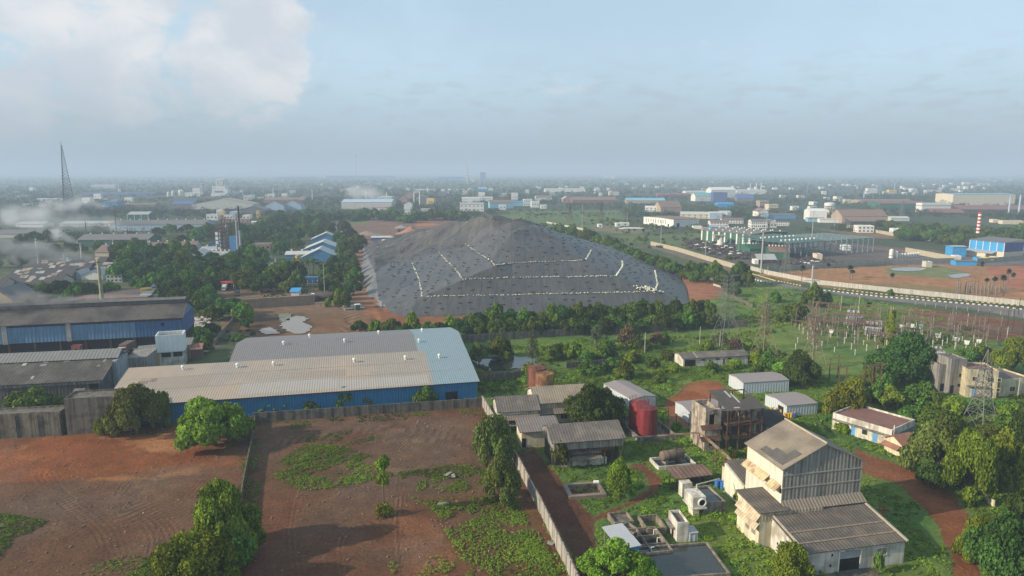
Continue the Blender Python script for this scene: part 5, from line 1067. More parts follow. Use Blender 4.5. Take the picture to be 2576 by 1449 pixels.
# long low white shed in the scrub
A = G(1719, 902.5, 2.6); B = G(1882, 894, 2.6); t = shed('long_white_shed', 'long low whitewashed shed with asbestos roof and an open bay standing in tall scrub', 'shed', A, B, 6.5, 2.6, .9, WHITE, ASB, 'x', .35)
L_, D = dim(t); opening(t, (L_,D), 'open_bay', 'f', .5, 0, 3.6, 2.1, DARK)
for x in (8.5, 13.2): opening(t, (L_,D), 'door', 'f', x, 0, .9, 1.9, mat('brown_door', (.15,.10,.07)), CREAMW)
for x in (6.0, 11.0, 15.0): opening(t, (L_,D), 'window', 'f', x, 1.7, 1.2, .45, DARK)
mb = MB(); mb.slab((4.5,-.4,2.78),(4.75,-.4,2.78),(4.75,D/2,3.85),(4.5,D/2,3.85),.1); mb.build('parapet', mat('pale_verge', (0,0,0)), t)
# ---------------------------------------------------------------- pylons, poles, substation, road, walls on the right
def pylon(name, label, loc, rot, H, bw, waist, ww, arms, m, group='pylons around the substation', peak=True, r=.09):
    """lattice pylon: legs from width bw at the ground to ww at the waist, straight body above, crossarms as parts"""
    t = thing(name, label, 'pylon', loc, rot, group); mb = MB(); zt = arms[-1][0]
    def wd(z): return (bw + (ww-bw)*z/waist)/2 if z < waist else (ww + (ww*.7-ww)*(z-waist)/(zt-waist+.01))/2
    cs = ((-1,-1),(1,-1),(1,1),(-1,1)); zs = [0]; 
    while zs[-1] < waist - .5: zs.append(min(waist, zs[-1] + max(1.3, wd(zs[-1])*1.5)))
    k = zs[-1]
    while k < zt - .3: k = min(zt, k + 1.5); zs.append(k)
    for z0, z1 in zip(zs[:-1], zs[1:]):
        a, b = wd(z0), wd(z1)
        for i in range(4):
            (sx, sy), (tx, ty) = cs[i], cs[(i+1)%4]
            mb.beam((sx*a,sy*a,z0 - (.3 if z0 == 0 else 0)),(sx*b,sy*b,z1),r*1.2); mb.beam((sx*a,sy*a,z0),(tx*b,ty*b,z1),r*.6); mb.beam((tx*a,ty*a,z0),(sx*b,sy*b,z1),r*.6); mb.beam((sx*b,sy*b,z1),(tx*b,ty*b,z1),r*.6)
    mb.build('tower', m, t)
    if peak:
        mb = MB(); w_ = wd(zt)
        for sx, sy in cs: mb.beam((sx*w_,sy*w_,zt),(0,0,H),r)
        mb.build('peak', m, t)
    for z, hs in arms:
        w_ = wd(z)
        for s_ in (-1, 1):
            mb = MB()
            for sy in (-1, 1): mb.beam((s_*w_,sy*w_,z),(s_*hs,0,z),r*.8); mb.beam((s_*w_,sy*w_,min(z+1.4,H-.4)),(s_*hs,0,z),r*.6); mb.beam((s_*w_,sy*w_,z),(s_*(w_+hs)/2,-sy*w_*.5,z),r*.5)
            mb.beam((s_*hs,0,z),(s_*hs,0,z-.9),r*1.1,6); mb.build('crossarm', m, t)
    return t
pylon('pylon', 'tall grey pylon with many crossarms straddling the wall at the mound corner', G(1824,885), .25, 27, 9.5, 12.5, 3.2, ((13,5.2),(16,3.4),(18.5,3.6),(21,3.4),(23.5,3.0),(26,5.0)), PYLG, peak=False, r=.06)
pylon('pylon', 'rust brown pylon with three short crossarms left of the switchyard', G(1921,893), .35, 21.5, 6.4, 10.5, 1.9, ((11,3.6),(14,3.6),(17,3.6)), PYL)
pylon('pylon', 'beige pylon with three crossarms at the left edge of the switchyard', G(2043,925), .3, 21, 6.4, 9.5, 1.8, ((10.2,3.7),(13.2,3.7),(16.5,3.9)), PYL)
pylon('pylon', 'pale pylon standing in front of the yellow control building', G(2462,1080), .35, 19.5, 6.0, 8.2, 2.4, ((8.6,3.2),(12,3.0),(15.2,4.6)), PYLG)
pylon('pylon', 'slim grey pylon beside the white field wall near the scrap yard', G(1975,690), .2, 21.5, 5.2, 12, 1.7, ((16.5,3.4),), PYLG)
pylon('pylon', 'distant rusty pylon among bushes behind the mound', G(1512,553), .2, 24, 6, 12, 2.2, ((14,5),(18,4.4),(21,4)), RUST, r=.14)
pylon('pylon', 'distant rusty pylon in the green flat left of the white barn', G(1434,556), .2, 22, 6, 12, 2.2, ((13,5),(16,4.4),(19,4)), RUST, r=.14)
pylon('pylon', 'distant grey pylon among trees before the white apartment blocks', G(2268,548), .2, 24, 6, 12, 2.4, ((14,6),(18,5.5),(21,5)), PYLG, r=.16)
def pole(name, label, x, y, hp, r, m, arms=(), cat='pole', group=None, lean=0, r2=None):
    h = hz(hp, y); t = thing(name, label, cat, G(x, y), 0, group); mb = MB(); mb.beam((0,0,-.3),(lean,0,h),r,8,r*.6 if r2 is None else r2); mb.build('shaft', m, t)
    for f, hs in arms: a = MB(); a.beam((-hs+lean*f,0,h*f),(hs+lean*f,0,h*f),max(.07, r*.35)); a.build('crossarm', STEEL, t)
    return t
pole('steel_mast', 'thick steel mast with two crossarms in front of the white kerbed road', 2038, 768, 100, .55, mat('steel_mast_paint', (.36,.37,.38), rough=.5, var=.1), ((.62,3.6),(.34,3.2)))
pole('steel_mast', 'tall concrete mast at the start of the white field wall', 1914, 687, 102, .55, WOODP)
for i, (x, y, hp, r, m, arms) in enumerate(((1926,603,67,.32,WOODP,((.95,1.2),)),(2041,620,90,.34,WOODP,((.93,1.5),)),(1662,622,68,.30,STEEL,((.8,2.4),)),(1774,648,70,.3,STEEL,()),(1464,578,63,.3,STEEL,((.85,1.6),)),(1577,580,48,.3,STEEL,()),(1647,582,34,.2,WOODP,()),(2098,580,60,.3,STEEL,()))):
    pole('utility_pole', 'tall slim utility pole ' + ('by the green striped factory','at the end of the green striped factory','beside the hedge right of the mound','in front of the scrap yard wall','left of the small white outbuildings behind the mound','behind the hedge near the white barn','rising before the big white barn','before the brown sheds near the water tower')[i], x, y, hp, r, m, arms, group='slim poles')
for i, (x, y, hp, m) in enumerate(((2115,780,36,WOODP),(2160,780,36,WOODP),(2433,820,32,WOODP),(2532,858,36,WOODP),(2484,828,46,POLED),(2397,820,32,POLED),(2420,806,20,POLED),(2546,832,58,POLED),(2533,824,52,POLED),(2572,845,60,POLED),(2562,790,40,POLED))):
    pole('utility_pole', ('pale','dark')[m is POLED] + f' short power pole beyond the switchyard, {nth(i,11)} of the scattered ones', x, y, hp, .2, m, ((.9,1.1),) if i % 2 else (), group='power poles beyond the switchyard')
pole('lamp_mast', 'grey lamp mast behind the green belt left of the mound', 817, 741, 78, .22, STEEL, ((.99,.9),)); 
for i, (x, y, hp) in enumerate(((1622,888,52),(1810,880,48),(2335,1100,60-8),(1760,866,44))): pole('concrete_post', f'{nth(i,4)} plain concrete post beside the tree belt and scrub', (1622,1810,2335,1760)[i] if False else x, y, hp, .16, WOODP, group='concrete posts by the scrub') if i != 2 else None
pole('utility_pole', 'concrete pole with crossarm at the right edge below the control building', 2560, 1140, 62, .2, WOODP, ((.95,1.2),(.8,1.0)))
pole('utility_pole', 'short pale pole with small crossarm in the right hand trees', 2560, 1000, 50, .16, WOODP, ((.95,.9),))
# switchyard: rows follow the road
O_ = P(1965, 842); Ux = (P(2490, 893) - O_).normalized(); Uy = Vector((-Ux.y, Ux.x, 0)); yr = math.atan2(Ux.y, Ux.x); Lsy = (P(2490,893)-O_).length
INS = mat('brown_insulator', (.10,.05,.04), rough=.4, var=.3); PED = mat('white_pedestal', (.50,.51,.49), var=.15, streak=.2); BUS = mat('rusty_busbar', (.13,.085,.065), var=.3)
def ins_post():
    t = thing('insulator_post', '', 'insulator post'); mb = MB(); mb.beam((0,0,-.3),(0,0,1.5),.13,6); mb.beam((0,0,1.5),(0,0,1.9),.2,6); mb.build('pedestal', PED, t); mb = MB(); mb.lathe([(.08,1.9),(.2,2.0),(.08,2.2),(.2,2.3),(.08,2.5),(.2,2.6),(.08,2.8),(.17,2.9),(.06,3.1)],8); mb.build('insulator', INS, t); mb = MB(); mb.beam((-1.3,0,3.1),(1.3,0,3.1),.06); mb.build('clamp', BUS, t); return t
ip0 = ins_post(); n_ip = 0; rows_n = (14, 17, 18, 18, 19, 18, 13, 10); nm_row = ('rear','second','third','fourth','fifth','sixth','seventh','front')
def ground_at(u, v): return O_ + Ux*u + Uy*v
ROWV = (34, 26, 19, 12, 5, -3, -11, -19)
for r_, (v, n_) in enumerate(zip(ROWV, rows_n)):
    for k in range(n_):
        u = 6 + (Lsy-8)*(k + random.uniform(-.22,.22))/n_ + (r_%3)*1.5
        if r_ >= 5 and u > Lsy*.62: continue
        p = ground_at(u, v + random.uniform(-.8,.8)); o = ip0 if n_ip == 0 else dup(ip0, p, yr); o.location = p; o.rotation_euler = (0,0,yr); s = random.uniform(.9,1.35); o.scale = (1,1,s)
        tag(o, f'white footed insulator post in the {nm_row[r_]} row of the switchyard', 'insulator post', f'insulator posts in the {nm_row[r_]} row'); n_ip += 1
GCOL = mat('weathered_concrete_leg', (.21,.185,.155), var=.3, streak=.3)
def gantry(L_, h):
    t = thing('gantry', '', 'gantry', (0,0,0), yr)
    for x in (0, L_): mb = MB(); mb.beam((x,0,-.3),(x,0,h+1.0),.17,6,.1); mb.build('column', GCOL, t)
    mb = MB()
    for z in (h-.35, h+.1): mb.beam((-.6,0,z),(L_+.6,0,z),.13)
    n_ = max(2, int(L_/1.0))
    for k in range(n_): mb.beam((k*L_/n_,0,h-.35),((k+1)*L_/n_,0,h+.1),.08)
    mb.build('beam', BUS, t)
    for k in range(3): mb = MB(); x = L_*(k+.7)/3.4; mb.lathe([(.06,h-1.6),(.14,h-1.5),(.06,h-1.2),(.14,h-1.1),(.05,h-.4)],6,(x,0)); mb.build('insulator', INS, t)
    return t
g0 = gantry(9, 6.2); first = True; k_ = 0; GS = []
for r_, v in enumerate((38, 32, 26, 20, 14, 8, 2, -7)):
    for k in range(8):
        if r_ >= 6 and k > 4: continue
        GS.append((r_, 3 + k*Lsy/8.3 + random.uniform(-2,2) + (r_%2)*5, v + random.uniform(-1,1)))
for i, (r_, u, v) in enumerate(GS):
    o = g0 if i == 0 else dup(g0, (0,0,0), yr); o.location = ground_at(u, v); o.rotation_euler = (0,0,yr + (R(90) if i % 5 == 2 else 0)); s = random.uniform(.8,1.15); o.scale = (s if i % 3 else s*.8, 1, s)
    j = sum(1 for a in GS[:i] if a[0] == r_); n_ = sum(1 for a in GS if a[0] == r_)
    tag(o, f'rusty beamed gantry, {nth(j,n_)}, in the {ORD[r_]} switchyard line from the back', 'gantry', 'switchyard gantries')
for i, (x, y, h) in enumerate(((2108,985,8),(2125,995,8),(2190,1000,9),(2107,950,7),(2170,985,8),(2200,975,7),(2212,990,9),(2085,960,7))):
    t = thing('steel_column', f'{nth(i,8)} of the dark steel columns at the front of the switchyard', 'column', G(x, y), yr, 'dark steel columns of the switchyard'); mb = MB(); mb.beam((0,0,-.3),(0,0,h),.2); mb.build('shaft', RUST, t); mb = MB(); mb.beam((-1.6,0,h-.4),(1.6,0,h-.4),.09); mb.build('crossarm', BUS, t)
def transformer(label, p, s):
    t = thing('transformer', label, 'transformer', p, yr, 'switchyard transformers'); G_ = mat('transformer_grey', (.42,.44,.46), rough=.5, var=.2, streak=.2); mb = MB(); mb.box(-2.2,-1.2,.2,2.2,1.2,3.0); mb.build('tank', G_, t)
    for sx in (-1,1):
        mb = MB()
        for k in range(7): mb.box(-2+k*.6, sx*1.25 if sx > 0 else -1.9, .5, -1.8+k*.6, 1.9 if sx > 0 else -1.25, 2.8)
        mb.build('radiator_fins', G_, t)
    mb = MB(); mb.beam((-2,.2,4.0),(1.4,.2,4.0),.42,12); mb.build('conservator', G_, t)
    for k in (-1.2,0,1.2): mb = MB(); mb.lathe([(.2,3),(.3,3.2),(.15,3.5),(.28,3.7),(.12,4.2),(.22,4.4),(.05,5.0)],8,(k,-.5)); mb.build('bushing', INS, t)
    t.scale = (s,s,s)
transformer('big pale transformer with radiator fins at the back of the switchyard', G(2148,818), 1.35); transformer('pale transformer standing just left of the creeper covered column', G(2195,845), 1.2); transformer('transformer half hidden behind the big dark tree of the switchyard', G(2355,905), 1.0)
for i, (x, y) in enumerate(((2212,828),(2267,838),(2292,836),(2315,838),(2357,862),(2090,850),(2430,880),(2460,876),(2405,872))):
    t = thing('breaker_box', f'{nth(i,9)} of the white switch boxes on stands in the switchyard', 'switch box', G(x,y), yr, 'white switch boxes'); mb = MB(); mb.beam((0,0,-.2),(0,0,1.9),.14,6); mb.build('stand', WOODP, t); mb = MB(); mb.add([(-.5,-.4,1.9),(.5,-.4,1.9),(.5,.4,1.9),(-.5,.4,1.9),(-.8,-.5,3.2),(.8,-.5,3.2),(.8,.5,3.2),(-.8,.5,3.2)],[(0,3,2,1),(4,5,6,7),(0,1,5,4),(1,2,6,5),(2,3,7,6),(3,0,4,7)]); mb.build('box', WHITE2, t)
# cables over the yard and between the pylons
t = thing('power_lines', 'thin power lines strung across the switchyard and between the pylons', 'power lines', (0,0,0)); mb = MB()
def cable(a, b, sag, n=10):
    p = [a.lerp(b, k/n) - Vector((0,0,4*sag*(k/n)*(1-k/n))) for k in range(n+1)]
    for c, d in zip(p[:-1], p[1:]): mb.beam(c, d, .028, 3)
def zz_(x, y, z): return G(x, y) + Vector((0,0,z))
for dz in (11, 14, 17):
    for s_ in (-3.2, 3.2): cable(zz_(1921,893,dz-1)+Vector((s_,1,0)), zz_(2043,925,dz-1.5)+Vector((s_,1,0)), 1.2)
for dz in (8.6, 12, 15): cable(zz_(2462,1080,dz-1)+Vector((-3,0,0)), ground_at(Lsy*.8, 2)+Vector((0,0,6)), 1.0)
for r_, v in enumerate((36, 28, 18, 10, 3)):
    for k in (-.8, .8): cable(ground_at(2, v+k)+Vector((0,0,5.6)), ground_at(Lsy*.5, v+k)+Vector((0,0,5.6)), .6); cable(ground_at(Lsy*.5, v+k)+Vector((0,0,5.6)), ground_at(Lsy*.98, v+k)+Vector((0,0,5.6)), .6)
mb.build('wires', POLED, t)
# road kerbs in black and white blocks
KW, KB = mat('kerb_white', (.55,.55,.52), var=.15), mat('kerb_black', (.05,.05,.05)); KY = mat('kerb_yellow', (.55,.42,.12), var=.2)
def kerb(pts, a, b, w_=.45, h=.55, step=.95):
    P_ = walk(pts, step); m1, m2 = MB(), MB()
    for i, (p, n_) in enumerate(zip(P_[:-1], P_[1:])):
        d = (n_-p).normalized(); e = Vector((-d.y,d.x,0))*w_/2; (m1 if i % 2 else m2).prism([tuple(p-e)[:2], tuple(p-e+d*step)[:2], tuple(p+e+d*step)[:2], tuple(p+e)[:2]], -.2, h)
    v = m1.v + m2.v; me = bpy.data.meshes.new('kerb'); o = len(m1.v); me.from_pydata(v, [], m1.f + [tuple(i+o for i in f) for f in m2.f]); me.materials.append(a); me.materials.append(b); me.polygons.foreach_set('material_index', [0]*len(m1.f) + [1]*len(m2.f)); ob = link(bpy.data.objects.new('kerb', me)); tag(ob, kind='structure')
kerb([G(*q('h',490,500)), G(*q('h',650,515)), G(*q('h',1110,568)), G(*q('h',1500,600)), G(*q('h',2240,660)), G(*q('h',2576,700))], KW, KB, .4, .35, 1.1)
kerb([G(*q('h',640,488)), G(*q('h',1110,540)), G(*q('h',1500,575)), G(*q('h',2576,662))], KY, KB, .25, .25, 1.1)
kerb([G(*q('t',1330,850)), G(*q('t',1600,935)), G(*q('t',1900,1020))], KY, KY, .3, .25, 1.1); kerb([G(*q('t',1900,1020)), G(*q('t',2310,1100))], KY, KB, .35, .4, 1.1)
kerb([G(*q('t',1510,990)), G(*q('t',1840,1065))], KW, KB, .5, .5, 1.2)
WALLW = mat('whitewashed_wall', (.46,.44,.39), var=.15, streak=.35); WALLG = mat('grey_boundary', (.33,.31,.28), var=.15, streak=.3); WALLC = mat('cream_boundary', (.40,.35,.26), var=.12, streak=.25)
wall('field_wall', 'long whitewashed wall between the kerbed road and the orange field', [G(*q('t',1490,845)), G(1932,690), G(2059,715), G(2207,731), G(2532,764), G(2640,776)], 2.3, WALLW, bay=4)
wall('field_wall', 'grey panelled wall along the far side of the orange field', [G(1932,680), G(2240,664), G(2404,658)], 2.6, WALLG, bay=5)
wall('plant_wall', 'cream wall slanting from the white tanks to the blue plant gate', [G(2277,634), G(2404,659)], 3.6, WALLC, post=False)
wall('plant_wall', 'pale grey wall in front of the blue plant at the right edge', [G(2457,662), G(2640,648)], 3.0, WALLG, bay=5)
wall('scrap_yard_wall', 'long beige wall along the scrap yard and the hedge', [G(1637,616), G(1705,632), G(1773,653), G(1850,676)], 3.0, WALLC, bay=6)
wall('barn_wall', 'low pale wall curving behind the hedge near the small white outbuildings', [G(1375,561), G(1463,578), G(1500,586)], 1.8, WALLW, post=False)
wall('orchard_wall', 'long beige wall in front of the right hand tree belt', [G(2130,572), G(2240,592), G(2340,606)], 3.0, WALLC, post=False)
wall('mound_wall', 'broken pale wall between the mound track and the scrub', [G(*q('t',1010,1200)), G(*q('t',1290,1300)), G(*q('t',1540,1425))], 1.5, CONC_D, post=False)
wall('kerb_wall', 'short white kerb wall at the end of the red mound track', [G(*q('t',945,1085)), G(*q('t',1060,1120))], .9, WALLW, post=False)
tp = walk([G(2302,768), G(2440,783), G(2600,802)], 4.0)
for i, p in enumerate(tp[:24]):
    if i == 0: t0 = thing('fence_post', '', 'fence post', p); mb = MB(); mb.beam((0,0,-.2),(0,0,1.7),.09); mb.build('shaft', WOODP, t0); mb = MB(); mb.beam((0,0,1.7),(.2,0,1.95),.06); mb.build('top_arm', WOODP, t0); o = t0
    else: o = dup(t0, p)
    tag(o, 'small concrete fence post along the brown plot beside the kerbed road', 'fence post', 'fence posts by the brown plot')
t = thing('guard_box', 'small white guard box with tiled cap beside the red mound track', 'guard box', G(*q('t',930,1005))); mb = MB(); mb.box(-1.1,-1.1,-.2,1.1,1.1,3.0); mb.build('wall', WHITE2, t); mb = MB(); mb.box(-1.3,-1.3,3.02,1.3,1.3,3.3); mb.build('roof', TERR, t)
cp = [(1905,540),(1925,535),(1980,530),(2000,545),(2030,530),(2050,520),(2065,545),(2070,510),(2100,555),(2140,560),(2145,520),(2180,545),(2215,570),(2220,530),(2250,545),(2290,570),(2330,530),(2370,565),(2385,540)]
for i, (x, y) in enumerate(cp):
    p = Q('h', x, y)
    if i == 0: t0 = thing('concrete_stub', '', 'concrete post', p); mb = MB(); mb.box(-.25,-.25,-.3,.25,.25,4.2); mb.build('shaft', GCOL, t0); mb = MB(); mb.beam((0,0,4.6),(.1,0,5.3),.08); mb.build('rebar', RUST, t0); o = t0
    else: o = dup(t0, p)
    o.scale = (1,1,random.uniform(.75,1.4)); tag(o, 'bare concrete column of an unfinished building on the orange field', 'concrete column', 'bare columns on the orange field')
# ---------------------------------------------------------------- middle distance and far buildings
MM = {}
def M(k):
    if k not in MM:
        c = {'w': (.66,.65,.62), 'c': (.58,.50,.38), 'g': (.33,.34,.34), 'dg': (.15,.14,.14), 'lb': (.36,.46,.56), 'b': (.07,.22,.42), 'db': (.07,.11,.26), 'bb': (.04,.27,.55), 'br': (.20,.13,.10), 'rr': (.20,.095,.08), 'gr': (.03,.115,.075),
             'y': (.60,.42,.13), 'pk': (.34,.21,.18), 'tl': (.14,.34,.38), 'sg': (.42,.44,.43), 'tan': (.34,.26,.19), 'rw': (.5,.07,.07), 'pg': (.47,.46,.42), 'dk': (.06,.055,.055), 'bg': (.18,.40,.52)}[k]
        MM[k] = mat('far_paint_' + {'w':'white','c':'cream','g':'grey','dg':'dark_grey','lb':'light_blue','b':'blue','db':'deep_blue','bb':'bright_blue','br':'brown','rr':'rust_red','gr':'green','y':'yellow','pk':'pink','tl':'teal','sg':'silver','tan':'tan','rw':'red','pg':'pale_grey','dk':'black','bg':'sky_blue'}[k], c, rough=.7, var=.13, scale=.25, streak=.12)
    return MM[k]
BLDS = []
def fs(name, label, x, y, w_, h, D, rise, wk, rk, kind='x', rot=8, win=0, pil=None, vent=0, cat=None, door=False, floors=1):
    """building whose front base left corner is seen at x,y; w_ and h are photo pixels, D and rise metres"""
    A = G(x, y); k = mpp(y); r = R(rot); L_ = w_*k*1.0/max(.5, math.cos(r)); B = A + Vector((math.cos(r), math.sin(r), 0))*L_; H = max(2.4, h*k)
    t = shed(name, label, cat or name.replace('_', ' '), A, B, D, H, rise, M(wk), M(rk), kind, .4 if kind != 'flat' else 0); BLDS.append((A + (B-A)/2 + Vector((-(B-A).y, (B-A).x, 0)).normalized()*D/2, max(L_, D)*.5 + 2, L_, D, math.atan2((B-A).y, (B-A).x)))
    if win:
        wh = min(1.6, H/floors*.45)
        for f in range(floors):
            for i in range(win):
                ww = min(1.8, L_/win*.5); opening(t, (L_, D), 'window', 'f', L_*(i+.5)/win - ww/2, H*(f+.5)/floors - wh/2, ww, wh)
        for f in range(floors):
            for i in range(max(1, win//2)): opening(t, (L_, D), 'window', 'l', D*(i+.5)/max(1, win//2) - .6, H*(f+.5)/floors - wh/2, 1.2, wh)
    if pil:
        n_, pk_ = pil
        for i in range(n_+1): mb = MB(); u = (L_-.5)*i/n_; mb.box(u, -.25, -.2, u+.5, -.003, H-.1); mb.build('pilaster', M(pk_), t)
    if door: opening(t, (L_, D), 'door', 'f', L_*.62, 0, min(4, L_*.25), min(4, H*.6), DARK)
    if vent:
        n_ = vent; vents(t, [(L_*(i+.5)/n_, D/2, H + rise + .1) for i in range(n_)], WHITE2, .5)
    return t
# -- left side, inside a few hundred metres
t = fs('long_shed', 'long pale blue shed with white pilasters and grey vented roof beyond the smoke', 278, 581, 230, 15, 28, 4, 'lb', 'dg', 'x', 4, pil=(12,'w'), vent=10)
fs('green_shed', 'long low dark green shed with pale posts left of the round tree', 195, 621, 171, 17, 26, 3.5, 'gr', 'dg', 'x', 5, pil=(4,'pg'), vent=6)
fs('green_shed', 'small green shed with white posts behind the long pale blue shed', 321, 554, 50, 14, 24, 3, 'gr', 'g', 'x', 6, pil=(3,'w'))
fs('brown_shed', 'broad shed with brownish grey vented roof behind the dark trees', 352, 644, 120, 9, 46, 5, 'pg', 'br', 'x', 18, vent=6)
fs('brown_shed', 'small brown roofed shed left of the big round tree', 240, 645, 52, 10, 24, 4, 'c', 'br', 'x', 6, vent=3)
for i, (x, y, w_, h, D, wk, rk, rot) in enumerate(((0,726,140,9,15,'pg','dk',6),(20,709,150,9,13,'dg','dk',6),(52,693,160,9,13,'br','dk',6),(70,678,120,9,13,'br','dk',6),(175,676,80,8,14,'br','dk',6),(176,690,130,7,13,'pg','dk',8),(-60,735,60,9,14,'pg','dk',6))):
    t = fs('old_shed', 'low old shed with sooty black roof, ' + ('frontmost with pale wall','second row back','third row back','rear row with brown wall','behind the smoking greenish stack','around the white gabled shed','cut by the photo edge')[i], x, y, w_, h, D, 3.6, wk, rk, 'x', rot)
    L_, D_ = dim(t); H_ = max(2.4, h*mpp(y)); r2 = random.Random(i)
    for j in range(int(w_/14)): mb = MB(); u, v_, s_ = r2.uniform(1, L_-5), r2.uniform(.5, D_*.4), 3.6/(D_/2); l_ = r2.uniform(1, 2.6); mb.slab((u,v_,H_+.3+v_*s_),(u+r2.uniform(1.2,3.5),v_,H_+.3+v_*s_),(u+3,v_+l_,H_+.3+(v_+l_)*s_),(u+.3,v_+l_,H_+.3+(v_+l_)*s_),.06); mb.build('roof_patch', M('g' if j % 2 else 'tan'), t)
fs('gabled_shed', 'white gabled shed among the sooty black roofs', 205, 704, 50, 7, 14, 2.6, 'w', 'g', 'y', 6); fs('gabled_shed', 'little pale blue gabled shed beside the white gabled one', 184, 703, 20, 6, 12, 2.4, 'lb', 'g', 'y', 6)
fs('office_block', 'two level whitish office with dark windows right of the white gabled shed', 268, 710, 37, 18, 12, 0, 'pg', 'dg', 'flat', 8, win=4, floors=2)
fs('gate_kiosk', 'small dark kiosk with white posts in front of the sooty sheds', 87, 731, 28, 11, 5, 0, 'dk', 'w', 'flat', 6)
fs('flat_factory', 'wide flat brown factory roof with parapet behind the tall greenish stack', 178, 767, 180, 13, 26, 0, 'br', 'br', 'flat', 8, win=6)
fs('pale_shed', 'pale low shed behind the ridge of the smoking blue factory', 354, 756, 66, 8, 12, 1, 'pg', 'g', 'x', 8); fs('blue_canopy', 'small dark blue canopy between trees behind the blue factory', 383, 733, 28, 6, 8, 1.5, 'db', 'db', 'x', 8)
fs('yellow_hall', 'hall with yellowed roof edge at the photo edge behind the smoke', -40, 770, 66, 14, 20, 5, 'y', 'dg', 'y', 8)
fs('tiled_shed', 'tiled shed in the gap behind the big tree', 560-5, 735-15, 26, 7, 10, 2, 'pk', 'rr', 'x', 8)
vtank('yellow_tank', 'yellow round rooftop style tank behind the blue factory ridge', G(370,748), 2.6, 4.5, mat('yellow_tank_paint', (.55,.33,.06), streak=.3), rail=False)
# process tower with blue sheds
fs('blue_works', 'blue works shed with round vents along its roof, front row', 444, 652, 126, 8, 16, 2, 'b', 'g', 'x', 4, vent=12); fs('blue_works', 'blue works shed with arched vents right at the foot of the process tower', 501, 640, 92, 10, 16, 2, 'b', 'g', 'x', 4, pil=(4,'lb'), vent=4)
fs('blue_works', 'blue roofed shed standing left of the process tower foot', 522, 628, 52, 11, 14, 4, 'b', 'bb', 'y', 6); fs('grey_hall', 'grey green gabled roof poking out between the dark trees', 430, 672, 92, 10, 30, 6, 'sg', 'pg', 'y', 8)
A = G(548, 640); t = thing('process_tower', 'tall rusty steel process tower with silver columns between the blue sheds', 'process tower', A, .1); H = hz(88, 640); mb = MB(); w_ = 8.5
for x in (0, w_/2, w_):
    for y in (0, 7): mb.beam((x,y,-.3),(x,y,H*(.8 if x == 0 else 1)),.28)
for k in range(9):
    z = H*(k+1)/9.2
    if k > 6: mb.box(w_/2,0,z,w_,7,z+.25)
    else: mb.box(-.3,-.3,z,w_+.3,7.3,z+.25)
    mb.beam((0,0,z-H/9.2) ,(w_/2,0,z),.14); mb.beam((w_,0,z-H/9.2),(w_/2,0,z),.14); mb.beam((-.3,-.3,z+1),(w_+.3,-.3,z+1),.07)
mb.build('frame', RUST, t)
for x, h in ((2.2,.68),(5.2,.55),(6.8,.9)):
    mb = MB(); mb.lathe([(.9,0),(.9,H*h*.5),(1.1,H*h*.52),(1.1,H*h*.9),(.3,H*h)],12,(x,2.5)); mb.build('column', M('sg'), t)
for z in (.3,.42,.55): mb = MB(); mb.box(-.6,-.9,H*z,1.2,-.35,H*z+2.4); mb.build('white_panel', WHITE2, t)
mb = MB(); mb.beam((-3.5,3,H*.78),(0,3,H*.78),.15); mb.beam((-3.5,3,H*.3),(-3.5,3,H*.78),.12); mb.build('jib', RUST, t)
fs('blue_cabin', 'raised blue cabin block on a grey frame right of the process tower', 579, 640, 17, 44, 9, 0, 'b', 'g', 'flat', 6)
# chimneys: x, base y, px tall, radius, paint bands
def chimney(label, x, y, hp, r, m, bands=None, cat='chimney', name='chimney', taper=.8, guy=False):
    h = hz(hp, y); t = thing(name, label, cat, G(x, y)); mb = MB(); mb.lathe([(r,-.3),(r*taper,h),(r*taper*.8,h),(r*taper*.75,h-1)],14); mb.build('shaft', m, t)
    mb = MB(); mb.lathe([(r*1.5,-.3),(r*1.5,.8)],14); mb.build('base', CONC, t)
    if bands:
        bm, n_ = bands
        for k in range(n_): mb = MB(); z0, z1 = h*(2*k+1)/(2*n_+.0), h*(2*k+2)/(2*n_); f = lambda z: r*(1-(1-taper)*z/h)+.04; mb.lathe([(f(z0),z0),(f(z1),z1+.02)],14); mb.build('band', bm, t)
    else:
        mb = MB(); z = h*.93; f = r*(1-(1-taper)*.93); mb.lathe([(f+.02,z),(f*1.25,z),(f*1.25,z+.4),(f+.02,z+.4)],14); mb.build('collar', RUST, t)
    return t
GRN = mat('greenish_stack', (.36,.38,.24), var=.15, streak=.3, tint=(.25,.14,.08), tint_amt=.6, tint_scale=.3)
chimney('tall greenish stack giving off dark smoke behind the long blue factory', 258.5, 770, 118, .85, GRN)
chimney('white stack with a sooty top above the old black roofs', 99, 678, 78, .7, WHITE); chimney('short white stack between the old black roofs', 166, 684, 48, .65, WHITE); chimney('white stack with a thin white plume above the old black roofs', 207, 660, 47, .6, WHITE)
chimney('slim rusty stack trailing white smoke beside the pale blue shed', 293.5, 588, 62, .7, RUST); chimney('thin dark pole like stack over the green shed', 218.5, 600, 42, .35, POLED); chimney('white stub stack in front of the pale blue shed', 280, 590, 30, .5, WHITE)
chimney('pale steel stack standing left in the pair beside the process tower', 599.5, 645, 100, .65, STEEL); t = chimney('steel stack with dark sooty upper half beside the process tower', 606.5, 640, 122, .75, STEEL); h = hz(122, 640); mb = MB(); mb.lathe([(.72,h*.5),(.64,h+.05)],14); mb.build('sooty_top', M('dk'), t)
chimney('short silver stack among trees near the pink house', 622, 640, 20, .5, STEEL); chimney('short white stack before the blue gabled sheds', 709, 640, 16, .6, WHITE2)
RW = M('rw')
chimney('thick red and white striped chimney behind the blue plant', 2457, 612, 78, 1.45, WHITE2, (mat('stripe_red', (.45,.03,.03), rough=.6), 9), taper=.85)
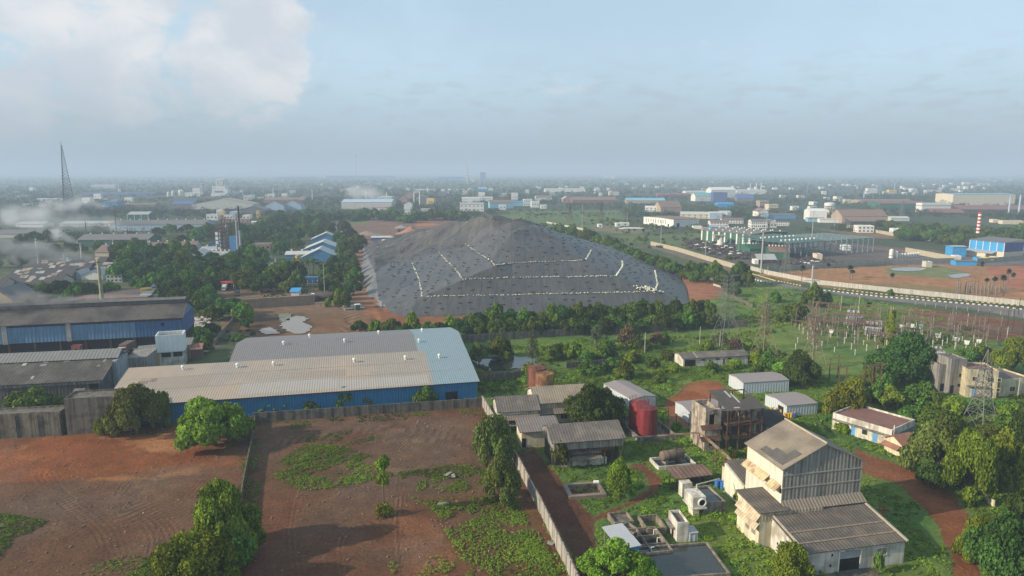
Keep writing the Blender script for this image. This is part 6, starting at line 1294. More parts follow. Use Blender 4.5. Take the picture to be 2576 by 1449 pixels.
chimney('far red and white striped chimney over the hazy plant', 1176, 462, 45, 3.6, WHITE2, (RW, 6)); chimney('very tall hazy striped chimney alone on the horizon', 896, 446, 54, 7.5, WHITE2, (RW, 6)); chimney('small red and white stack right of the white storage tanks', 508.5, 484, 27, 1.8, WHITE2, (RW, 4))
chimney('faint thin mast like chimney on the hazy horizon', 653.5, 446, 34, 4, M('g'))
for i, (x, y, hp) in enumerate(((688.5,503,29),(786,503,27),(727,474,13),(921,508,28),(1056,522,42),(1076,490,20),(1042,516,34),(973,512,28),(299,475,12))): chimney('white far stack, ' + ('over the twin blue gables','right of the brown roofs','short and faint','in front of the smoking grey factory','before the yellow block','slim and lone behind the yellow block','left of the yellow block','at the right end of the smoking grey factory','left of the white tank group')[i], x, y, hp, .9, WHITE2, name='stack')
for i, (x, y, hp) in enumerate(((1887,478,19),(1902,479,20),(1914,480,22))): chimney(f'{nth(i,3)} of three white stacks behind the long white hall', x, y, hp, 1.3, WHITE2, name='stack')
for i, (x, y, hp) in enumerate(((2370,510,26),(2537,538,46),(2562,540,50),(2173,500,20),(2250,478,18))): chimney('pale blue steel stack ' + ('left of the cyan topped factory','over the rust red roofs','at the right over the rust red roofs','behind the brown roofed sheds','in the white town')[i], x, y, hp, 1.3, M('lb'), name='stack')
# sheds by the mound
for i, (x, y, w_, h, D, kind, wk, rk, rise, rot) in enumerate(((782,611,74,8,26,'y','b','sg',5.5,10),(764,636,92,8,24,'y','b','sg',5.5,10),(718,657,100,16,16,'x','b','pg',1.5,10),(758,660,88,12,22,'y','b','sg',5.5,10))):
    fs('blue_shed', 'blue shed with pale roof beside the mound road, ' + ('rearmost low gable','middle wide gable','long flat fronted one','front wide gable')[i], x, y, w_, h, D, rise, wk, rk, kind, rot, vent=4 if i == 2 else 0)
fs('pink_house', 'pink flat roofed house half buried in trees', 633, 630, 44, 14, 14, 0, 'pk', 'dg', 'flat', 10, win=4)
t = fs('red_white_office', 'white office with red fascia band and rooftop pipes among palms', 673, 683, 56, 13, 14, 0, 'w', 'dg', 'flat', 6, win=5); L_, D = dim(t); H = 13*mpp(683)
mb = MB(); mb.box(-.3,-.35,H*.55,L_+.3,-.004,H*.85); mb.build('fascia', RW, t); mb = MB(); mb.beam((4,5,H),(4,5,H+4),.5,10); mb.build('roof_duct', STEEL, t)
vtank('yellow_tank', 'yellow water tank on the roof level by the palms', G(750,668), 1.5, 6.5, mat('yellow_tank_paint', (0,0,0)), rail=False)
t = fs('guard_house', 'white guard house with bright blue roof above the muddy yard', 731, 755, 21, 21, 5, .9, 'w', 'bb', 'mono', 6, door=False); L_, D = dim(t); opening(t, (L_, D), 'window', 'f', L_*.35, 1.0, 1.3, 1.0); mb = MB(); mb.box(-.05,-.03,-.1,.3,-.002,4); mb.build('red_stripe', RW, t)
A = G(760, 722); t = thing('entrance_gate', 'yellowish entrance gate with white posts and steps under the palms', 'gate', A, .1); mb = MB()
for k in range(4): mb.box(k*2.6,0,-.2,k*2.6+.5,.5,3.6)
mb.build('posts', WHITE, t); mb = MB(); mb.box(0,.1,1.4,8.3,.4,1.8); mb.box(0,.1,.5,8.3,.4,.7); mb.build('rails', M('y'), t); mb = MB(); mb.box(.5,4,0,7.5,7,4.5); mb.build('rear_panel', M('b'), t)
truck('tipper_truck', 'grey tipper truck driving along the red road at the mound foot', G(979,785-60), R(4), mat('pale_grey_cab', (.5,.5,.5)), mat('dark_body', (.10,.10,.10)))
truck('tipper_truck', 'dark tipper truck parked beside the blue roofed guard house', G(800,752), R(-80), mat('dark_cab', (.07,.06,.06)), mat('orange_body', (.30,.13,.05)), 1.1)
truck('tipper_truck', 'far dark tipper truck on the bare ground behind the mound', G(978+22,586), R(-85), mat('dark_cab', (0,0,0)), mat('dark_body', (0,0,0)), 1.5)
truck('parked_truck', 'pale truck waiting at the top of the red mound road', G(965,618), R(8), WHITE2, M('w'), 1.2, kind='box'); truck('parked_truck', 'brown truck at the red mound road beside the blue shed', G(933,622), R(8), M('br'), M('br'), 1.2)
truck('site_truck', 'old dark tractor truck near the red canopy', G(597,745), R(20), M('dg'), M('dk'), .9); truck('site_truck', 'white van like truck under trees by the red canopy', G(563,733), R(15), WHITE2, WHITE2, .8, kind='box')
A = G(558, 728); t = thing('red_canopy', 'small red canopy on white posts by the tree lined drive', 'canopy', A, .1); mb = MB()
for x in (.2, 6): mb.beam((x,0,-.2),(x,0,3.2),.14); mb.beam((x,3,-.2),(x,3,3.2),.14)
mb.build('posts', WHITE2, t); mb = MB(); mb.box(-.3,-.4,3.2,6.5,3.4,4.2); mb.build('fascia', RW, t)
A = G(868, 781); B = G(918, 777); t = thing('weigh_deck', 'pale concrete weigh deck with a small control stand at the red track', 'weighbridge', A, ang(A,B)); L_ = (B-A).length; mb = MB(); mb.box(0,0,-.3,L_,9,.6); mb.build('deck', CONC, t); mb = MB(); mb.box(L_*.5,-1.6,-.2,L_*.5+1.9,-.3,2.3); mb.build('stand', M('gr'), t); mb = MB(); mb.box(L_*.5-.2,-1.8,2.31,L_*.5+2.1,-.1,2.6); mb.build('stand_roof', WHITE2, t)
t = thing('sheeted_heap', 'white and black sheeted heap at the end of the brown retaining wall', 'heap', G(777,758)); mb = lumpy('h', 4.2, 2.6, 1.9, STRIP, 4, 12); mb.build('sheet', mat('dark_tarp', (.05,.05,.055), rough=.5), t); mb = MB(); mb.slab((-.6,-2.6,.5),(1.6,-2.2,.7),(2.6,.8,3.7),(1.2,.8,3.8),.1); mb.build('white_fold', STRIP, t)
mb = lumpy('h', 9, 5, 1.7, DARK, 8, 14); o = mb.build('soil_heap', mat('dark_soil', (.075,.055,.045), var=.3), None, True); o.location = G(812,752); tag(o, 'dark soil heap beside the guard house truck', 'soil heap')
for i, (x, y, a, b, h, c) in enumerate(((1034,588,15,12,8,(.30,.14,.08)),(1068,597,14,10,7,(.27,.27,.25)),(925,590,14,10,4,(.22,.17,.14)),(1010,573,9,7,3,(.25,.22,.2)))):
    mb = MB(); rh = random.Random(i); mb.add([(r*a*math.cos(k*.449)*rh.uniform(.85,1.1), r*b*math.sin(k*.449)*rh.uniform(.85,1.1), h*max(0,1-r)**1.1*rh.uniform(.9,1.1)-.1) for r in (1.05,.75,.5,.25,.06) for k in range(14)], [(q_*14+k, q_*14+(k+1)%14, (q_+1)*14+(k+1)%14, (q_+1)*14+k) for q_ in range(4) for k in range(14)] + [tuple(range(56,70))]); o = mb.build('soil_heap', mat('heap_soil_%d' % i, c, var=.3), None, True); o.location = G(x, y); tag(o, ('pointed orange earth heap','grey gravel heap','low dark spoil heap','small pale gravel heap')[i] + ' on the bare ground behind the mound', 'earth heap')
fs('blue_fence_house', 'low blue sheeted building with trees behind the crumpled mound edge', 934, 606, 60, 8, 10, 1, 'db', 'pg', 'x', 6)
A = G(836,608); 
# -- radio mast
A = G(172, 533); H = hz(168, 533); t = thing('radio_mast', 'very tall lattice radio mast rising through the smoke', 'radio mast', A, .2); d_ = A.length; mb = MB(); cs = [(math.cos(a), math.sin(a)) for a in (.3, .3+2.094, .3+4.188)]; zs = [H*(1-(1-k/22)**1.0) for k in range(23)]; w0_ = H*.10
def mw(z): return w0_*(1-z/H)**1.0 + .5
for z0, z1 in zip(zs[:-1], zs[1:]):
    for i in range(3):
        (a, b), (c, e) = cs[i], cs[(i+1)%3]; p, q_ = mw(z0), mw(z1); mb.beam((a*p,b*p,z0),(a*q_,b*q_,z1),.42); mb.beam((a*p,b*p,z0),(c*q_,e*q_,z1),.2); mb.beam((c*p,e*p,z0),(a*q_,b*q_,z1),.2); mb.beam((a*q_,b*q_,z1),(c*q_,e*q_,z1),.18)
mb.build('tower', mat('mast_steel', (.06,.055,.06)), t); mb = MB(); mb.beam((0,0,H),(0,0,H+6),.3); mb.build('antenna', mat('mast_steel', (0,0,0)), t)
mb = MB(); z = H*.50; p = mw(z)+.8
for i in range(3): mb.beam((cs[i][0]*p,cs[i][1]*p,z),(cs[(i+1)%3][0]*p,cs[(i+1)%3][1]*p,z),.5)
mb.build('platform', mat('mast_steel', (0,0,0)), t)
# -- stepped white tower block
A = G(531, 494); k = mpp(494); t = thing('stepped_block', 'stepped white tower block with grey outlined panels on the hazy skyline', 'tower block', A, .05)
for nm, x0, x1, y0, y1, D in (('base_block',0,41,0,8,30),('middle_block',3,36,8.01,24,26),('tower',14,36,24.01,43,20),('side_block',36.05,41.5,8.01,18,22)): mb = MB(); mb.box(x0*k,1,y0*k,x1*k,1+D,y1*k); mb.build(nm, M('w'), t)
for x0, x1, y0, y1 in ((17,19,26,40),(22,34,26,41),(8,30,9.5,14.5),(5,13,20,22)): mb = MB(); mb.box(x0*k,.6,y0*k,x1*k,.99,y1*k); mb.build('grey_panel', M('g'), t)
mb = MB(); mb.box(24*k,.2,27.5*k,32*k,.59,39.5*k); mb.build('pale_panel', M('pg'), t); mb = MB(); mb.box(10*k,.2,10*k,28*k,.59,13.5*k); mb.build('dark_glazing', M('dg'), t)
BLDS.append((A + Vector((20,15,0)), 26, 42, 30, .05))
for i, (x, y, w_, h) in enumerate(((436,493,8,12),(456,492,13,13),(589,493,7,11),(608.5,490,8,9),(424,494,7,10))):
    k = mpp(y); t = thing('far_tank', 'white far storage tank, ' + ('slim one left of the low white office','wide one at the low white office','taller one right of the stepped block','short one right of the stepped block','leftmost of the skyline tanks')[i], 'storage tank', G(x,y)); mb = MB(); mb.lathe([(w_*k/2,0),(w_*k/2,h*k),(.5,h*k+2)],20); mb.build('shell', M('w'), t); mb = MB(); mb.lathe([(w_*k/2+.01,h*k*.55),(w_*k/2+.3,h*k*.55),(w_*k/2+.3,h*k*.58),(w_*k/2+.01,h*k*.58)],20); mb.build('walkway', M('g'), t)
L = [  # name, label, x, y, w, h, D, rise, wall, roof, kind, rot, windows
 ('white_office','low stepped white office beside the skyline tanks',465,494,38,9,18,0,'w','w','flat',4,5), ('white_office','upper white block on top of the skyline tanks group',485,488,18,14,16,0,'w','w','flat',4,3),
 ('wide_hall','very wide pale grey gabled hall in front of the stepped white block',483,526,150,12,40,9,'pg','tan','y',4,0), ('dark_hall','dark purplish hall left of the wide pale grey hall',429,526,54,12,40,5,'dg','db','x',4,0),
 ('twin_gable','light blue gabled hall, left of the twin pair',666,530,47,12,34,8,'lb','br','y',6,0), ('twin_gable','light blue gabled hall, right of the twin pair',714,528,42,12,34,8,'lb','br','y',6,0), ('brown_hall','long brown roofed hall behind the twin blue gables',663,510,100,7,40,4,'br','br','x',2,0),
 ('white_house','terraced white house with arches, left end of the pale cluster',519,554,28,14,12,0,'w','g','flat',6,3), ('white_house','upper white house with roof tank in the pale cluster',545,545,14,17,10,0,'w','w','flat',6,2), ('yellow_house_far','yellow block in the middle of the pale cluster',552,552,12,18,10,0,'y','c','flat',6,2), ('white_house','long white house with dark shutters in the pale cluster',563,553,22,12,12,0,'w','dg','flat',6,3), ('white_house','grey white workshop at the right of the pale cluster',578,546,20,13,14,0,'lb','w','flat',6,2), ('white_house','low white house right behind the twin stacks',610,552,18,10,12,0,'w','w','flat',6,2), ('pink_row','low pinkish row in front of the pale cluster',560,560,66,8,10,0,'pk','c','flat',6,6),
 ('dark_gable','dark grey gabled hall left of the twin blue gables',606,538,60,9,34,6,'dg','dg','y',6,0), ('yellow_tower','slim yellow white stair tower right of the dark gable',645,551,7,20,7,0,'y','c','flat',6,1), ('white_trio','row of white huts in the trees, left one',653,560,7,5,6,0,'w','w','flat',6,1), ('white_trio','row of white huts in the trees, middle one',661,560,7,5,6,0,'w','w','flat',6,1), ('white_trio','row of white huts in the trees, right one',670,559,8,5,6,0,'w','w','flat',6,1), ('white_shack','lone white shack among trees left of the hut row',633,565,10,6,8,1,'w','w','x',6,0),
 ('smoking_factory','long grey factory with smoke over its roof beyond the trees',859,526,126,17,50,4,'pg','lb','x',2,0), ('smoking_factory','tall pale end hall of the smoking grey factory',950,518,36,22,40,0,'pg','pg','flat',2,0), ('white_annex','white row in front of the smoking grey factory',932,528,42,6,14,1,'w','pk','x',2,6), ('pale_roof','long white roof just above the tree belt',844,548,36,4,14,1,'w','w','x',2,0),
 ('yellow_block','square yellow block with dark windows left of the showroom',1073,514,19,14,14,0,'y','c','flat',-6,2), ('canopy_hall','white canopy hall open at the front',1016,528,20,14,24,3,'w','w','y',4,0), ('old_gable','brown gabled works shed with grey roof, left one by the canopy',1004,508,20,9,30,6,'pk','br','y',6,0), ('old_gable','taller brown gabled works shed behind the canopy',1020,500,20,12,30,6,'pk','dg','y',6,0), ('old_gable','dark open gabled works shed behind the yellow block',1046,510,36,9,30,8,'dg','g','y',6,0),
 ('showroom','white showroom with big glazed front behind the mound crest',1157,532,60,18,30,2,'w','g','x',2,6), ('showroom','pale roof hall right behind the showroom',1162,510,44,10,24,3,'w','pg','x',2,0), ('blue_workshop','blue workshop with brown stripe roof right of the showroom',1232,524,60,14,26,4,'bg','br','x',8,0), ('white_villa','small white villa with dark windows beside the blue workshop',1256,528,17,12,10,0,'w','w','flat',4,2), ('white_hall','long white hall with pale roof above the blue workshop',1203,506,37,8,24,2,'w','pg','x',4,0), ('hazy_blue_hall','hazy blue hall far behind the showroom',1203,484,22,9,40,4,'b','bg','x',2,0),
 ('small_white','small white house with roof tank on the tree belt left of the mound crest',1018,541,14,10,9,0,'w','w','flat',6,2), ('small_white','small white house with stair head on the tree belt at the mound crest',1124,542,12,10,9,0,'w','w','flat',6,2), ('pale_yard','low pale yard building behind the tree belt',1058,532,24,6,12,0,'pg','pg','flat',4,0),
 ('white_flats','stacked white flats right behind the mound crest',1288,506,15,20,12,0,'w','w','flat',4,3), ('white_flats','white flats with balconies right of the mound crest',1317,518,22,16,14,0,'w','w','flat',4,4), ('white_flats','square white flats beside the balconied block',1337,522,20,15,14,0,'w','w','flat',4,3), ('white_flats','small white cube house right of the flats',1361,525,14,9,10,0,'w','w','flat',4,2), ('blue_low','low blue hall left of the balconied flats',1288,518,30,9,20,2,'bg','b','x',4,0),
 ('pale_long_hall','very long pale hall with ribbed front in the hazy trees',1371,483,102,6,50,3,'w','pg','x',1,0), ('brown_cottage','brown roofed house with white gable right of the flats',1349,504,40,7,24,4,'w','br','x',6,0), ('dark_long_hall','very long dark red brown hall right of the flats',1440,512,112,9,50,5,'rr','br','x',2,0), ('pink_gables','pink gabled house at the end of the dark red hall',1416,510,20,10,16,4,'pk','c','y',6,2), ('green_roof_hall','hall with blue green roof in front of the dark blue tower',1576,512,96,8,40,4,'tan','bg','x',-4,0), ('rust_long_roof','long rust red roof behind the blue green roof',1656,494,80,5,30,3,'rr','rr','x',0,0), ('yellow_gable','yellow white gabled house in the far trees',1533,492,12,9,12,3,'c','c','y',6,1),
 ('brown_tiled_works','works with big brown tiled roof left of the long pale sheds',1662,534,54,12,30,9,'tan','br','x',8,0), ('white_works','white works left of the brown tiled roof',1622,532,40,10,24,2,'w','w','x',-14,4), ('long_pale_shed','long pale shed running towards the white barn, grey roof',1712,549,110,10,20,3,'c','pg','x',-12,8), ('long_pale_shed','pale blue corrugated shed at the end of the long pale shed',1785,551,30,14,16,2,'lb','pg','x',-6,0), ('long_pale_shed','striped pale blue shed right of the corrugated one',1815,548,24,13,18,2,'lb','sg','x',0,0),
 ('dark_blue_tower','tall dark blue box tower above the trees',1794,516,34,31,24,0,'db','db','flat',-4,0), ('teal_roof_hall','white gabled hall with teal roof left of the dark blue tower',1749,506,44,13,24,6,'w','tl','x',8,0), ('arch_hall','great white gabled hall behind the dark blue tower',1789,498,64,20,30,6,'w','w','x',8,0), ('long_white_hall','very long white hall right of the great white hall',1853,489,78,9,40,3,'w','pg','x',4,0), ('long_white_hall','long white hall left of the great white hall',1725,490,66,7,30,3,'w','pg','x',4,0), ('slate_roof','hall with big slate blue roof right of the dark blue tower',1854,505,42,6,30,8,'dg','db','x',-4,0), ('blue_canopy_far','bright blue low roofs at the foot of the dark blue tower',1806,522,40,9,20,2,'bb','bb','x',2,0),
 ('frame_building','unfinished concrete frame building with open floors, left part',1911,522,24,16,16,0,'tan','c','flat',4,4), ('frame_building','unfinished concrete frame building with open floors, right part',1934,528,24,13,16,0,'c','tan','flat',4,5), ('white_blue_shed','white and blue shed with flat brown roof',1934,550,66,10,18,1,'b','br','x',-3,0), ('white_roof_hall','large white roofed hall left of the brown shed roofs',2036,555,40,23,30,3,'w','w','x',-10,0), ('white_roof_hall','low blue front workshop under the white roofed hall',2033,558,40,8,10,1,'bg','dg','x',-4,0), ('long_office','long white office with dark roof and two window rows, left of the green factory poles',1890,573,40,16,14,2,'w','dg','x',-4,8), ('long_office','grey gabled end of the long white office',1929,573,24,14,14,3,'pg','dg','y',-4,3), ('long_office','white low office with dark roof right of the grey gable',1952,568,32,11,12,2,'w','dk','x',-6,6), ('white_gable_hall','white gabled hall with windows behind the long office',1907,545,26,13,18,4,'w','br','y',4,3),
 ('brown_roof_office','brown roofed white office behind the bright blue box',1787,570,44,11,14,2,'w','br','x',-4,6), ('bright_blue_box','bright blue sheet building left of the green striped factory',1789,588,36,17,14,1,'bb','g','x',-6,0), ('brown_roof_office','white row with verandah posts right of the brown roofed office',1816,562,52,9,12,2,'w','br','x',-6,8), ('grey_store','tan wall store behind the bright blue box',1768,580,26,6,10,0,'tan','g','flat',-4,0), ('white_kerb_house','little white house with yellow digger beside it near the barn',1744,576,22,6,8,0,'w','w','flat',-4,0),
 ('cyan_factory','huge factory with cyan upper walls and cream lower walls at the right skyline',2396,516,160,27,50,1,'c','bg','x',2,0), ('rust_roof','huge low rust brown roof in front of the cyan factory',2420,534,190,7,60,5,'dk','rr','x',-2,0), ('rust_roof','dark red low roof left of the rust brown roof',2346,540,80,5,30,5,'dk','rr','x',-2,0), ('white_flats','long white apartment block with dark stair bands near the cyan factory',2318,534,76,22,14,0,'w','w','flat',4,12), ('green_striped_far','green and white striped hall with red brown roof far right',2213,526,118,14,40,3,'gr','rr','x',0,0), ('brown_flat_roof','long flat brown roof behind the striped far hall',2165,512,132,7,40,2,'tan','br','x',0,0),
 ('brown_shed_roof','big brown tiled shed with upper clerestory roof in the right middle distance',2118,562,110,18,34,7,'tan','br','x',-4,0), ('brown_shed_roof','lower brown shed with black open front beside the clerestory shed',2140,568,92,11,16,3,'dk','br','mono',-4,0), ('white_bungalow','white bungalow with small windows by the beige wall',2158,585,38,16,12,0,'w','w','flat',-6,4), ('white_bungalow','little white house under trees right of the white bungalow',2246,590,18,14,8,0,'w','w','flat',-4,1), ('white_row','tumbled white rubble shed in front of the brown sheds',2062,560,50,8,12,1,'w','pg','x',-10,0), ('pale_tin','silver tin roofs behind trees right of the brown sheds',2242,556,44,7,14,2,'pg','sg','x',-4,0), ('cream_row','long cream row behind trees at the right edge',2522,564,50,8,8,0,'c','c','flat',-4,0), ('cream_row','small cream hut behind trees near the striped chimney',2498,560,14,7,8,0,'c','c','flat',-4,0),
 ('yellow_flats','orange yellow flats in the white far town',2236,487,20,9,12,0,'y','y','flat',4,3), ('white_flats','tall white flats left of the orange yellow flats',2182,486,26,12,12,0,'w','w','flat',4,3), ('white_flats','pale flats with roof tank right of the orange flats',2276,482,24,9,12,0,'w','w','flat',4,3), ('white_flats','low long white row in the far town',2330,486,40,7,12,0,'w','w','flat',4,6), ('white_flats','far white flats on the hazy right skyline',2424,466,20,7,16,0,'w','w','flat',4,3), ('white_flats','far white row on the hazy right skyline',2462,467,30,5,16,0,'w','w','flat',4,4), ('white_roof_far','far white roof band under the horizon, left',1595,443,50,3,60,2,'w','w','x',1,0), ('white_roof_far','far wide white roof band under the horizon, right',1660,441,110,4,80,2,'w','w','x',1,0), ('white_roof_far','far white slab on the right horizon',2345,447,50,4,60,2,'w','w','x',1,0), ('pink_far_roof','hazy pink long roof far behind the mound',1420,450,70,5,60,2,'pk','pk','x',1,0), ('white_block_far','hazy white block on the skyline over the mound',1520,449,28,8,30,0,'w','w','flat',1,4),
 ('hazy_works','hazy bluish factory silhouette on the horizon, left',700,452,90,6,60,3,'db','dg','x',1,0), ('hazy_works','hazy bluish factory silhouette on the horizon, centre left',820,450,170,7,60,3,'db','dg','x',1,0), ('hazy_works','hazy dark silo tower block over the mound crest',1208,456,14,22,20,0,'db','db','flat',1,0), ('hazy_works','hazy blue plant hall beside the striped far chimney',1103,456,60,10,40,3,'b','b','x',1,0), ('hazy_works','hazy pale silo group by the striped far chimney',1183,458,10,12,14,0,'pg','pg','flat',1,0),
 ('grey_low_hall','grey low hall in the smoke left of the pale blue shed',150,570,120,7,26,2,'pg','g','x',4,0), ('grey_low_hall','whitish low hall in the smoke at the left edge',40,572,66,8,20,2,'w','g','x',4,0), ('grey_low_hall','long grey roof in the smoke above the old sheds',-20,598,160,9,24,3,'pg','dg','x',4,0), ('yellow_stub','yellowish square block by the slim rusty stack',273,570,16,11,8,0,'y','c','flat',4,0), ('blue_block_far','dark blue hall right of the radio mast',258,522,36,13,24,1,'b','db','x',4,0), ('brown_row_far','brown low row behind the dark blue hall',296,520,90,5,24,2,'br','br','x',4,0), ('white_row_far','white ribbed row left of the radio mast',92,506,24,5,14,1,'w','w','x',4,5), ('blue_row_far','long bluish low hall behind the radio mast',205,492,180,5,30,2,'db','db','x',2,0), ('pale_arch_far','hazy pale arched hall beyond the radio mast',228,474,60,7,40,3,'sg','sg','x',2,0),
]
for a in L: fs(*a[:12], win=a[12], floors=3 if a[4] > 14 and a[12] and a[8] == 'flat' else (2 if a[12] > 3 and a[4] > 9 else 1))
for i, (x, w_) in enumerate(((1090,7),(1109,9),(1140,13),(1158,11),(1175,14),(1204,18),(1228,12),(1043,26),(1061,22))): fs('white_tent', f'white far tent roof, {nth(i,9) if i < 7 else ("long one at the left","longer one beside it")[i-7]} in the row behind the yellow block' if i < 7 else ('long flat white tent roof left of the tent row','second flat white tent roof left of the tent row')[i-7], x, 481-(2 if i > 3 else 0), w_, 3, 20, 5 if i < 7 else 1, 'w', 'w', 'y', 2)
# big white barn
A = G(1694, 572); B = G(1758, 569.5); t = shed('white_barn', 'big white barn with flat brown roof and dark door in the green flat', 'barn', A, B, 57, 8.4, .8, M('w'), M('br'), 'x', .5); L_, D = dim(t); BLDS.append((A+(B-A)/2+Vector((-6,28,0)), 36, L_, D, ang(A,B))); opening(t, (L_,D), 'door', 'f', 4, 0, 4, 4.4, DARK); opening(t, (L_,D), 'door', 'l', 8, 0, 2.4, 3, DARK)
for k in range(9): opening(t, (L_,D), 'window', 'l', 14+k*4.6, 3, .9, 4)
for i, (x, y, w_, h) in enumerate(((1550,570,14,8),(1563,568,20,7),(1505,572,10,7))): fs('outbuilding', 'small white outbuilding behind the mound, ' + ('left one of the pair','right one of the pair','by the distant rusty pylon')[i], x, y, w_, h, 7, 0, 'w', 'w', 'flat', 4, win=1)
o = lumpy('h', 14, 5, .8, DARK, 31, 16).build('white_rubble', M('w'), None); o.location = G(1590,576); tag(o, 'strewn heap of white rubble near the white outbuildings', 'rubble heap')
# -- green and white striped factory and scrap yard
A = G(1886, 621); B = G(1981, 613); D = 52; t = shed('striped_factory', 'green and white striped factory with vented grey roof beside the scrap yard', 'factory', A, B, D, 9.8, 1.6, M('gr'), mat('grey_brown_vented_roof', (.17,.15,.135), rib=.2, ribw=2.2, var=.15), 'y', .5); L_, D = dim(t); BLDS.append((A+(B-A)/2+Vector((-5,26,0)), 36, L_, D, ang(A,B)))
for i in range(9): mb = MB(); v_ = D*i/8.2; mb.box(-.35, v_, -.2, -.004, v_+1.4, 9.6); mb.build('pilaster', M('w'), t)
for i in range(6): mb = MB(); u = (L_-.9)*i/5; mb.box(u, -.3, -.2, u+.9, -.003, 9.6); mb.build('pilaster', M('pg'), t)
vents(t, [(L_*f, D*(j+.5)/7, 10.0 + 1.6*(1-abs(f-.5)*2)) for f in (.12,.38,.62,.88) for j in range(7)], WHITE2, .55)
t = fs('green_shed', 'lower green shed with cream posts and black open end before the striped factory', 1936, 651, 46, 17, 30, 2.5, 'gr', 'br', 'x', -14, vent=6); 
fs('green_shed', 'dark green roofed open shed right of the cream posted green shed', 1886, 640, 60, 14, 26, 2, 'gr', 'gr', 'x', 4, vent=8); fs('green_shed', 'green lean-to with rusty roof joined to the striped factory', 1900, 634, 80, 12, 14, 1, 'gr', 'tan', 'mono', 4, pil=(4,'w'))
A = G(1984, 650); B = G(2196, 632); rot = ang(A, B); L_ = (B-A).length; t = thing('steel_skeleton', 'bluish open steel skeleton of a hall, partly under a green vented roof', 'steel frame', A, rot); D = 46; Hs = 10.5; n_ = 15; TLS = mat('blue_grey_steel', (.17,.24,.27), rough=.6, var=.1)
for j, y in enumerate((0, D/2, D)):
    for i in range(n_+1): mb = MB(); x = L_*i/n_; mb.beam((x,y,-.3),(x,y,Hs),.36); mb.build('column', TLS, t)
mb = MB()
for y in (0, D/2, D):
    for z in (3.6, 5.4, 7.2, 9, Hs): mb.beam((0,y,z),(L_,y,z),.16)
for i in range(n_+1): mb.beam((L_*i/n_,0,Hs),(L_*i/n_,D,Hs),.18)
mb.build('girts', TLS, t); mb = MB(); mb.slab((-1,-1,Hs+.3),(L_*.42,-1,Hs+.3),(L_*.42,D+1,Hs+1.5),(-1,D+1,Hs+1.5),.2); mb.build('roof', mat('faded_green_roof', (.06,.125,.105), var=.15, rib=.2, ribw=1.6), t); vents(t, [(L_*.42*(i+.5)/9, D*f, Hs+.5+f) for i in range(9) for f in (.2,.6)], WHITE2, .6)
fs('white_container', 'white container cabin inside the steel skeleton', 2122, 630, 18, 11, 8, 0, 'w', 'w', 'flat', -3); fs('tan_wall_store', 'tan walled open store before the steel skeleton', 2054, 655, 14, 14, 8, 0, 'c', 'tan', 'flat', -4)
fs('open_barn', 'small open hipped barn beside the slim grey pylon', 1906, 662, 46, 9, 12, 3, 'dk', 'g', 'x', -2); fs('white_shack', 'whitewashed shack stub beside the open hipped barn', 1898, 664, 10, 9, 6, 0, 'w', 'w', 'flat', -2)
def scatter_heap(name, label, poly, n_, smin, smax, m, cat, seed):
    rr = random.Random(seed); wpl = wp(*poly); xs = [p[0] for p in wpl]; ys = [p[1] for p in wpl]; mb = MB(); k = 0
    while k < n_:
        x, y = rr.uniform(min(xs),max(xs)), rr.uniform(min(ys),max(ys))
        if not in_poly(np.array([x]), np.array([y]), wpl)[0]: continue
        k += 1; s = rr.uniform(smin, smax); m_ = lumpy('x', s*1.3, s, s*.55, m, seed*1000+k, 6); mb.add([(a+x, b+y, c-.1) for a, b, c in m_.v], m_.f)
    o = mb.build(name, m); tag(o, label, cat, kind='stuff'); return o
scatter_heap('scrap_heap', 'dark scrap spread over the yard left of the green striped factory', [(1720,606),(1830,600),(1860,618),(1930,640),(1900,655),(1840,650),(1740,628)], 260, .6, 2.2, mat('scrap_dark', (.055,.045,.042), var=.5), 'scrap', 5)
scatter_heap('plastic_litter', 'white plastic litter piled through the scrap yard', [(1740,612),(1830,604),(1850,622),(1880,640),(1830,645),(1760,630)], 150, .4, 1.5, M('w'), 'litter', 6)
scatter_heap('plastic_litter', 'white plastic litter by the steel skeleton yard', [(2000,660),(2050,658),(2090,668),(2060,672),(2010,668)], 60, .4, 1.4, M('w'), 'litter', 7); scatter_heap('scrap_heap', 'black scrap rows in front of the steel skeleton', [(1960,655),(2060,650),(2120,664),(2060,672),(1970,664)], 120, .6, 1.9, mat('scrap_dark', (0,0,0)), 'scrap', 8)
scatter_heap('rubble', 'pale rubble strewn behind the smoking blue factory end', [(480,800),(530,795),(535,812),(482,840)], 90, .3, .9, mat('pale_rubble', (.40,.36,.33), var=.3), 'rubble', 9)
A = G(1876, 639); t = thing('hopper_tower', 'whitish concrete hopper tower standing in the scrap yard', 'hopper', A); mb = MB(); mb.lathe([(2.6,-.3),(2.6,6.4),(3.2,7.4),(3.2,8)],12); mb.build('drum', M('w'), t); mb = MB(); mb.box(-6.0,-3.5,8.01,3,3.5,8.6); mb.box(-5.6,-2.5,6.0,-2.8,2.5,8.0); mb.build('deck', M('tan'), t); t.location = G(1812, 617)
# white silos
for i in range(10):
    x = (2241.5, 2254, 2262, 2269, 2276.5, 2284, 2290.5, 2297, 2303, 2309)[i]; y = 649 - i*.35; w_ = 10.5 if i == 0 else (8 if i == 1 else 5.6); h = 20 if i == 0 else (15 if i == 1 else 9.5); k = mpp(y)
    t = thing('white_silo', f'white upright silo, {nth(i,10)} in the row before the cream wall', 'silo', G(x,y), 0, 'white silos before the cream wall'); mb = MB(); mb.lathe([(w_*k/2,0),(w_*k/2,h*k),(.3,h*k+w_*k*.3)],16); mb.build('shell', M('w'), t); mb = MB(); mb.lathe([(w_*k/2+.01,h*k*.3),(w_*k/2+.12,h*k*.3),(w_*k/2+.12,h*k*.36),(w_*k/2+.01,h*k*.36)],16); mb.build('band', M('pk'), t)
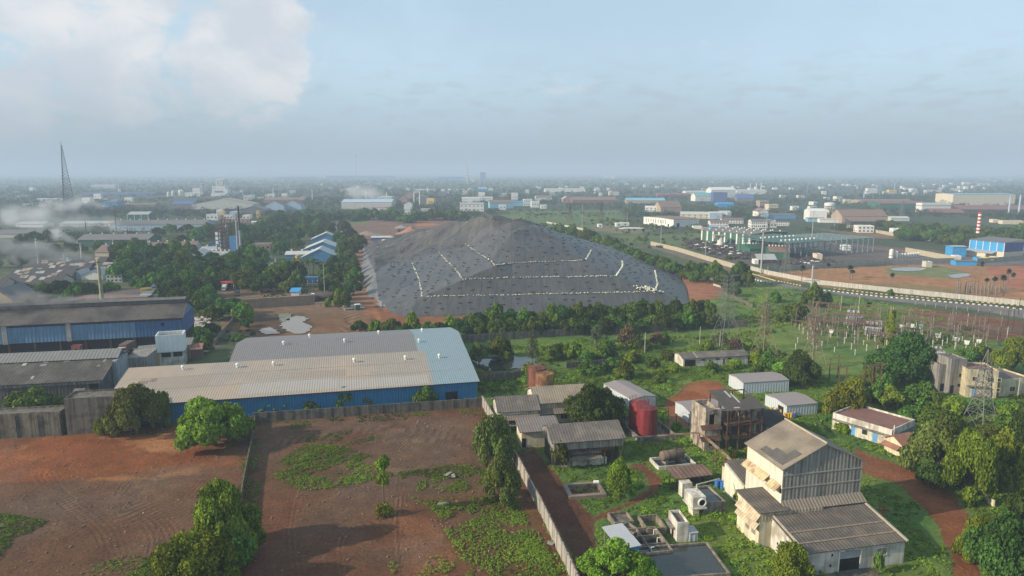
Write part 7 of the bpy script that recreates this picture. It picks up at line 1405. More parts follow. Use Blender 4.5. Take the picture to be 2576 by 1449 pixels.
# blue plant
A = G(2436, 640); B = G(2524, 650); t = shed('blue_plant', 'long bright blue plant hall with grey roof below the striped chimney', 'plant', A, B, 20, 11.0, 1.4, M('c'), M('dg'), 'mono', .6); L_, D = dim(t)
mb = MB(); mb.box(0,-.12,4.4,L_,-.003,10.8); mb.build('blue_cladding', M('bb'), t); mb = MB(); mb.box(L_+.003,0,4.4,L_+.12,D,10.8); mb.build('end_cladding', M('db'), t)
for k in range(6): mb = MB(); u = (L_-.4)*k/5; mb.box(u,-.25,4.4,u+.4,-.122,10.8); mb.build('white_post', M('w'), t)
mb = MB(); mb.slab((-2.5,-4.5,3.0),(L_*.8,-4.5,3.0),(L_*.8,-.13,4.3),(-2.5,-.13,4.3),.2); mb.build('lean_to_roof', M('g'), t); mb = MB(); mb.box(-.5,-3.9,-.2,L_*.6,-.3,2.9); mb.build('lean_to_wall', M('c'), t)
fs('blue_plant', 'deep blue wing at the right end of the bright blue plant hall', 2523, 645, 40, 22, 18, 1, 'db', 'g', 'x', 4); fs('blue_plant', 'small twin blue hall left of the bright blue plant hall', 2395, 645, 32, 24, 10, .6, 'bb', 'g', 'x', -6); fs('tan_roof_hall', 'hall with tan roof behind the deep blue wing', 2520, 628, 56, 8, 18, 2, 'lb', 'tan', 'x', -2)
fs('site_cabin', 'long bright blue site cabin at the edge of the orange field', 2404, 668, 48, 11, 7, .3, 'bb', 'dg', 'x', -8); fs('site_cabin', 'small blue cabin cube right of the long site cabin', 2457, 659, 14, 8, 5, 0, 'bb', 'bb', 'flat', -4)
o = lumpy('h', 6, 3.4, 1.6, DARK, 41, 10).build('yellow_sheet', mat('yellow_tarp', (.62,.52,.03), rough=.5)); o.location = G(2479,658); tag(o, 'bright yellow tarpaulin over a heap by the blue site cabin', 'tarpaulin')
fs('gate_lodge', 'white lodge with red band at the plant gate', 2403, 655, 14, 10, 6, 0, 'w', 'rw', 'flat', -4); fs('toilet_block', 'small grey block hut on the orange field edge', 2329, 672, 15, 12, 5, 0, 'pg', 'pk', 'flat', -4)
# water tower on a ring of columns
A = G(2086, 532); k = mpp(532); t = thing('water_tower', 'round white water tower on a ring of columns right of the concrete frame', 'water tower', A); r = 12.5*k; mb = MB(); mb.lathe([(r,14*k),(r*1.02,15*k),(r*1.02,20.5*k),(r*.9,21.5*k),(1,23*k)],24); mb.build('tank', M('w'), t)
for i in range(10): a = 2*math.pi*i/10; mb = MB(); mb.beam((r*.95*math.cos(a),r*.95*math.sin(a),-.3),(r*.95*math.cos(a),r*.95*math.sin(a),14*k),.5); mb.build('column', M('w'), t)
mb = MB()
for z in (5*k, 10*k):
    for i in range(10): a, b = 2*math.pi*i/10, 2*math.pi*(i+1)/10; mb.beam((r*.95*math.cos(a),r*.95*math.sin(a),z),(r*.95*math.cos(b),r*.95*math.sin(b),z),.4)
mb.build('ring_beam', M('w'), t); BLDS.append((A, 12, 20, 20, 0))
# small far houses scattered in the trees, grouped by district
DIST = [('in the trees beyond the radio mast', 20, 150, 470, 520, 8), ('in the trees right of the radio mast', 190, 330, 470, 515, 7), ('between the stepped block and the twin gables', 580, 760, 474, 508, 10), ('beyond the smoking grey factory', 790, 980, 462, 492, 8), ('around the white tent row', 1000, 1280, 480, 500, 8), ('beyond the flats right of the mound', 1300, 1560, 474, 500, 9), ('in the haze beyond the dark red hall', 1480, 1740, 460, 484, 10), ('beyond the three white stacks', 1760, 2000, 458, 482, 11), ('between the concrete frame and the water tower', 1960, 2140, 498, 540, 9), ('in the far white town left of the orange flats', 2050, 2230, 455, 490, 12), ('in the far white town right of the orange flats', 2260, 2420, 462, 492, 13), ('on the hazy far right plain', 2400, 2576, 450, 478, 9)]
rr = random.Random(77)
for nm, x0, x1, y0, y1, n_ in DIST:
    for i in range(n_):
        x = x0 + (x1-x0)*(i + rr.uniform(.1,.9))/n_; y = rr.uniform(y0, y1); wk = rr.choice('wwwwcwgpw').replace('p','w'); s = max(.55, min(1.6, (y-440)/45)); kind = rr.choice(('flat','flat','x')); ww = rr.uniform(6,15)*s
        fs('far_house', f'{"white" if wk == "w" else ("cream" if wk == "c" else "grey")} house {nm}, {nth(i,n_)}', x, y, ww, rr.uniform(4,9)*s, rr.uniform(8,16), 0 if kind == 'flat' else 1.5, wk, rr.choice(('w','pg','pk','g','br','w')) if kind == 'flat' else rr.choice(('br','g','rr')), kind, rr.uniform(-5,12), win=2 if s > .9 else 0, cat='house')
# thin far poles and masts
for i, (x, y, hp) in enumerate(((857,488,22),(1003,480,20),(1042,492,34),(1140,486,24),(1290,470,16),(1452,478,18),(1735,478,26),(1800,478,18),(2030,488,22),(2212,492,24),(2262,490,26),(2364,478,30),(1000,452,14),(1030,452,16),(1330,455,18),(1440,452,16),(1510,455,18),(1590,452,14))): pole('far_mast', f'thin hazy mast, {nth(i,18)} listed along the far plain', x, y, hp, .55, M('g'), ((.9,3),), 'mast', 'thin masts on the far plain')
# ---------------------------------------------------------------- trees and plants
LF = {'bright': leaf_mat('leaves_bright', (.14,.205,.022)), 'mid': leaf_mat('leaves_mid', (.085,.145,.024)), 'dark': leaf_mat('leaves_dark', (.055,.10,.022)), 'olive': leaf_mat('leaves_olive', (.115,.155,.035)),
      'brown': leaf_mat('leaves_brown', (.115,.068,.045)), 'grey': leaf_mat('leaves_grey', (.10,.12,.06)), 'vine': leaf_mat('leaves_vine', (.14,.225,.024)), 'far': leaf_mat('leaves_far', (.05,.085,.028), .3), 'weed': leaf_mat('leaves_weed', (.15,.225,.028), .0)}
BARK = mat('bark', (.11,.085,.06), var=.3); PALMT = mat('palm_trunk', (.16,.14,.115), var=.25)
def leaf_quads(pos, nrm, size, rng):
    """one quad per leaf clump, facing nrm"""
    n = len(pos); nrm = nrm/np.linalg.norm(nrm, axis=1)[:, None]; a = rng.normal(size=(n,3)); u = np.cross(nrm, a); u /= np.linalg.norm(u, axis=1)[:, None]; v = np.cross(nrm, u)
    s = (size*rng.uniform(.6, 1.35, n))[:, None]; asp = rng.uniform(.55, 1.0, n)[:, None]; bend = nrm*s*rng.uniform(-.35,.1,(n,1))
    V_ = np.stack([pos - u*s + bend, pos - v*s*asp, pos + u*s + bend, pos + v*s*asp], 1).reshape(-1, 3); F_ = np.arange(4*n).reshape(n, 4); return V_, F_
def crown_mesh(seed, n_lobe, n_leaf, size, flat=.8, low=.30, spread=.62, lean=.0):
    """unit crown: radius about 1 in plan, from z=low to 1"""
    rng = np.random.default_rng(seed); lc = []; 
    for k in range(n_lobe):
        th = 2*math.pi*(k*.618 + rng.uniform(-.08,.08)); rr_ = spread*math.sqrt((k+.4)/n_lobe)*rng.uniform(.85,1.1); zc = low + (1-low)*(.24 + .46*(1-(rr_/spread)**1.6) + rng.uniform(-.15,.17)); rad = rng.uniform(.20,.40)*(1.1-.35*rr_)*(15/max(n_lobe,15))**.25
        lc.append((rr_*math.cos(th)+lean*zc, rr_*math.sin(th), zc, rad))
    lc = np.array(lc); w_ = lc[:,3]**2; li = rng.choice(n_lobe, n_leaf, p=w_/w_.sum()); d = rng.normal(size=(n_leaf,3)); d[:,2] += .25; d /= np.linalg.norm(d, axis=1)[:,None]
    rad = lc[li,3]*np.cbrt(rng.uniform(.28,1.12,n_leaf)); lump = 1 + .22*np.sin(d[:,0]*5+seed+li) * np.sin(d[:,1]*6+li*1.3) * np.sin(d[:,2]*5+2*li)
    pos = lc[li,:3] + d*(rad*lump)[:,None]*np.array([1,1,(1-low)*flat]); nrm = d*.9 + rng.normal(size=(n_leaf,3))*.55; nrm[:,2] += .25
    V_, F_ = leaf_quads(pos, nrm, size, rng); lobe_sh = rng.uniform(.25,.75,n_lobe)[li]; sh = np.clip(lobe_sh + rng.normal(0,.2,n_leaf), 0, 1)
    return V_, F_, np.repeat(sh, 4)
def trunk_mb(seed, low, n_limb=6, r=.055):
    rr = random.Random(seed); mb = MB(); mb.beam((0,0,-.04),(rr.uniform(-.03,.03),rr.uniform(-.03,.03),low*1.1),r*1.3,8,r*.85)
    for k in range(n_limb):
        a = 2*math.pi*k/n_limb + rr.uniform(-.3,.3); m_ = (math.cos(a)*.22,math.sin(a)*.22,low+.18+rr.uniform(0,.08)); mb.beam((0,0,low*1.0),m_,r*.6,6,r*.4); mb.beam(m_,(math.cos(a+.2)*.5,math.sin(a+.2)*.5,low+.42+rr.uniform(-.05,.1)),r*.4,5,r*.15)
    mb.beam((0,0,low),(0,0,.8),r*.6,6,r*.15); return mb
PROTO = {}
def proto(kind, var, leafm, n_lobe, n_leaf, size, low, flat=.8, spread=.62, name='tree', limbs=6, r=.055):
    t = bpy.data.objects.new(name, None); t.empty_display_size = .3; V_, F_, sh = crown_mesh(hash((kind,var)) % 9999 if False else (len(PROTO)*37+5), n_lobe, n_leaf, size, flat, low, spread)
    tm = trunk_mb(len(PROTO), max(low,.12), limbs, r); me = bpy.data.meshes.new('trunk'); me.from_pydata(tm.v, [], tm.f); me.materials.append(BARK)
    o = fast_mesh('crown', V_, F_, leafm, sh); C.objects.unlink(o); PROTO[(kind,var)] = (name, me, o.data); bpy.data.objects.remove(o)
for v_ in range(3): proto('broad', v_, LF['bright'], 28, 19000, .031, .04, spread=.80, limbs=7, name='leafy_tree')
for v_ in range(2): proto('dark', v_, LF['dark'], 28, 19000, .030, .05, spread=.78, name='dark_tree')
for v_ in range(2): proto('olive', v_, LF['olive'], 24, 14000, .031, .05, spread=.76, name='olive_tree')
for v_ in range(2): proto('ball', v_, LF['bright'], 28, 14000, .032, .0, flat=.85, spread=.58, name='round_tree')
for v_ in range(2): proto('slim', v_, LF['olive'], 9, 1500, .09, .2, spread=.5, name='slim_tree')
for v_ in range(3): proto('mid', v_, LF['mid'], 15, 3400, .068, .08, spread=.72, name='tree')
for v_ in range(2): proto('middark', v_, LF['dark'], 15, 3400, .068, .08, spread=.72, name='dark_tree')
for v_ in range(2): proto('bush', v_, LF['vine'], 12, 2600, .085, .0, flat=.95, spread=.66, name='bush', r=.03)
for v_ in range(2): proto('darkbush', v_, LF['mid'], 12, 2400, .085, .0, flat=.95, spread=.66, name='bush', r=.03)
proto('bare', 0, LF['brown'], 10, 700, .06, .12, spread=.62, name='brown_tree', limbs=11, r=.035); proto('bare', 1, LF['grey'], 10, 520, .06, .12, spread=.62, name='grey_tree', limbs=11, r=.035)
NV = {}
for k, v_ in PROTO: NV[k] = max(NV.get(k, 0), v_+1)
tree_n = 0; TREES = []
def tree(kind, label, x, y, wpx, hpx, group=None, z=0.0, cat=None, at=None):
    global tree_n
    k = mpp(y); name, tm, cm = PROTO[(kind, tree_n % NV[kind])]; tree_n += 1; p = at or G(x, y); rw = wpx*k/2; H = hz(hpx, y) if at is None else hpx
    if at is not None: rw = wpx/2
    t = thing(name, label, cat or ('bush' if 'bush' in kind else 'tree'), (p.x, p.y, z-.1), random.uniform(0, 6.28), group); t.scale = (rw, rw*random.uniform(.92,1.08), H)
    link(bpy.data.objects.new('trunk', tm), t); link(bpy.data.objects.new('crown', cm), t); TREES.append((p.x, p.y, rw)); return t
# --- single trees that stand out
for a in [('broad','huge spreading tree in front of the blue warehouse wall, shading the red plot',540,1118,205,122), ('olive','tall loose tree against the concrete block at the red plot',345,1090,150,134), ('broad','small tree between the concrete block tree and the warehouse eave',405,1075,60,95), ('ball','low round bush at the foot of the tall concrete block',262,1094,66,46),
          ('broad','big bright tree at the dividing wall above the lower tree',572,1392,190,175), ('broad','wide tree at the bottom edge between the two bare plots',492,1490,240,150), ('mid','lower small tree right under the big bright tree',600,1420,110,90),
          ('olive','tall feathery tree leaning over the top of the diagonal wall',1240,1165,125,140), ('olive','drooping tree below the feathery tree along the diagonal wall',1262,1262,115,112), ('dark','big dense dark tree in the middle of the old works',1497,1078,172,116), ('slim','slim young tree in front of the raised shed',1410,1178,58,76), ('ball','round bright bush tree beside the broken pit',1556,1248,88,98),
          ('broad','wide tree at the bottom edge left of the black pool',1545,1470,200,100), ('broad','tree merging right of the bottom edge tree at the black pool',1620,1480,110,75), ('ball','globe shaped dark green tree at the corner of the gabled works',1990,1462,132,102), ('slim','thin sapling in front of the roller door wall',2207,1442,38,62),
          ('olive','big dull olive tree behind the bright round trees by the dirt track',2362,1195,180,150), ('broad','bright cloud shaped tree over the dirt track',2432,1250,150,170), ('broad','second bright tree right of the cloud shaped tree',2515,1228,120,150), ('middark','low tree at the left foot of the olive tree',2335,1225,80,70), ('dark','dark tree at the right edge behind the bright trees',2570,1180,120,160),
          ('dark','large tree filling the bottom right corner',2540,1475,230,190), ('broad','bright tree just left of the corner tree',2445,1410,90,110), ('middark','tree behind the corner tree at the right edge',2560,1330,90,110),
          ('broad','round tree right of the open ended metal shed',2130,1047,122,102), ('dark','rounded tree at the end of the far metal shed',2012,965,108,82), ('dark','very large dark tree at the front of the switchyard',2272,958,190,112), ('middark','dark tree joining the right of the switchyard tree',2350,962,70,70),
          ('broad','broad tree at the right edge behind the yellow annex',2545,938,110,88), ('mid','tree left of the broad right edge tree',2470,912,70,46), ('mid','rounded tree in front of the right end of the switchyard',2430,915,70,44),
          ('mid','bright tree in front of the blue warehouse wall, pyramid shaped',868,1022,66,50), ('mid','small tree just right of the pyramid shaped tree',925,1018,42,40), ('mid','round tree at the right end of the blue warehouse wall',1070,1014,70,48), ('darkbush','low dark bush on the warehouse boundary wall',785,1030,58,26),
          ('mid','flat topped tree in front of the dark roofed shed',78,1040,128,66), ('darkbush','dark bushes beside the flat topped tree',150,1035,50,34),
          ('olive','pale loose tree by the dark pond',1205,910,50,56), ('darkbush','dark bush over the pond edge',1262,900,80,46), ('olive','yellowish small tree beyond the pond',1242,880,30,30)]: tree(*a)
def clump(place, kinds, items, group, lab='{k} tree {p}, {n}'):
    n_ = len(items)
    for i, (x, y, w_, h) in enumerate(items):
        k = kinds[i % len(kinds)]; word = {'mid':'green','middark':'dark green','broad':'bright','dark':'dark','bush':'bright','darkbush':'dense','olive':'olive','bare':'bare brown','ball':'round','slim':'slim'}[k]; noun = 'bush' if 'bush' in k else 'tree'
        tree(k, f'{word} {noun} {place}, {nth(i, n_)}', x, y, w_, h, group)
def along(pts, n_, w_, h, jit=(6, 3), seed=1):
    rr = random.Random(seed); out = []; L_ = [math.hypot(b[0]-a[0], b[1]-a[1]) for a, b in zip(pts[:-1], pts[1:])]; tot = sum(L_)
    for i in range(n_):
        s = tot*(i+.5)/n_; k = 0
        while k < len(L_)-1 and s > L_[k]: s -= L_[k]; k += 1
        f = s/L_[k]; a, b = pts[k], pts[k+1]; out.append((a[0]+(b[0]-a[0])*f + rr.uniform(-jit[0],jit[0]), a[1]+(b[1]-a[1])*f + rr.uniform(-jit[1],jit[1]), w_*rr.uniform(.8,1.25), h*rr.uniform(.75,1.2)))
    return out
def inside(poly, n_, w_, h, sep=.55, seed=1):
    """spread tree places in a photo polygon, rear first"""
    rr = random.Random(seed); out = []; xs = [p[0] for p in poly]; ys = [p[1] for p in poly]; tries = 0
    while len(out) < n_ and tries < 6000:
        tries += 1; x, y = rr.uniform(min(xs),max(xs)), rr.uniform(min(ys),max(ys))
        if not in_poly(np.array([x]), np.array([y]), poly)[0]: continue
        if any(math.hypot((x-a)/1.0, (y-b)*2.2) < w_*sep for a, b, _, _ in out): continue
        out.append((x, y, w_*rr.uniform(.8,1.3), h*rr.uniform(.8,1.2)))
    return sorted(out)
clump('in the rear row of the belt below the mound', ('mid','middark','mid'), along([(1165,828),(1400,824),(1600,814),(1800,806)], 27, 58, 54, seed=2), 'trees in the belt below the mound')
clump('in the front row of the belt below the mound', ('middark','mid'), along([(1150,840),(1300,844),(1480,838),(1800,822)], 26, 54, 42, seed=3), 'trees in the belt below the mound')
clump('behind the rear warehouse roof', ('middark','bush','mid'), [(905,835,50,32),(945,838,46,36),(985,842,60,44),(1010,848,50,30),(1040,836,56,50),(1075,842,60,34),(1100,838,46,30),(1135,832,50,40)], 'trees behind the rear warehouse')
clump('in the hedge on the right flank of the mound', ('middark','mid'), along([(1392,596),(1480,612),(1560,640),(1640,672),(1730,700)], 24, 46, 34, seed=4), 'hedge trees right of the mound')
clump('in the thicket between the mound track and the road', ('mid','middark'), [(1738,690,50,36),(1765,702,56,46),(1795,712,60,56),(1818,722,50,48),(1745,708,44,30),(1862,718,62,66),(1880,722,40,44),(1850,745,40,30)], 'thicket trees by the mound track')
clump('in the scrub right of the road kerb', ('mid','darkbush'), [(2045,772,58,62),(2078,768,40,30),(1990,800,60,40),(2010,812,70,42),(1975,812,50,30),(1950,760,40,24),(2240,742,18,16)], 'scrub trees by the road')
clump('in the wood left of the blue shed lane', ('middark','mid','middark'), inside([(310,640),(420,655),(520,672),(640,652),(655,690),(610,735),(560,725),(520,770),(455,782),(440,740),(300,712)], 46, 66, 52, seed=5), 'trees in the wood by the lane')
clump('around the muddy yard corner', ('mid','bush','middark'), [(560,800,76,50),(610,806,70,46),(585,790,60,44),(535,806,50,40),(505,860,56,40),(530,845,50,36),(512,885,60,30),(478,878,40,30),(620,822,40,24),(600,860,46,20)], 'trees by the muddy yard')
clump('between the lane and the guard house', ('middark','mid'), inside([(652,722),(690,690),(745,694),(752,742),(690,745),(648,736)], 11, 54, 42, seed=6), 'trees by the guard house')
clump('in the strip beside the red mound road', ('middark','mid'), inside([(845,612),(905,614),(898,690),(890,745),(862,772),(832,752),(800,730),(812,700),(850,660)], 26, 42, 36, seed=7), 'trees beside the red mound road')
clump('at the foot of the red mound road', ('bush','mid'), [(825,772,22,24),(868,776,30,50),(850,768,34,40)], 'small trees at the red road')
clump('in the wood behind the process tower', ('middark','mid','middark'), inside([(590,600),(640,575),(760,560),(840,572),(900,600),(850,612),(770,604),(760,628),(700,640),(650,606),(612,650)], 40, 44, 30, seed=8), 'trees in the wood behind the process tower')
clump('in the smoke left of the old black roofs', ('middark','mid'), inside([(-20,606),(185,602),(170,655),(60,668),(-20,690)], 18, 40, 26, seed=12), 'trees in the smoke')
clump('in front of the green shed and brown roofs', ('mid','middark'), [(330,668,70,60),(368,664,50,44),(250,628,36,26),(180,632,40,26),(205,636,36,22),(430,655,46,40),(476,652,50,46),(455,622,46,34),(500,606,50,36),(400,592,40,22),(430,586,44,24),(470,584,40,22),(520,590,46,30)], 'trees by the green shed')
clump('behind the smoking blue factory', ('middark','mid'), [(160,745,90,44),(195,752,70,46),(235,748,70,40),(275,742,60,34),(60,735,60,24),(110,738,60,30),(450,772,60,44),(400,752,40,30),(425,760,50,40),(350,724,50,30),(480,760,56,60),(500,790,50,56)], 'trees behind the smoking factory')
clump('in the long tree belt behind the bare ground', ('middark','mid'), along([(700,556),(850,556),(960,556),(1080,556),(1180,552)], 26, 44, 26, (9,4), 9), 'tree belt behind the bare ground')
clump('in the belt along the beige wall on the right', ('mid','middark'), along([(2255,600),(2330,608),(2420,614),(2580,612)], 18, 46, 32, (6,4), 10), 'tree belt on the right')
clump('in the second belt behind the beige wall', ('middark','mid'), along([(2200,575),(2330,584),(2450,590),(2580,592)], 16, 46, 26, (8,5), 11), 'tree belt on the right')
clump('among the creepers behind the old works', ('darkbush','bush','mid','darkbush'), [(1400,900,60,36),(1440,905,66,48),(1475,915,56,36),(1520,905,70,44),(1575,952,56,46),(1590,910,60,30),(1540,930,60,30),(1480,940,60,30),(1640,930,50,30),(1330,945,50,34),(1620,880,46,28),(1670,865,40,26),(1680,905,50,24),(1780,880,44,26)], 'bushes behind the old works')
clump('standing in the scrub below the tree belt', ('bare',), [(1340,912,40,70),(1575,880,58,66),(1602,878,40,50),(1650,872,46,40),(1520,885,46,40),(1440,895,40,36),(1812,870,60,34),(1850,880,56,30),(1500,862,40,44)], 'bare trees in the scrub')
clump('under the ruined plant and pipe run', ('bush','darkbush'), [(1700,1080,36,20),(1840,1150,40,24),(1880,1145,30,20),(1870,1200,34,18),(1860,1262,40,30),(1830,1235,26,20)], 'bushes under the pipe run')
clump('in the overgrowth around the control building', ('bush','darkbush','mid'), [(2120,1085,60,26),(2160,1012,64,40),(2200,1010,70,44),(2245,1020,76,46),(2300,1020,80,44),(2350,1025,76,40),(2400,1040,80,44),(2290,1055,70,36),(2340,1068,80,40),(2395,1075,76,40),(2440,1040,70,34),(2500,1030,70,30),(2545,1050,80,36),(2530,1100,90,50),(2480,1110,80,44),(2570,1130,80,60),(2225,985,60,40),(2190,965,56,40),(2140,975,50,30),(2330,1000,60,36),(2085,1062,50,22)], 'bushes by the control building')
clump('between the long white shed and the far metal shed', ('bush','darkbush'), [(1900,915,50,34),(1930,925,54,38),(1965,945,56,36),(1905,945,50,26),(1850,925,50,22),(1790,935,50,22),(1700,935,46,20),(1660,960,46,22)], 'bushes by the long white shed')
# palms
def frond_mb(mb, base, az, el, ln, wd, droop, n=6):
    d = Vector((math.cos(az)*math.cos(el), math.sin(az)*math.cos(el), math.sin(el))); p = Vector(base); s = Vector((-math.sin(az), math.cos(az), 0)); pts = []
    for k in range(n+1): f = k/n; w_ = wd*(1-abs(2*f-.9)**2*.8)*.5; pts.append((p - s*w_ - Vector((0,0,w_*.5)), p.copy(), p + s*w_ - Vector((0,0,w_*.5)))); p = p + d*(ln/n); d = (d + Vector((0,0,-droop/n))).normalized()
    vs = [v for t_ in pts for v in t_]; mb.add(vs, [f for k in range(n) for f in ((3*k,3*k+1,3*k+4,3*k+3),(3*k+1,3*k+2,3*k+5,3*k+4))])
PM = leaf_mat('palm_leaves', (.07,.11,.035)); PM2 = leaf_mat('palmyra_leaves', (.05,.07,.035))
def palm_proto(kind):
    rr = random.Random(5); mb = MB()
    if kind == 'coco':
        for k in range(17): frond_mb(mb, (0,0,.80), k*2.4, rr.uniform(-.1,1.1), .34, .09, 1.5)
    elif kind == 'palmyra':
        for k in range(46): frond_mb(mb, (0,0,.80), k*2.4, rr.uniform(-1.0,1.4), .19, .12, .35, 3)
    else:
        for k in range(9): frond_mb(mb, (0,0,.35), k*2.4, rr.uniform(.5,1.2), .62, .20, 1.3)
    tm = MB(); 
    if kind == 'banana': tm.beam((0,0,0),(0,0,.38),.06,8,.045)
    else:
        for k in range(6): tm.beam((.01*math.sin(k),.01*math.cos(k*1.3),k*.133),(.01*math.sin(k+1),.01*math.cos((k+1)*1.3),(k+1)*.133),.024-.001*k,7)
    a = bpy.data.meshes.new('trunk'); a.from_pydata(tm.v, [], tm.f); a.materials.append(PALMT); b = bpy.data.meshes.new('crown'); b.from_pydata(mb.v, [], mb.f); b.materials.append({'coco':PM,'palmyra':PM2,'banana':LF['vine']}[kind])
    at_ = b.attributes.new('shade', 'FLOAT', 'POINT'); at_.data.foreach_set('value', [rr.uniform(.3,.7) for _ in b.vertices]); return a, b
PALM = {k: palm_proto(k) for k in ('coco','palmyra','banana')}
def palm(kind, label, x, y, hpx, group=None, wide=1.0):
    H = hz(hpx, y); t = thing({'coco':'palm_tree','palmyra':'palmyra_palm','banana':'banana_plant'}[kind], label, 'palm' if kind != 'banana' else 'banana plant', G(x,y), random.uniform(0,6), group); t.scale = (H*wide, H*wide, H); link(bpy.data.objects.new('trunk', PALM[kind][0]), t); link(bpy.data.objects.new('crown', PALM[kind][1]), t)
for i, (x, y, h) in enumerate(((732,700,52),(750,702,50),(765,698,48),(778,702,56),(790,700,54),(802,704,50),(815,700,44),(742,690,44))): palm('coco', f'coconut palm by the entrance gate, {nth(i,8)} of eight', x, y, h, 'coconut palms by the gate')
for i, (x, y, h, w_) in enumerate(((2016,715,52,.8),(2082,690,30,1.3),(2137,700,34,1.5),(2143,704,26,1.8),(2141,690,22,1),(2243,714,28,1.5),(2467,696,40,.9),(2534,718,44,.9),(2546,720,36,1),(2480,728,30,1.3),(2500,730,36,1.3),(2521,734,44,1.2),(2183,798,40,1.2),(1962,688,28,.9),(2140,803,26,1))): palm('palmyra', f'palmyra palm on or near the orange field, {nth(i,15)} as listed from the road bend' if False else ('single palmyra palm at the left end of the orange field','squat palmyra palm by the rear field wall','left palmyra of the shadowed pair','right palmyra of the shadowed pair','small palmyra behind the shadowed pair','lone bushy palmyra in the middle of the orange field','tall palmyra beside the blue site cabin','tall palmyra above the bare columns','tall palmyra at the edge of the bare columns','low bushy palmyra left of the bare columns','middle bushy palmyra at the bare columns','large bushy palmyra at the bare columns','dark palmyra behind the switchyard transformers','thin palmyra by the slim grey pylon','ragged palmyra left of the switchyard palmyra')[i], x, y, h, 'palmyra palms of the orange field', w_)
for i, (x, y, h) in enumerate(((1497,882,46),(1522,866,34),(1704,858,40),(1618,600,26),(1835,606,22),(1922,580,14))): palm('palmyra', ('ragged palmyra with pale dead fronds in the scrub','second palmyra right of the ragged one','brownish palmyra before the tree belt','palmyra on the green flat left of the scrap yard','palmyra right on the green flat near the blue box','palmyra in front of the long white office')[i], x, y, h, None, 1.1)
palm('banana', 'banana plant with drooping leaves beside the round bush tree', 1550, 1246, 42, None, 1.1)
for i, (x, y, h) in enumerate(((668,1040,34),(693,1036,32),(722,1034,36),(760,1032,28))): palm('banana', f'young plantain with pale torn leaves along the warehouse wall, {nth(i,4)}', x, y, h, 'plantains by the warehouse wall', 1.2)
# papaya like sapling on the brown plot
t = thing('papaya_tree', 'lone thin papaya like tree standing on the brown plot', 'tree', G(966,1298)); H = hz(155, 1298); mb = MB(); mb.beam((0,0,-.2),(.1,.05,H*.92),.13,7,.08); mb.build('trunk', BARK, t); V_, F_, sh = crown_mesh(501, 7, 620, .10, 1.0, .0, .55); V_ = V_*np.array([1.9,1.9,H*.26]) + np.array([0,0,H*.74]); fast_mesh('crown', V_, F_, LF['bright'], sh, parent=t)
V_, F_, sh = crown_mesh(502, 6, 300, .12, 1.0, .0, .55); fast_mesh('lower_leaves', V_*np.array([1.6,1.6,H*.2]) + np.array([0,0,H*.50]), F_, LF['bright'], sh, parent=t); V_, F_, sh = crown_mesh(503, 8, 600, .10, 1.0, .0, .6); fast_mesh('base_weeds', V_*np.array([2.1,1.9,2.6]), F_, LF['bright'], sh, parent=t)
# creeper covered column in the switchyard
p = G(2236,868); H = hz(88, 868); t = thing('creeper_column', 'tall column smothered in bright green creeper at the switchyard', 'creeper', p); rng = np.random.default_rng(8); n_ = 2600; z = rng.uniform(0,1,n_); a = rng.uniform(0,6.28,n_); r_ = (1.9-1.0*z)*(1+.25*np.sin(a*3+z*9)); pos = np.stack([r_*np.cos(a), r_*np.sin(a), z*H], -1); nr = np.stack([np.cos(a), np.sin(a), .3+0*a], -1) + rng.normal(size=(n_,3))*.4; V_, F_ = leaf_quads(pos, nr, .34, rng); fast_mesh('foliage', V_, F_, LF['vine'], np.repeat(rng.uniform(.3,.9,n_),4), parent=t); mb = MB()
for sx in (-.6,.6): mb.beam((sx,0,-.2),(sx*.7,0,H+1.2),.12)
mb.build('post', WOODP, t)
# --- ground cover -------------------------------------------------
FOOT = []
for o in list(C.objects):
    if o.get('_d'): FOOT.append((o.location.x, o.location.y, o.rotation_euler.z, o['_d'][0], o['_d'][1]))
FOOT += [(*tuple(G(262,1022,5))[:2], ang(G(262,1022,5), G(1200,957,5)), 88, 64), (*tuple(G(2025,1389,3.9))[:2], ang(G(2025,1389,3.9), G(2277.6,1356,3.9)), 17.6, 27), (*tuple(G(1832,1137))[:2], ROT, 8, 9), (*tuple(G(1393,1160))[:2], ROT, 15, 10)]
for x0, y0, x1, y1, D in ((1632,1465,1838,1450,9), (1535,1345,1610,1338,5), (1583,1322,1612,1318,4), (1628,1332,1680,1327,4.6), (1600,1406,1700,1394,8), (1700,1365,1752,1360,4.4), (1737,1290,1828,1284,7), (1645,1185,1755,1178,5), (1425,1256,1528,1250,6), (1540,1112,1700,1100,14)):
    a_, b_ = G(x0,y0), G(x1,y1); FOOT.append((a_.x, a_.y, ang(a_,b_), (b_-a_).length, D))
def clear_of(x, y, m=.4):
    ok = np.ones(x.shape, bool)
    for fx, fy, r_, L_, D in FOOT:
        c, s = math.cos(r_), math.sin(r_); dx, dy = x-fx, y-fy; u, v = dx*c+dy*s, -dx*s+dy*c; ok &= ~((u > -m) & (u < L_+m) & (v > -m) & (v < D+m))
    return ok
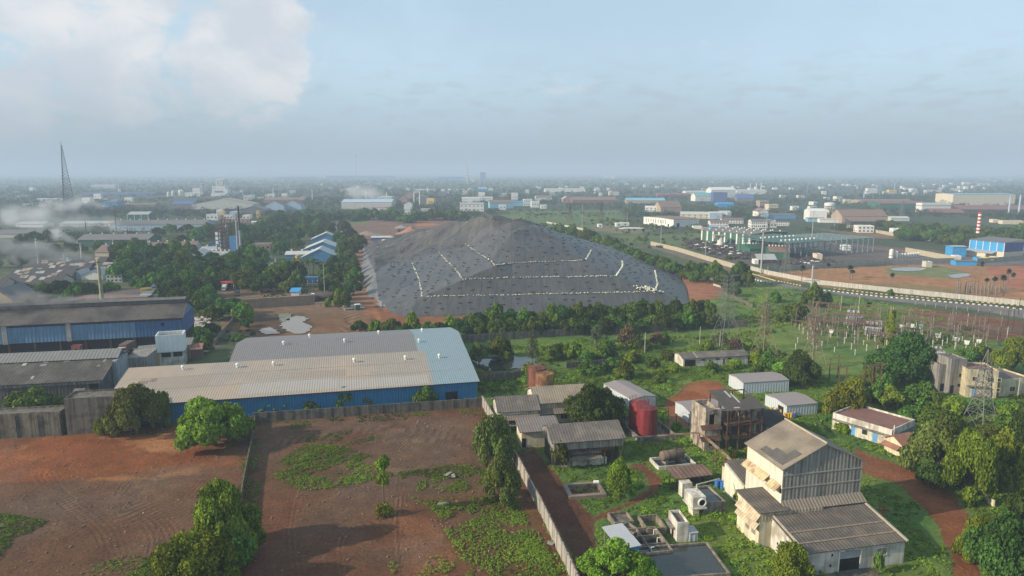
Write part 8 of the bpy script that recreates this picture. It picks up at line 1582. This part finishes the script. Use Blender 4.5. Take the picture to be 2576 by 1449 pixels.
def cover(name, label, polys, per_m2, rad, hgt, nleaf, leaf, m, avoid=(), seed=1, clumpy=.5, cat='undergrowth', nscale=.12, zmax=None):
    rng = np.random.default_rng(seed); PS = []
    for poly in polys:
        w_ = wp(*poly); xs = np.array([p[0] for p in w_]); ys = np.array([p[1] for p in w_]); n_ = int((xs.max()-xs.min())*(ys.max()-ys.min())*per_m2); x = rng.uniform(xs.min(), xs.max(), n_); y = rng.uniform(ys.min(), ys.max(), n_); k = in_poly(x, y, w_) & clear_of(x, y) & (fbm(x, y, nscale, 3, seed) > clumpy)
        for av in avoid: k &= ~in_poly(x, y, wp(*av))
        PS.append(np.stack([x[k], y[k]], -1))
    p = np.concatenate(PS); n_ = len(p); big = np.clip((fbm(p[:,0], p[:,1], nscale*1.7, 3, seed+9)-.3)*2.2, .25, 1.6); r_ = rng.uniform(*rad, n_)*big; h_ = rng.uniform(*hgt, n_)*big
    idx = np.repeat(np.arange(n_), nleaf); d = rng.normal(size=(len(idx),3)); d[:,2] = np.abs(d[:,2]); d /= np.linalg.norm(d, axis=1)[:,None]; rr_ = np.cbrt(rng.uniform(.2,1,len(idx)))
    pos = np.stack([p[idx,0] + d[:,0]*r_[idx]*rr_, p[idx,1] + d[:,1]*r_[idx]*rr_, d[:,2]*h_[idx]*rr_ + .02], -1); nrm = d + rng.normal(size=d.shape)*.6; nrm[:,2] += .4
    V_, F_ = leaf_quads(pos, nrm, leaf, rng); tone = fbm(p[:,0], p[:,1], .05, 3, seed+33); sh = np.clip((tone[idx]-.5)*1.6 + .45 + rng.normal(0,.18,len(idx)), 0, 1)
    o = fast_mesh(name, V_, F_, m, np.repeat(sh, 4)); tag(o, label, cat, kind='stuff'); return o
paths = [[(1290,1135),(1345,1130),(1400,1190),(1470,1275),(1500,1300),(1510,1720),(1440,1700),(1440,1460)], [(1685,1085),(1668,1010),(1730,960),(1800,952),(1850,985),(1800,1000),(1775,1010),(1740,1080)], [(1890,1055),(1960,1030),(2000,1045),(1960,1066)],
         [(2140,1110),(2190,1132),(2310,1175),(2400,1235),(2455,1300),(2475,1400),(2490,1720),(2395,1720),(2392,1420),(2350,1320),(2265,1225),(2150,1190)], [(1480,1318),(1560,1290),(1655,1240),(1660,1200),(1610,1165),(1560,1165),(1610,1195),(1625,1222),(1550,1265),(1480,1295)], [(2070,1425),(2190,1412),(2230,1460),(2230,1720),(2050,1720)], [(1180,890),(1350,893),(1350,938),(1190,940)]]
works = [(1240,1010),(1214,1000),(1170,880),(1400,862),(1900,838),(1980,900),(2160,990),(2400,1000),(2640,1010),(2640,1720),(1520,1720),(1300,1140)]
cover('undergrowth', 'low green weeds and creepers covering the ground of the old works', [works], 1.5, (.5,1.1), (.3,.9), 26, .11, LF['weed'], paths, 3, .36)
cover('scrub', 'taller bushy scrub growing behind the old works and around the switchyard', [[(1170,880),(1400,860),(1900,835),(1960,880),(2100,985),(1700,960),(1560,975),(1400,960),(1210,985)], [(2050,1060),(2130,990),(2640,1000),(2640,1200),(2400,1150),(2290,1060),(2150,1050)], [(1790,775),(1900,735),(2100,770),(2280,800),(2460,880),(2300,880),(2000,830),(1880,850)]], .20, (1.0,2.2), (.7,2.0), 60, .24, LF['weed'], paths + [[(1690,915),(1900,905),(1900,925),(1690,945)]], 5, .46)
cover('weeds', 'patches of fresh green weeds on the brown plot', [[(690,1165),(760,1118),(860,1122),(935,1148),(900,1160),(1000,1195),(860,1225),(760,1235),(690,1200)], [(1000,1190),(1150,1165),(1250,1190),(1330,1330),(1420,1470),(1300,1480),(1150,1400),(1100,1290),(1030,1250)], [(1290,1250),(1330,1300),(1420,1450),(1400,1480),(1330,1400),(1270,1260)], [(-60,1285),(60,1300),(128,1312),(70,1340),(20,1375),(-60,1440)], [(290,1449),(340,1405),(470,1395),(520,1402),(470,1425),(380,1460)]], 6.0, (.3,.75), (.2,.75), 13, .10, LF['weed'], (), 7, .37, nscale=.2)
cover('weeds', 'thin weeds along the walls and edges of the bare plots', [[(650,1062),(1214,1026),(1225,1045),(900,1062),(680,1085)], [(600,1120),(650,1100),(655,1250),(610,1420),(560,1420),(600,1240)], [(0,1290),(60,1305),(130,1320),(60,1350),(0,1400)], [(0,1310),(125,1315),(40,1370),(-20,1420)], [(150,1449),(320,1395),(420,1400),(560,1390),(520,1470),(200,1500)], [(1000,1380),(1200,1400),(1400,1470),(1100,1500),(950,1470)], [(720,1100),(900,1080),(960,1100),(860,1125)], [(180,1085),(300,1085),(420,1078),(420,1090),(300,1098)]], 3.2, (.25,.65), (.12,.45), 11, .10, LF['weed'], (), 9, .50, nscale=.25)
cover('shrubs', 'waist high leafy shrubs dotted through the grass of the old works', [works], .10, (.7,1.5), (.6,1.6), 70, .15, LF['vine'], paths, 23, .45)
cover('far_scrub', 'bushes dotted over the hazy green flat behind the mound', [[(1250,530),(1560,528),(1830,588),(1840,660),(1720,640),(1480,600),(1300,560)], [(1700,600),(1830,585),(1830,600),(1720,612)]], .006, (1.6,4.2), (1.6,4.2), 60, .7, LF['mid'], (), 25, .42, nscale=.02)
cover('rough_grass', 'rough grass tufts on the green flats beyond the mound and the switchyard', [[(1870,700),(2030,732),(2300,772),(2420,800),(2500,860),(2400,880),(2000,800),(1880,770)], [(1350,575),(1440,582),(1560,622),(1650,652),(1720,690),(1690,690),(1560,640)]], .35, (.6,1.2), (.2,.6), 14, .22, LF['weed'], (), 13, .42)
cover('verge_bushes', 'low green bushes in the gaps of the left works and along the drive', [[(440,740),(520,790),(540,860),(500,900),(470,880),(430,800)], [(560,835),(640,826),(640,852),(540,862)], [(640,700),(760,700),(860,740),(830,760),(660,752)], [(100,600),(480,590),(600,640),(440,700),(300,640)]], .14, (.8,1.8), (.5,1.5), 46, .26, LF['mid'], (), 15, .40)
# small stones, branches and rubbish on the bare plots
def litter(name, label, polys, n_, smin, smax, m, seed, cat='litter'):
    rr = random.Random(seed); mb = MB(); wps = [wp(*p) for p in polys]; k = 0
    while k < n_:
        w_ = rr.choice(wps); x, y = rr.uniform(min(p[0] for p in w_), max(p[0] for p in w_)), rr.uniform(min(p[1] for p in w_), max(p[1] for p in w_))
        if not in_poly(np.array([x]), np.array([y]), w_)[0]: continue
        k += 1; s = rr.uniform(smin, smax); a = rr.uniform(0, 3.14); c, q_ = math.cos(a), math.sin(a); l_ = s*rr.uniform(1,3); h = s*rr.uniform(.3,.8); pts = [(-l_,-s),(l_,-s*.8),(l_*.8,s),(-l_*.9,s*.7)]; mb.prism([(x+u*c-v*q_, y+u*q_+v*c) for u, v in pts], -.15, h)
    tag(mb.build(name, m), label, cat, kind='stuff')
plots = [[(0,1110),(440,1090),(600,1130),(600,1440),(0,1440)], [(660,1070),(1210,1035),(1280,1150),(1420,1440),(640,1440)]]
litter('stones', 'scattered stones and clods on the two bare plots', plots, 420, .04, .13, mat('clod', (.20,.13,.09), var=.3), 3, 'stones'); litter('rubbish', 'bits of pale rubbish scattered over the bare plots and the works', plots + [works], 40, .03, .08, mat('pale_rubbish', (.36,.34,.31)), 4)
for i, (x, y, s) in enumerate(((1115,1270,.9),(1128,1195,.8),(1140,1200,.6),(1385,1370,.5))): mb = MB(); mb.slab((-s*1.2,-s*.6,.35),(s*1.2,-s*.5,.5),(s,s*.6,.3),(-s,s*.7,.2),.16); o = mb.build('concrete_slab', CONC); o.location = G(x,y); o.rotation_euler = (0,0,i*.9); tag(o, ('upright pale','flat grey','darker flat','small pale')[i] + ' broken concrete slab lying among weeds on the brown plot' if i < 3 else 'small broken concrete slab by the foot of the diagonal wall', 'slab')
mb = MB(); 
for k in range(34): x, y = random.uniform(-8,8), random.uniform(-1.8,1.8); a = random.uniform(-1.2,1.2); l_ = random.uniform(.5,1.5); mb.beam((x,y,.05),(x+math.cos(a)*l_,y+math.sin(a)*l_,.18),.03,5)
o = mb.build('brushwood', mat('dry_wood', (.20,.16,.12), var=.3)); o.location = G(850,1222); tag(o, 'dry brushwood strewn along the weeds of the brown plot', 'brushwood', kind='stuff')
# --- distant woods: thousands of trees that read as one mass
OPEN = [wp(*p) for p in ([(1250,530),(1560,528),(1580,560),(1480,600),(1300,560)], [(1380,575),(1520,560),(1830,585),(1840,670),(1720,640),(1560,620)], [(780,562),(930,552),(1230,552),(1200,575),(1000,600),(930,612),(905,606),(800,590)], [(1700,600),(1990,585),(2260,590),(2600,650),(2600,720),(1900,690)], [(2040,578),(2250,592),(2330,606),(2600,618),(2600,650),(2250,640),(2060,615)], [(1600,565),(1790,560),(1790,585),(1640,590)], [(0,700),(470,680),(480,900),(0,900)], [(0,660),(270,640),(300,720),(0,730)], [(560,726),(900,722),(905,760),(560,760)], [(1880,560),(2110,545),(2140,575),(1900,592)], [(640,655),(672,640),(690,642),(655,670),(625,715),(585,700)])]
rng = np.random.default_rng(99); px, py = [], []
N_ = 26000; yy = 434 + 175*rng.uniform(.045,1,N_)**1.35; xx = rng.uniform(-350, 2926, N_); keepx = []
W_ = np.array([tuple(P(a, b))[:2] for a, b in zip(xx, yy)]); fx, fy = W_[:,0], W_[:,1]; ok = np.ones(N_, bool)
dn = fbm(fx, fy, .006, 4, 5); ok &= (dn > .36 + .10*(fy < 900)) & (fy > 470)
for p in OPEN: ok &= ~in_poly(fx, fy, p)
ok &= (poly_sdf(fx, fy, BASEP) < -25)
for c, rad, L_, D, a in BLDS:
    dx, dy = fx-c.x, fy-c.y; cc, ss = math.cos(a), math.sin(a); u, v = dx*cc+dy*ss, -dx*ss+dy*cc; fr = min(70, 14 + c.y*.045); ok &= ~((np.abs(u) < L_/2+5) & (v < D/2+4) & (v > -D/2-fr))
for x, y, r_ in TREES: ok &= (np.hypot(fx-x, fy-y) > r_*1.1)
for fx0, fy0, r_, L_, D in FOOT:
    cc, ss = math.cos(r_), math.sin(r_); dx, dy = fx-fx0, fy-fy0; u, v = dx*cc+dy*ss, -dx*ss+dy*cc; ok &= ~((u > -5) & (u < L_+5) & (v > -min(60, 8+fy0*.035)) & (v < D+4))
fx, fy = fx[ok], fy[ok]; n_ = len(fx); R_ = rng.uniform(2.6,5.6,n_)*np.clip(.8+fy/5200, .8, 1.7); H_ = R_*rng.uniform(1.15,1.9,n_)
nl = np.clip((46000/np.maximum(fy,500)).astype(int), 14, 80); idx = np.repeat(np.arange(n_), nl); d = rng.normal(size=(len(idx),3)); d /= np.linalg.norm(d, axis=1)[:,None]; rr_ = np.cbrt(rng.uniform(.3,1,len(idx)))*(1+.3*np.sin(d[:,0]*4+idx)*np.sin(d[:,1]*5+idx*2))
pos = np.stack([fx[idx]+d[:,0]*R_[idx]*rr_, fy[idx]+d[:,1]*R_[idx]*rr_, H_[idx]*.56+d[:,2]*H_[idx]*.46*rr_], -1); nrm = d + rng.normal(size=d.shape)*.5; nrm[:,2] += .3
size = np.clip(fy/1300, .55, 3.2)[idx]*.85; V_, F_ = leaf_quads(pos, nrm, size, rng); tone = fbm(fx, fy, .01, 3, 71); sh = np.clip((tone[idx]-.5)*1.4+.45+rng.uniform(-.25,.25,n_)[idx]+rng.normal(0,.12,len(idx)), 0, 1)
o = fast_mesh('distant_woods', V_, F_, LF['far'], np.repeat(sh,4)); tag(o, 'hazy distant trees merging into a dark green plain behind the mound', 'woods', kind='stuff')
print('TREES', len(TREES), 'far', n_, 'leaves', len(idx))
for o in C.objects:
    if '_d' in o: del o['_d']
# ---------------------------------------------------------------- smoke plumes (real volumes)
def smoke(name, label, pts, radii, dens, col, scale, seed, thr=.46):
    """tube of smoky air along world points; density is noise that thins towards the rim of the tube"""
    o0 = pts[0]; mb = MB(); n = 12; rings = []
    for i, (p, r) in enumerate(zip(pts, radii)):
        d = (pts[min(i+1,len(pts)-1)] - pts[max(i-1,0)]).normalized(); u = d.cross(Vector((0,0,1))).normalized(); w_ = u.cross(d); rings.append([p-o0 + u*math.cos(2*math.pi*k/n)*r*1.15 + w_*math.sin(2*math.pi*k/n)*r for k in range(n)])
    vs = [v for r in rings for v in r]; fs = [(k*n+i, k*n+(i+1)%n, (k+1)*n+(i+1)%n, (k+1)*n+i) for k in range(len(rings)-1) for i in range(n)] + [tuple(range(n))[::-1], tuple(range((len(rings)-1)*n, len(rings)*n))]
    mb.add(vs, fs); m = bpy.data.materials.new('smoke'); t, N, L = nodes_of(m); o_ = N('ShaderNodeOutputMaterial'); v_ = N('ShaderNodeVolumePrincipled'); L(v_.outputs[0], o_.inputs['Volume']); v_.inputs['Color'].default_value = (*col, 1)
    tc = N('ShaderNodeTexCoord'); ns = N('ShaderNodeTexNoise'); ns.inputs['Scale'].default_value = scale; ns.inputs['Detail'].default_value = 4; ns.inputs['Distortion'].default_value = .6; mp = N('ShaderNodeMapping'); mp.inputs['Location'].default_value = (seed, seed*2, 0); L(tc.outputs['Object'], mp.inputs[0]); L(mp.outputs[0], ns.inputs['Vector'])
    # distance from the centre line, piece by piece
    best = None
    def vec(op, a, b=None):
        x = N('ShaderNodeVectorMath'); x.operation = op
        for k, w_ in enumerate((a, b)):
            if w_ is None: continue
            if isinstance(w_, Vector): x.inputs[k].default_value = w_
            else: L(w_, x.inputs[k])
        return x
    def mth(op, a, b=None, clamp=False):
        x = N('ShaderNodeMath'); x.operation = op; x.use_clamp = clamp
        for k, w_ in enumerate((a, b)):
            if w_ is None: continue
            if isinstance(w_, (int, float)): x.inputs[k].default_value = w_
            else: L(w_, x.inputs[k])
        return x.outputs[0]
    for a, b, ra, rb in zip(pts[:-1], pts[1:], radii[:-1], radii[1:]):
        A, B = a-o0, b-o0; e = B-A; pa = vec('SUBTRACT', tc.outputs['Object'], A); h = mth('MULTIPLY', vec('DOT_PRODUCT', pa.outputs[0], e).outputs['Value'], 1/e.length_squared, True)
        sc_ = N('ShaderNodeVectorMath'); sc_.operation = 'SCALE'; sc_.inputs[0].default_value = e; L(h, sc_.inputs['Scale']); dist = vec('LENGTH', vec('SUBTRACT', pa.outputs[0], sc_.outputs[0]).outputs[0]).outputs['Value']
        f = mth('DIVIDE', dist, mth('ADD', mth('MULTIPLY', h, rb-ra), ra)); best = f if best is None else mth('MINIMUM', best, f)
    fall = mth('SUBTRACT', 1.0, best, True); x = mth('MULTIPLY', mth('SUBTRACT', mth('ADD', ns.outputs['Fac'], mth('MULTIPLY', fall, .35)), thr+.12), 3.0, True); L(mth('MULTIPLY', mth('MULTIPLY', x, mth('MULTIPLY', fall, 1.8, True)), dens), v_.inputs['Density'])
    o = mb.build(name, m); import bmesh; bm = bmesh.new(); bm.from_mesh(o.data); bmesh.ops.recalc_face_normals(bm, faces=bm.faces); bm.to_mesh(o.data); bm.free(); o.location = o0; tag(o, label, 'smoke'); return o
def along3(*a): return [P(x, y, z) if False else Vector((G(x, yb).x, G(x, yb).y, hz(yb-y, yb))) for x, y, yb in a]
smoke('smoke_plume', 'dark grey smoke drifting from the tall greenish stack to the photo edge', along3((247,656,770),(215,650,768),(150,636,766),(80,632,764),(0,628,762),(-120,620,760)), [1.8,4.5,6.5,8,9,10], .22, (.42,.44,.47), .13, 3)
smoke('smoke_plume', 'thick grey smoke rolling along the roof of the blue factory', [G(436,850)+Vector((0,0,13)), G(340,856)+Vector((0,0,13.5)), G(230,862)+Vector((0,-1,14.5)), G(120,868)+Vector((0,-2,15.5)), G(0,874)+Vector((0,-2,16.5)), G(-120,880)+Vector((0,-2,17))], [2.0,3.6,4.6,5.4,6.2,6.6], .30, (.40,.39,.40), .20, 11)
smoke('smoke_plume', 'white smoke rising from the slim rusty stack beside the pale blue shed', along3((292,526,588),(270,520,588),(245,512,586),(225,502,584),(180,520,582),(110,535,580),(0,548,578)), [2.0,4.5,7,9,12,15,17], .05, (.86,.88,.92), .06, 21)
smoke('smoke_plume', 'thin white plume trailing from the white stack over the old black roofs', along3((206,614,660),(190,606,660),(168,596,660),(140,586,660)), [1.2,3.2,5.5,8], .16, (.82,.84,.88), .16, 31)
smoke('smoke_plume', 'low haze of smoke spreading around the foot of the radio mast', along3((300,572,600),(200,560,596),(100,556,592),(0,552,590),(-150,548,588)), [12,20,22,22,22], .02, (.72,.76,.80), .035, 41)
smoke('smoke_plume', 'pale smoke hanging over the roof of the grey factory', along3((985,500,520),(955,494,520),(920,488,518),(880,486,516)), [7,20,24,22], .035, (.85,.86,.88), .045, 51)
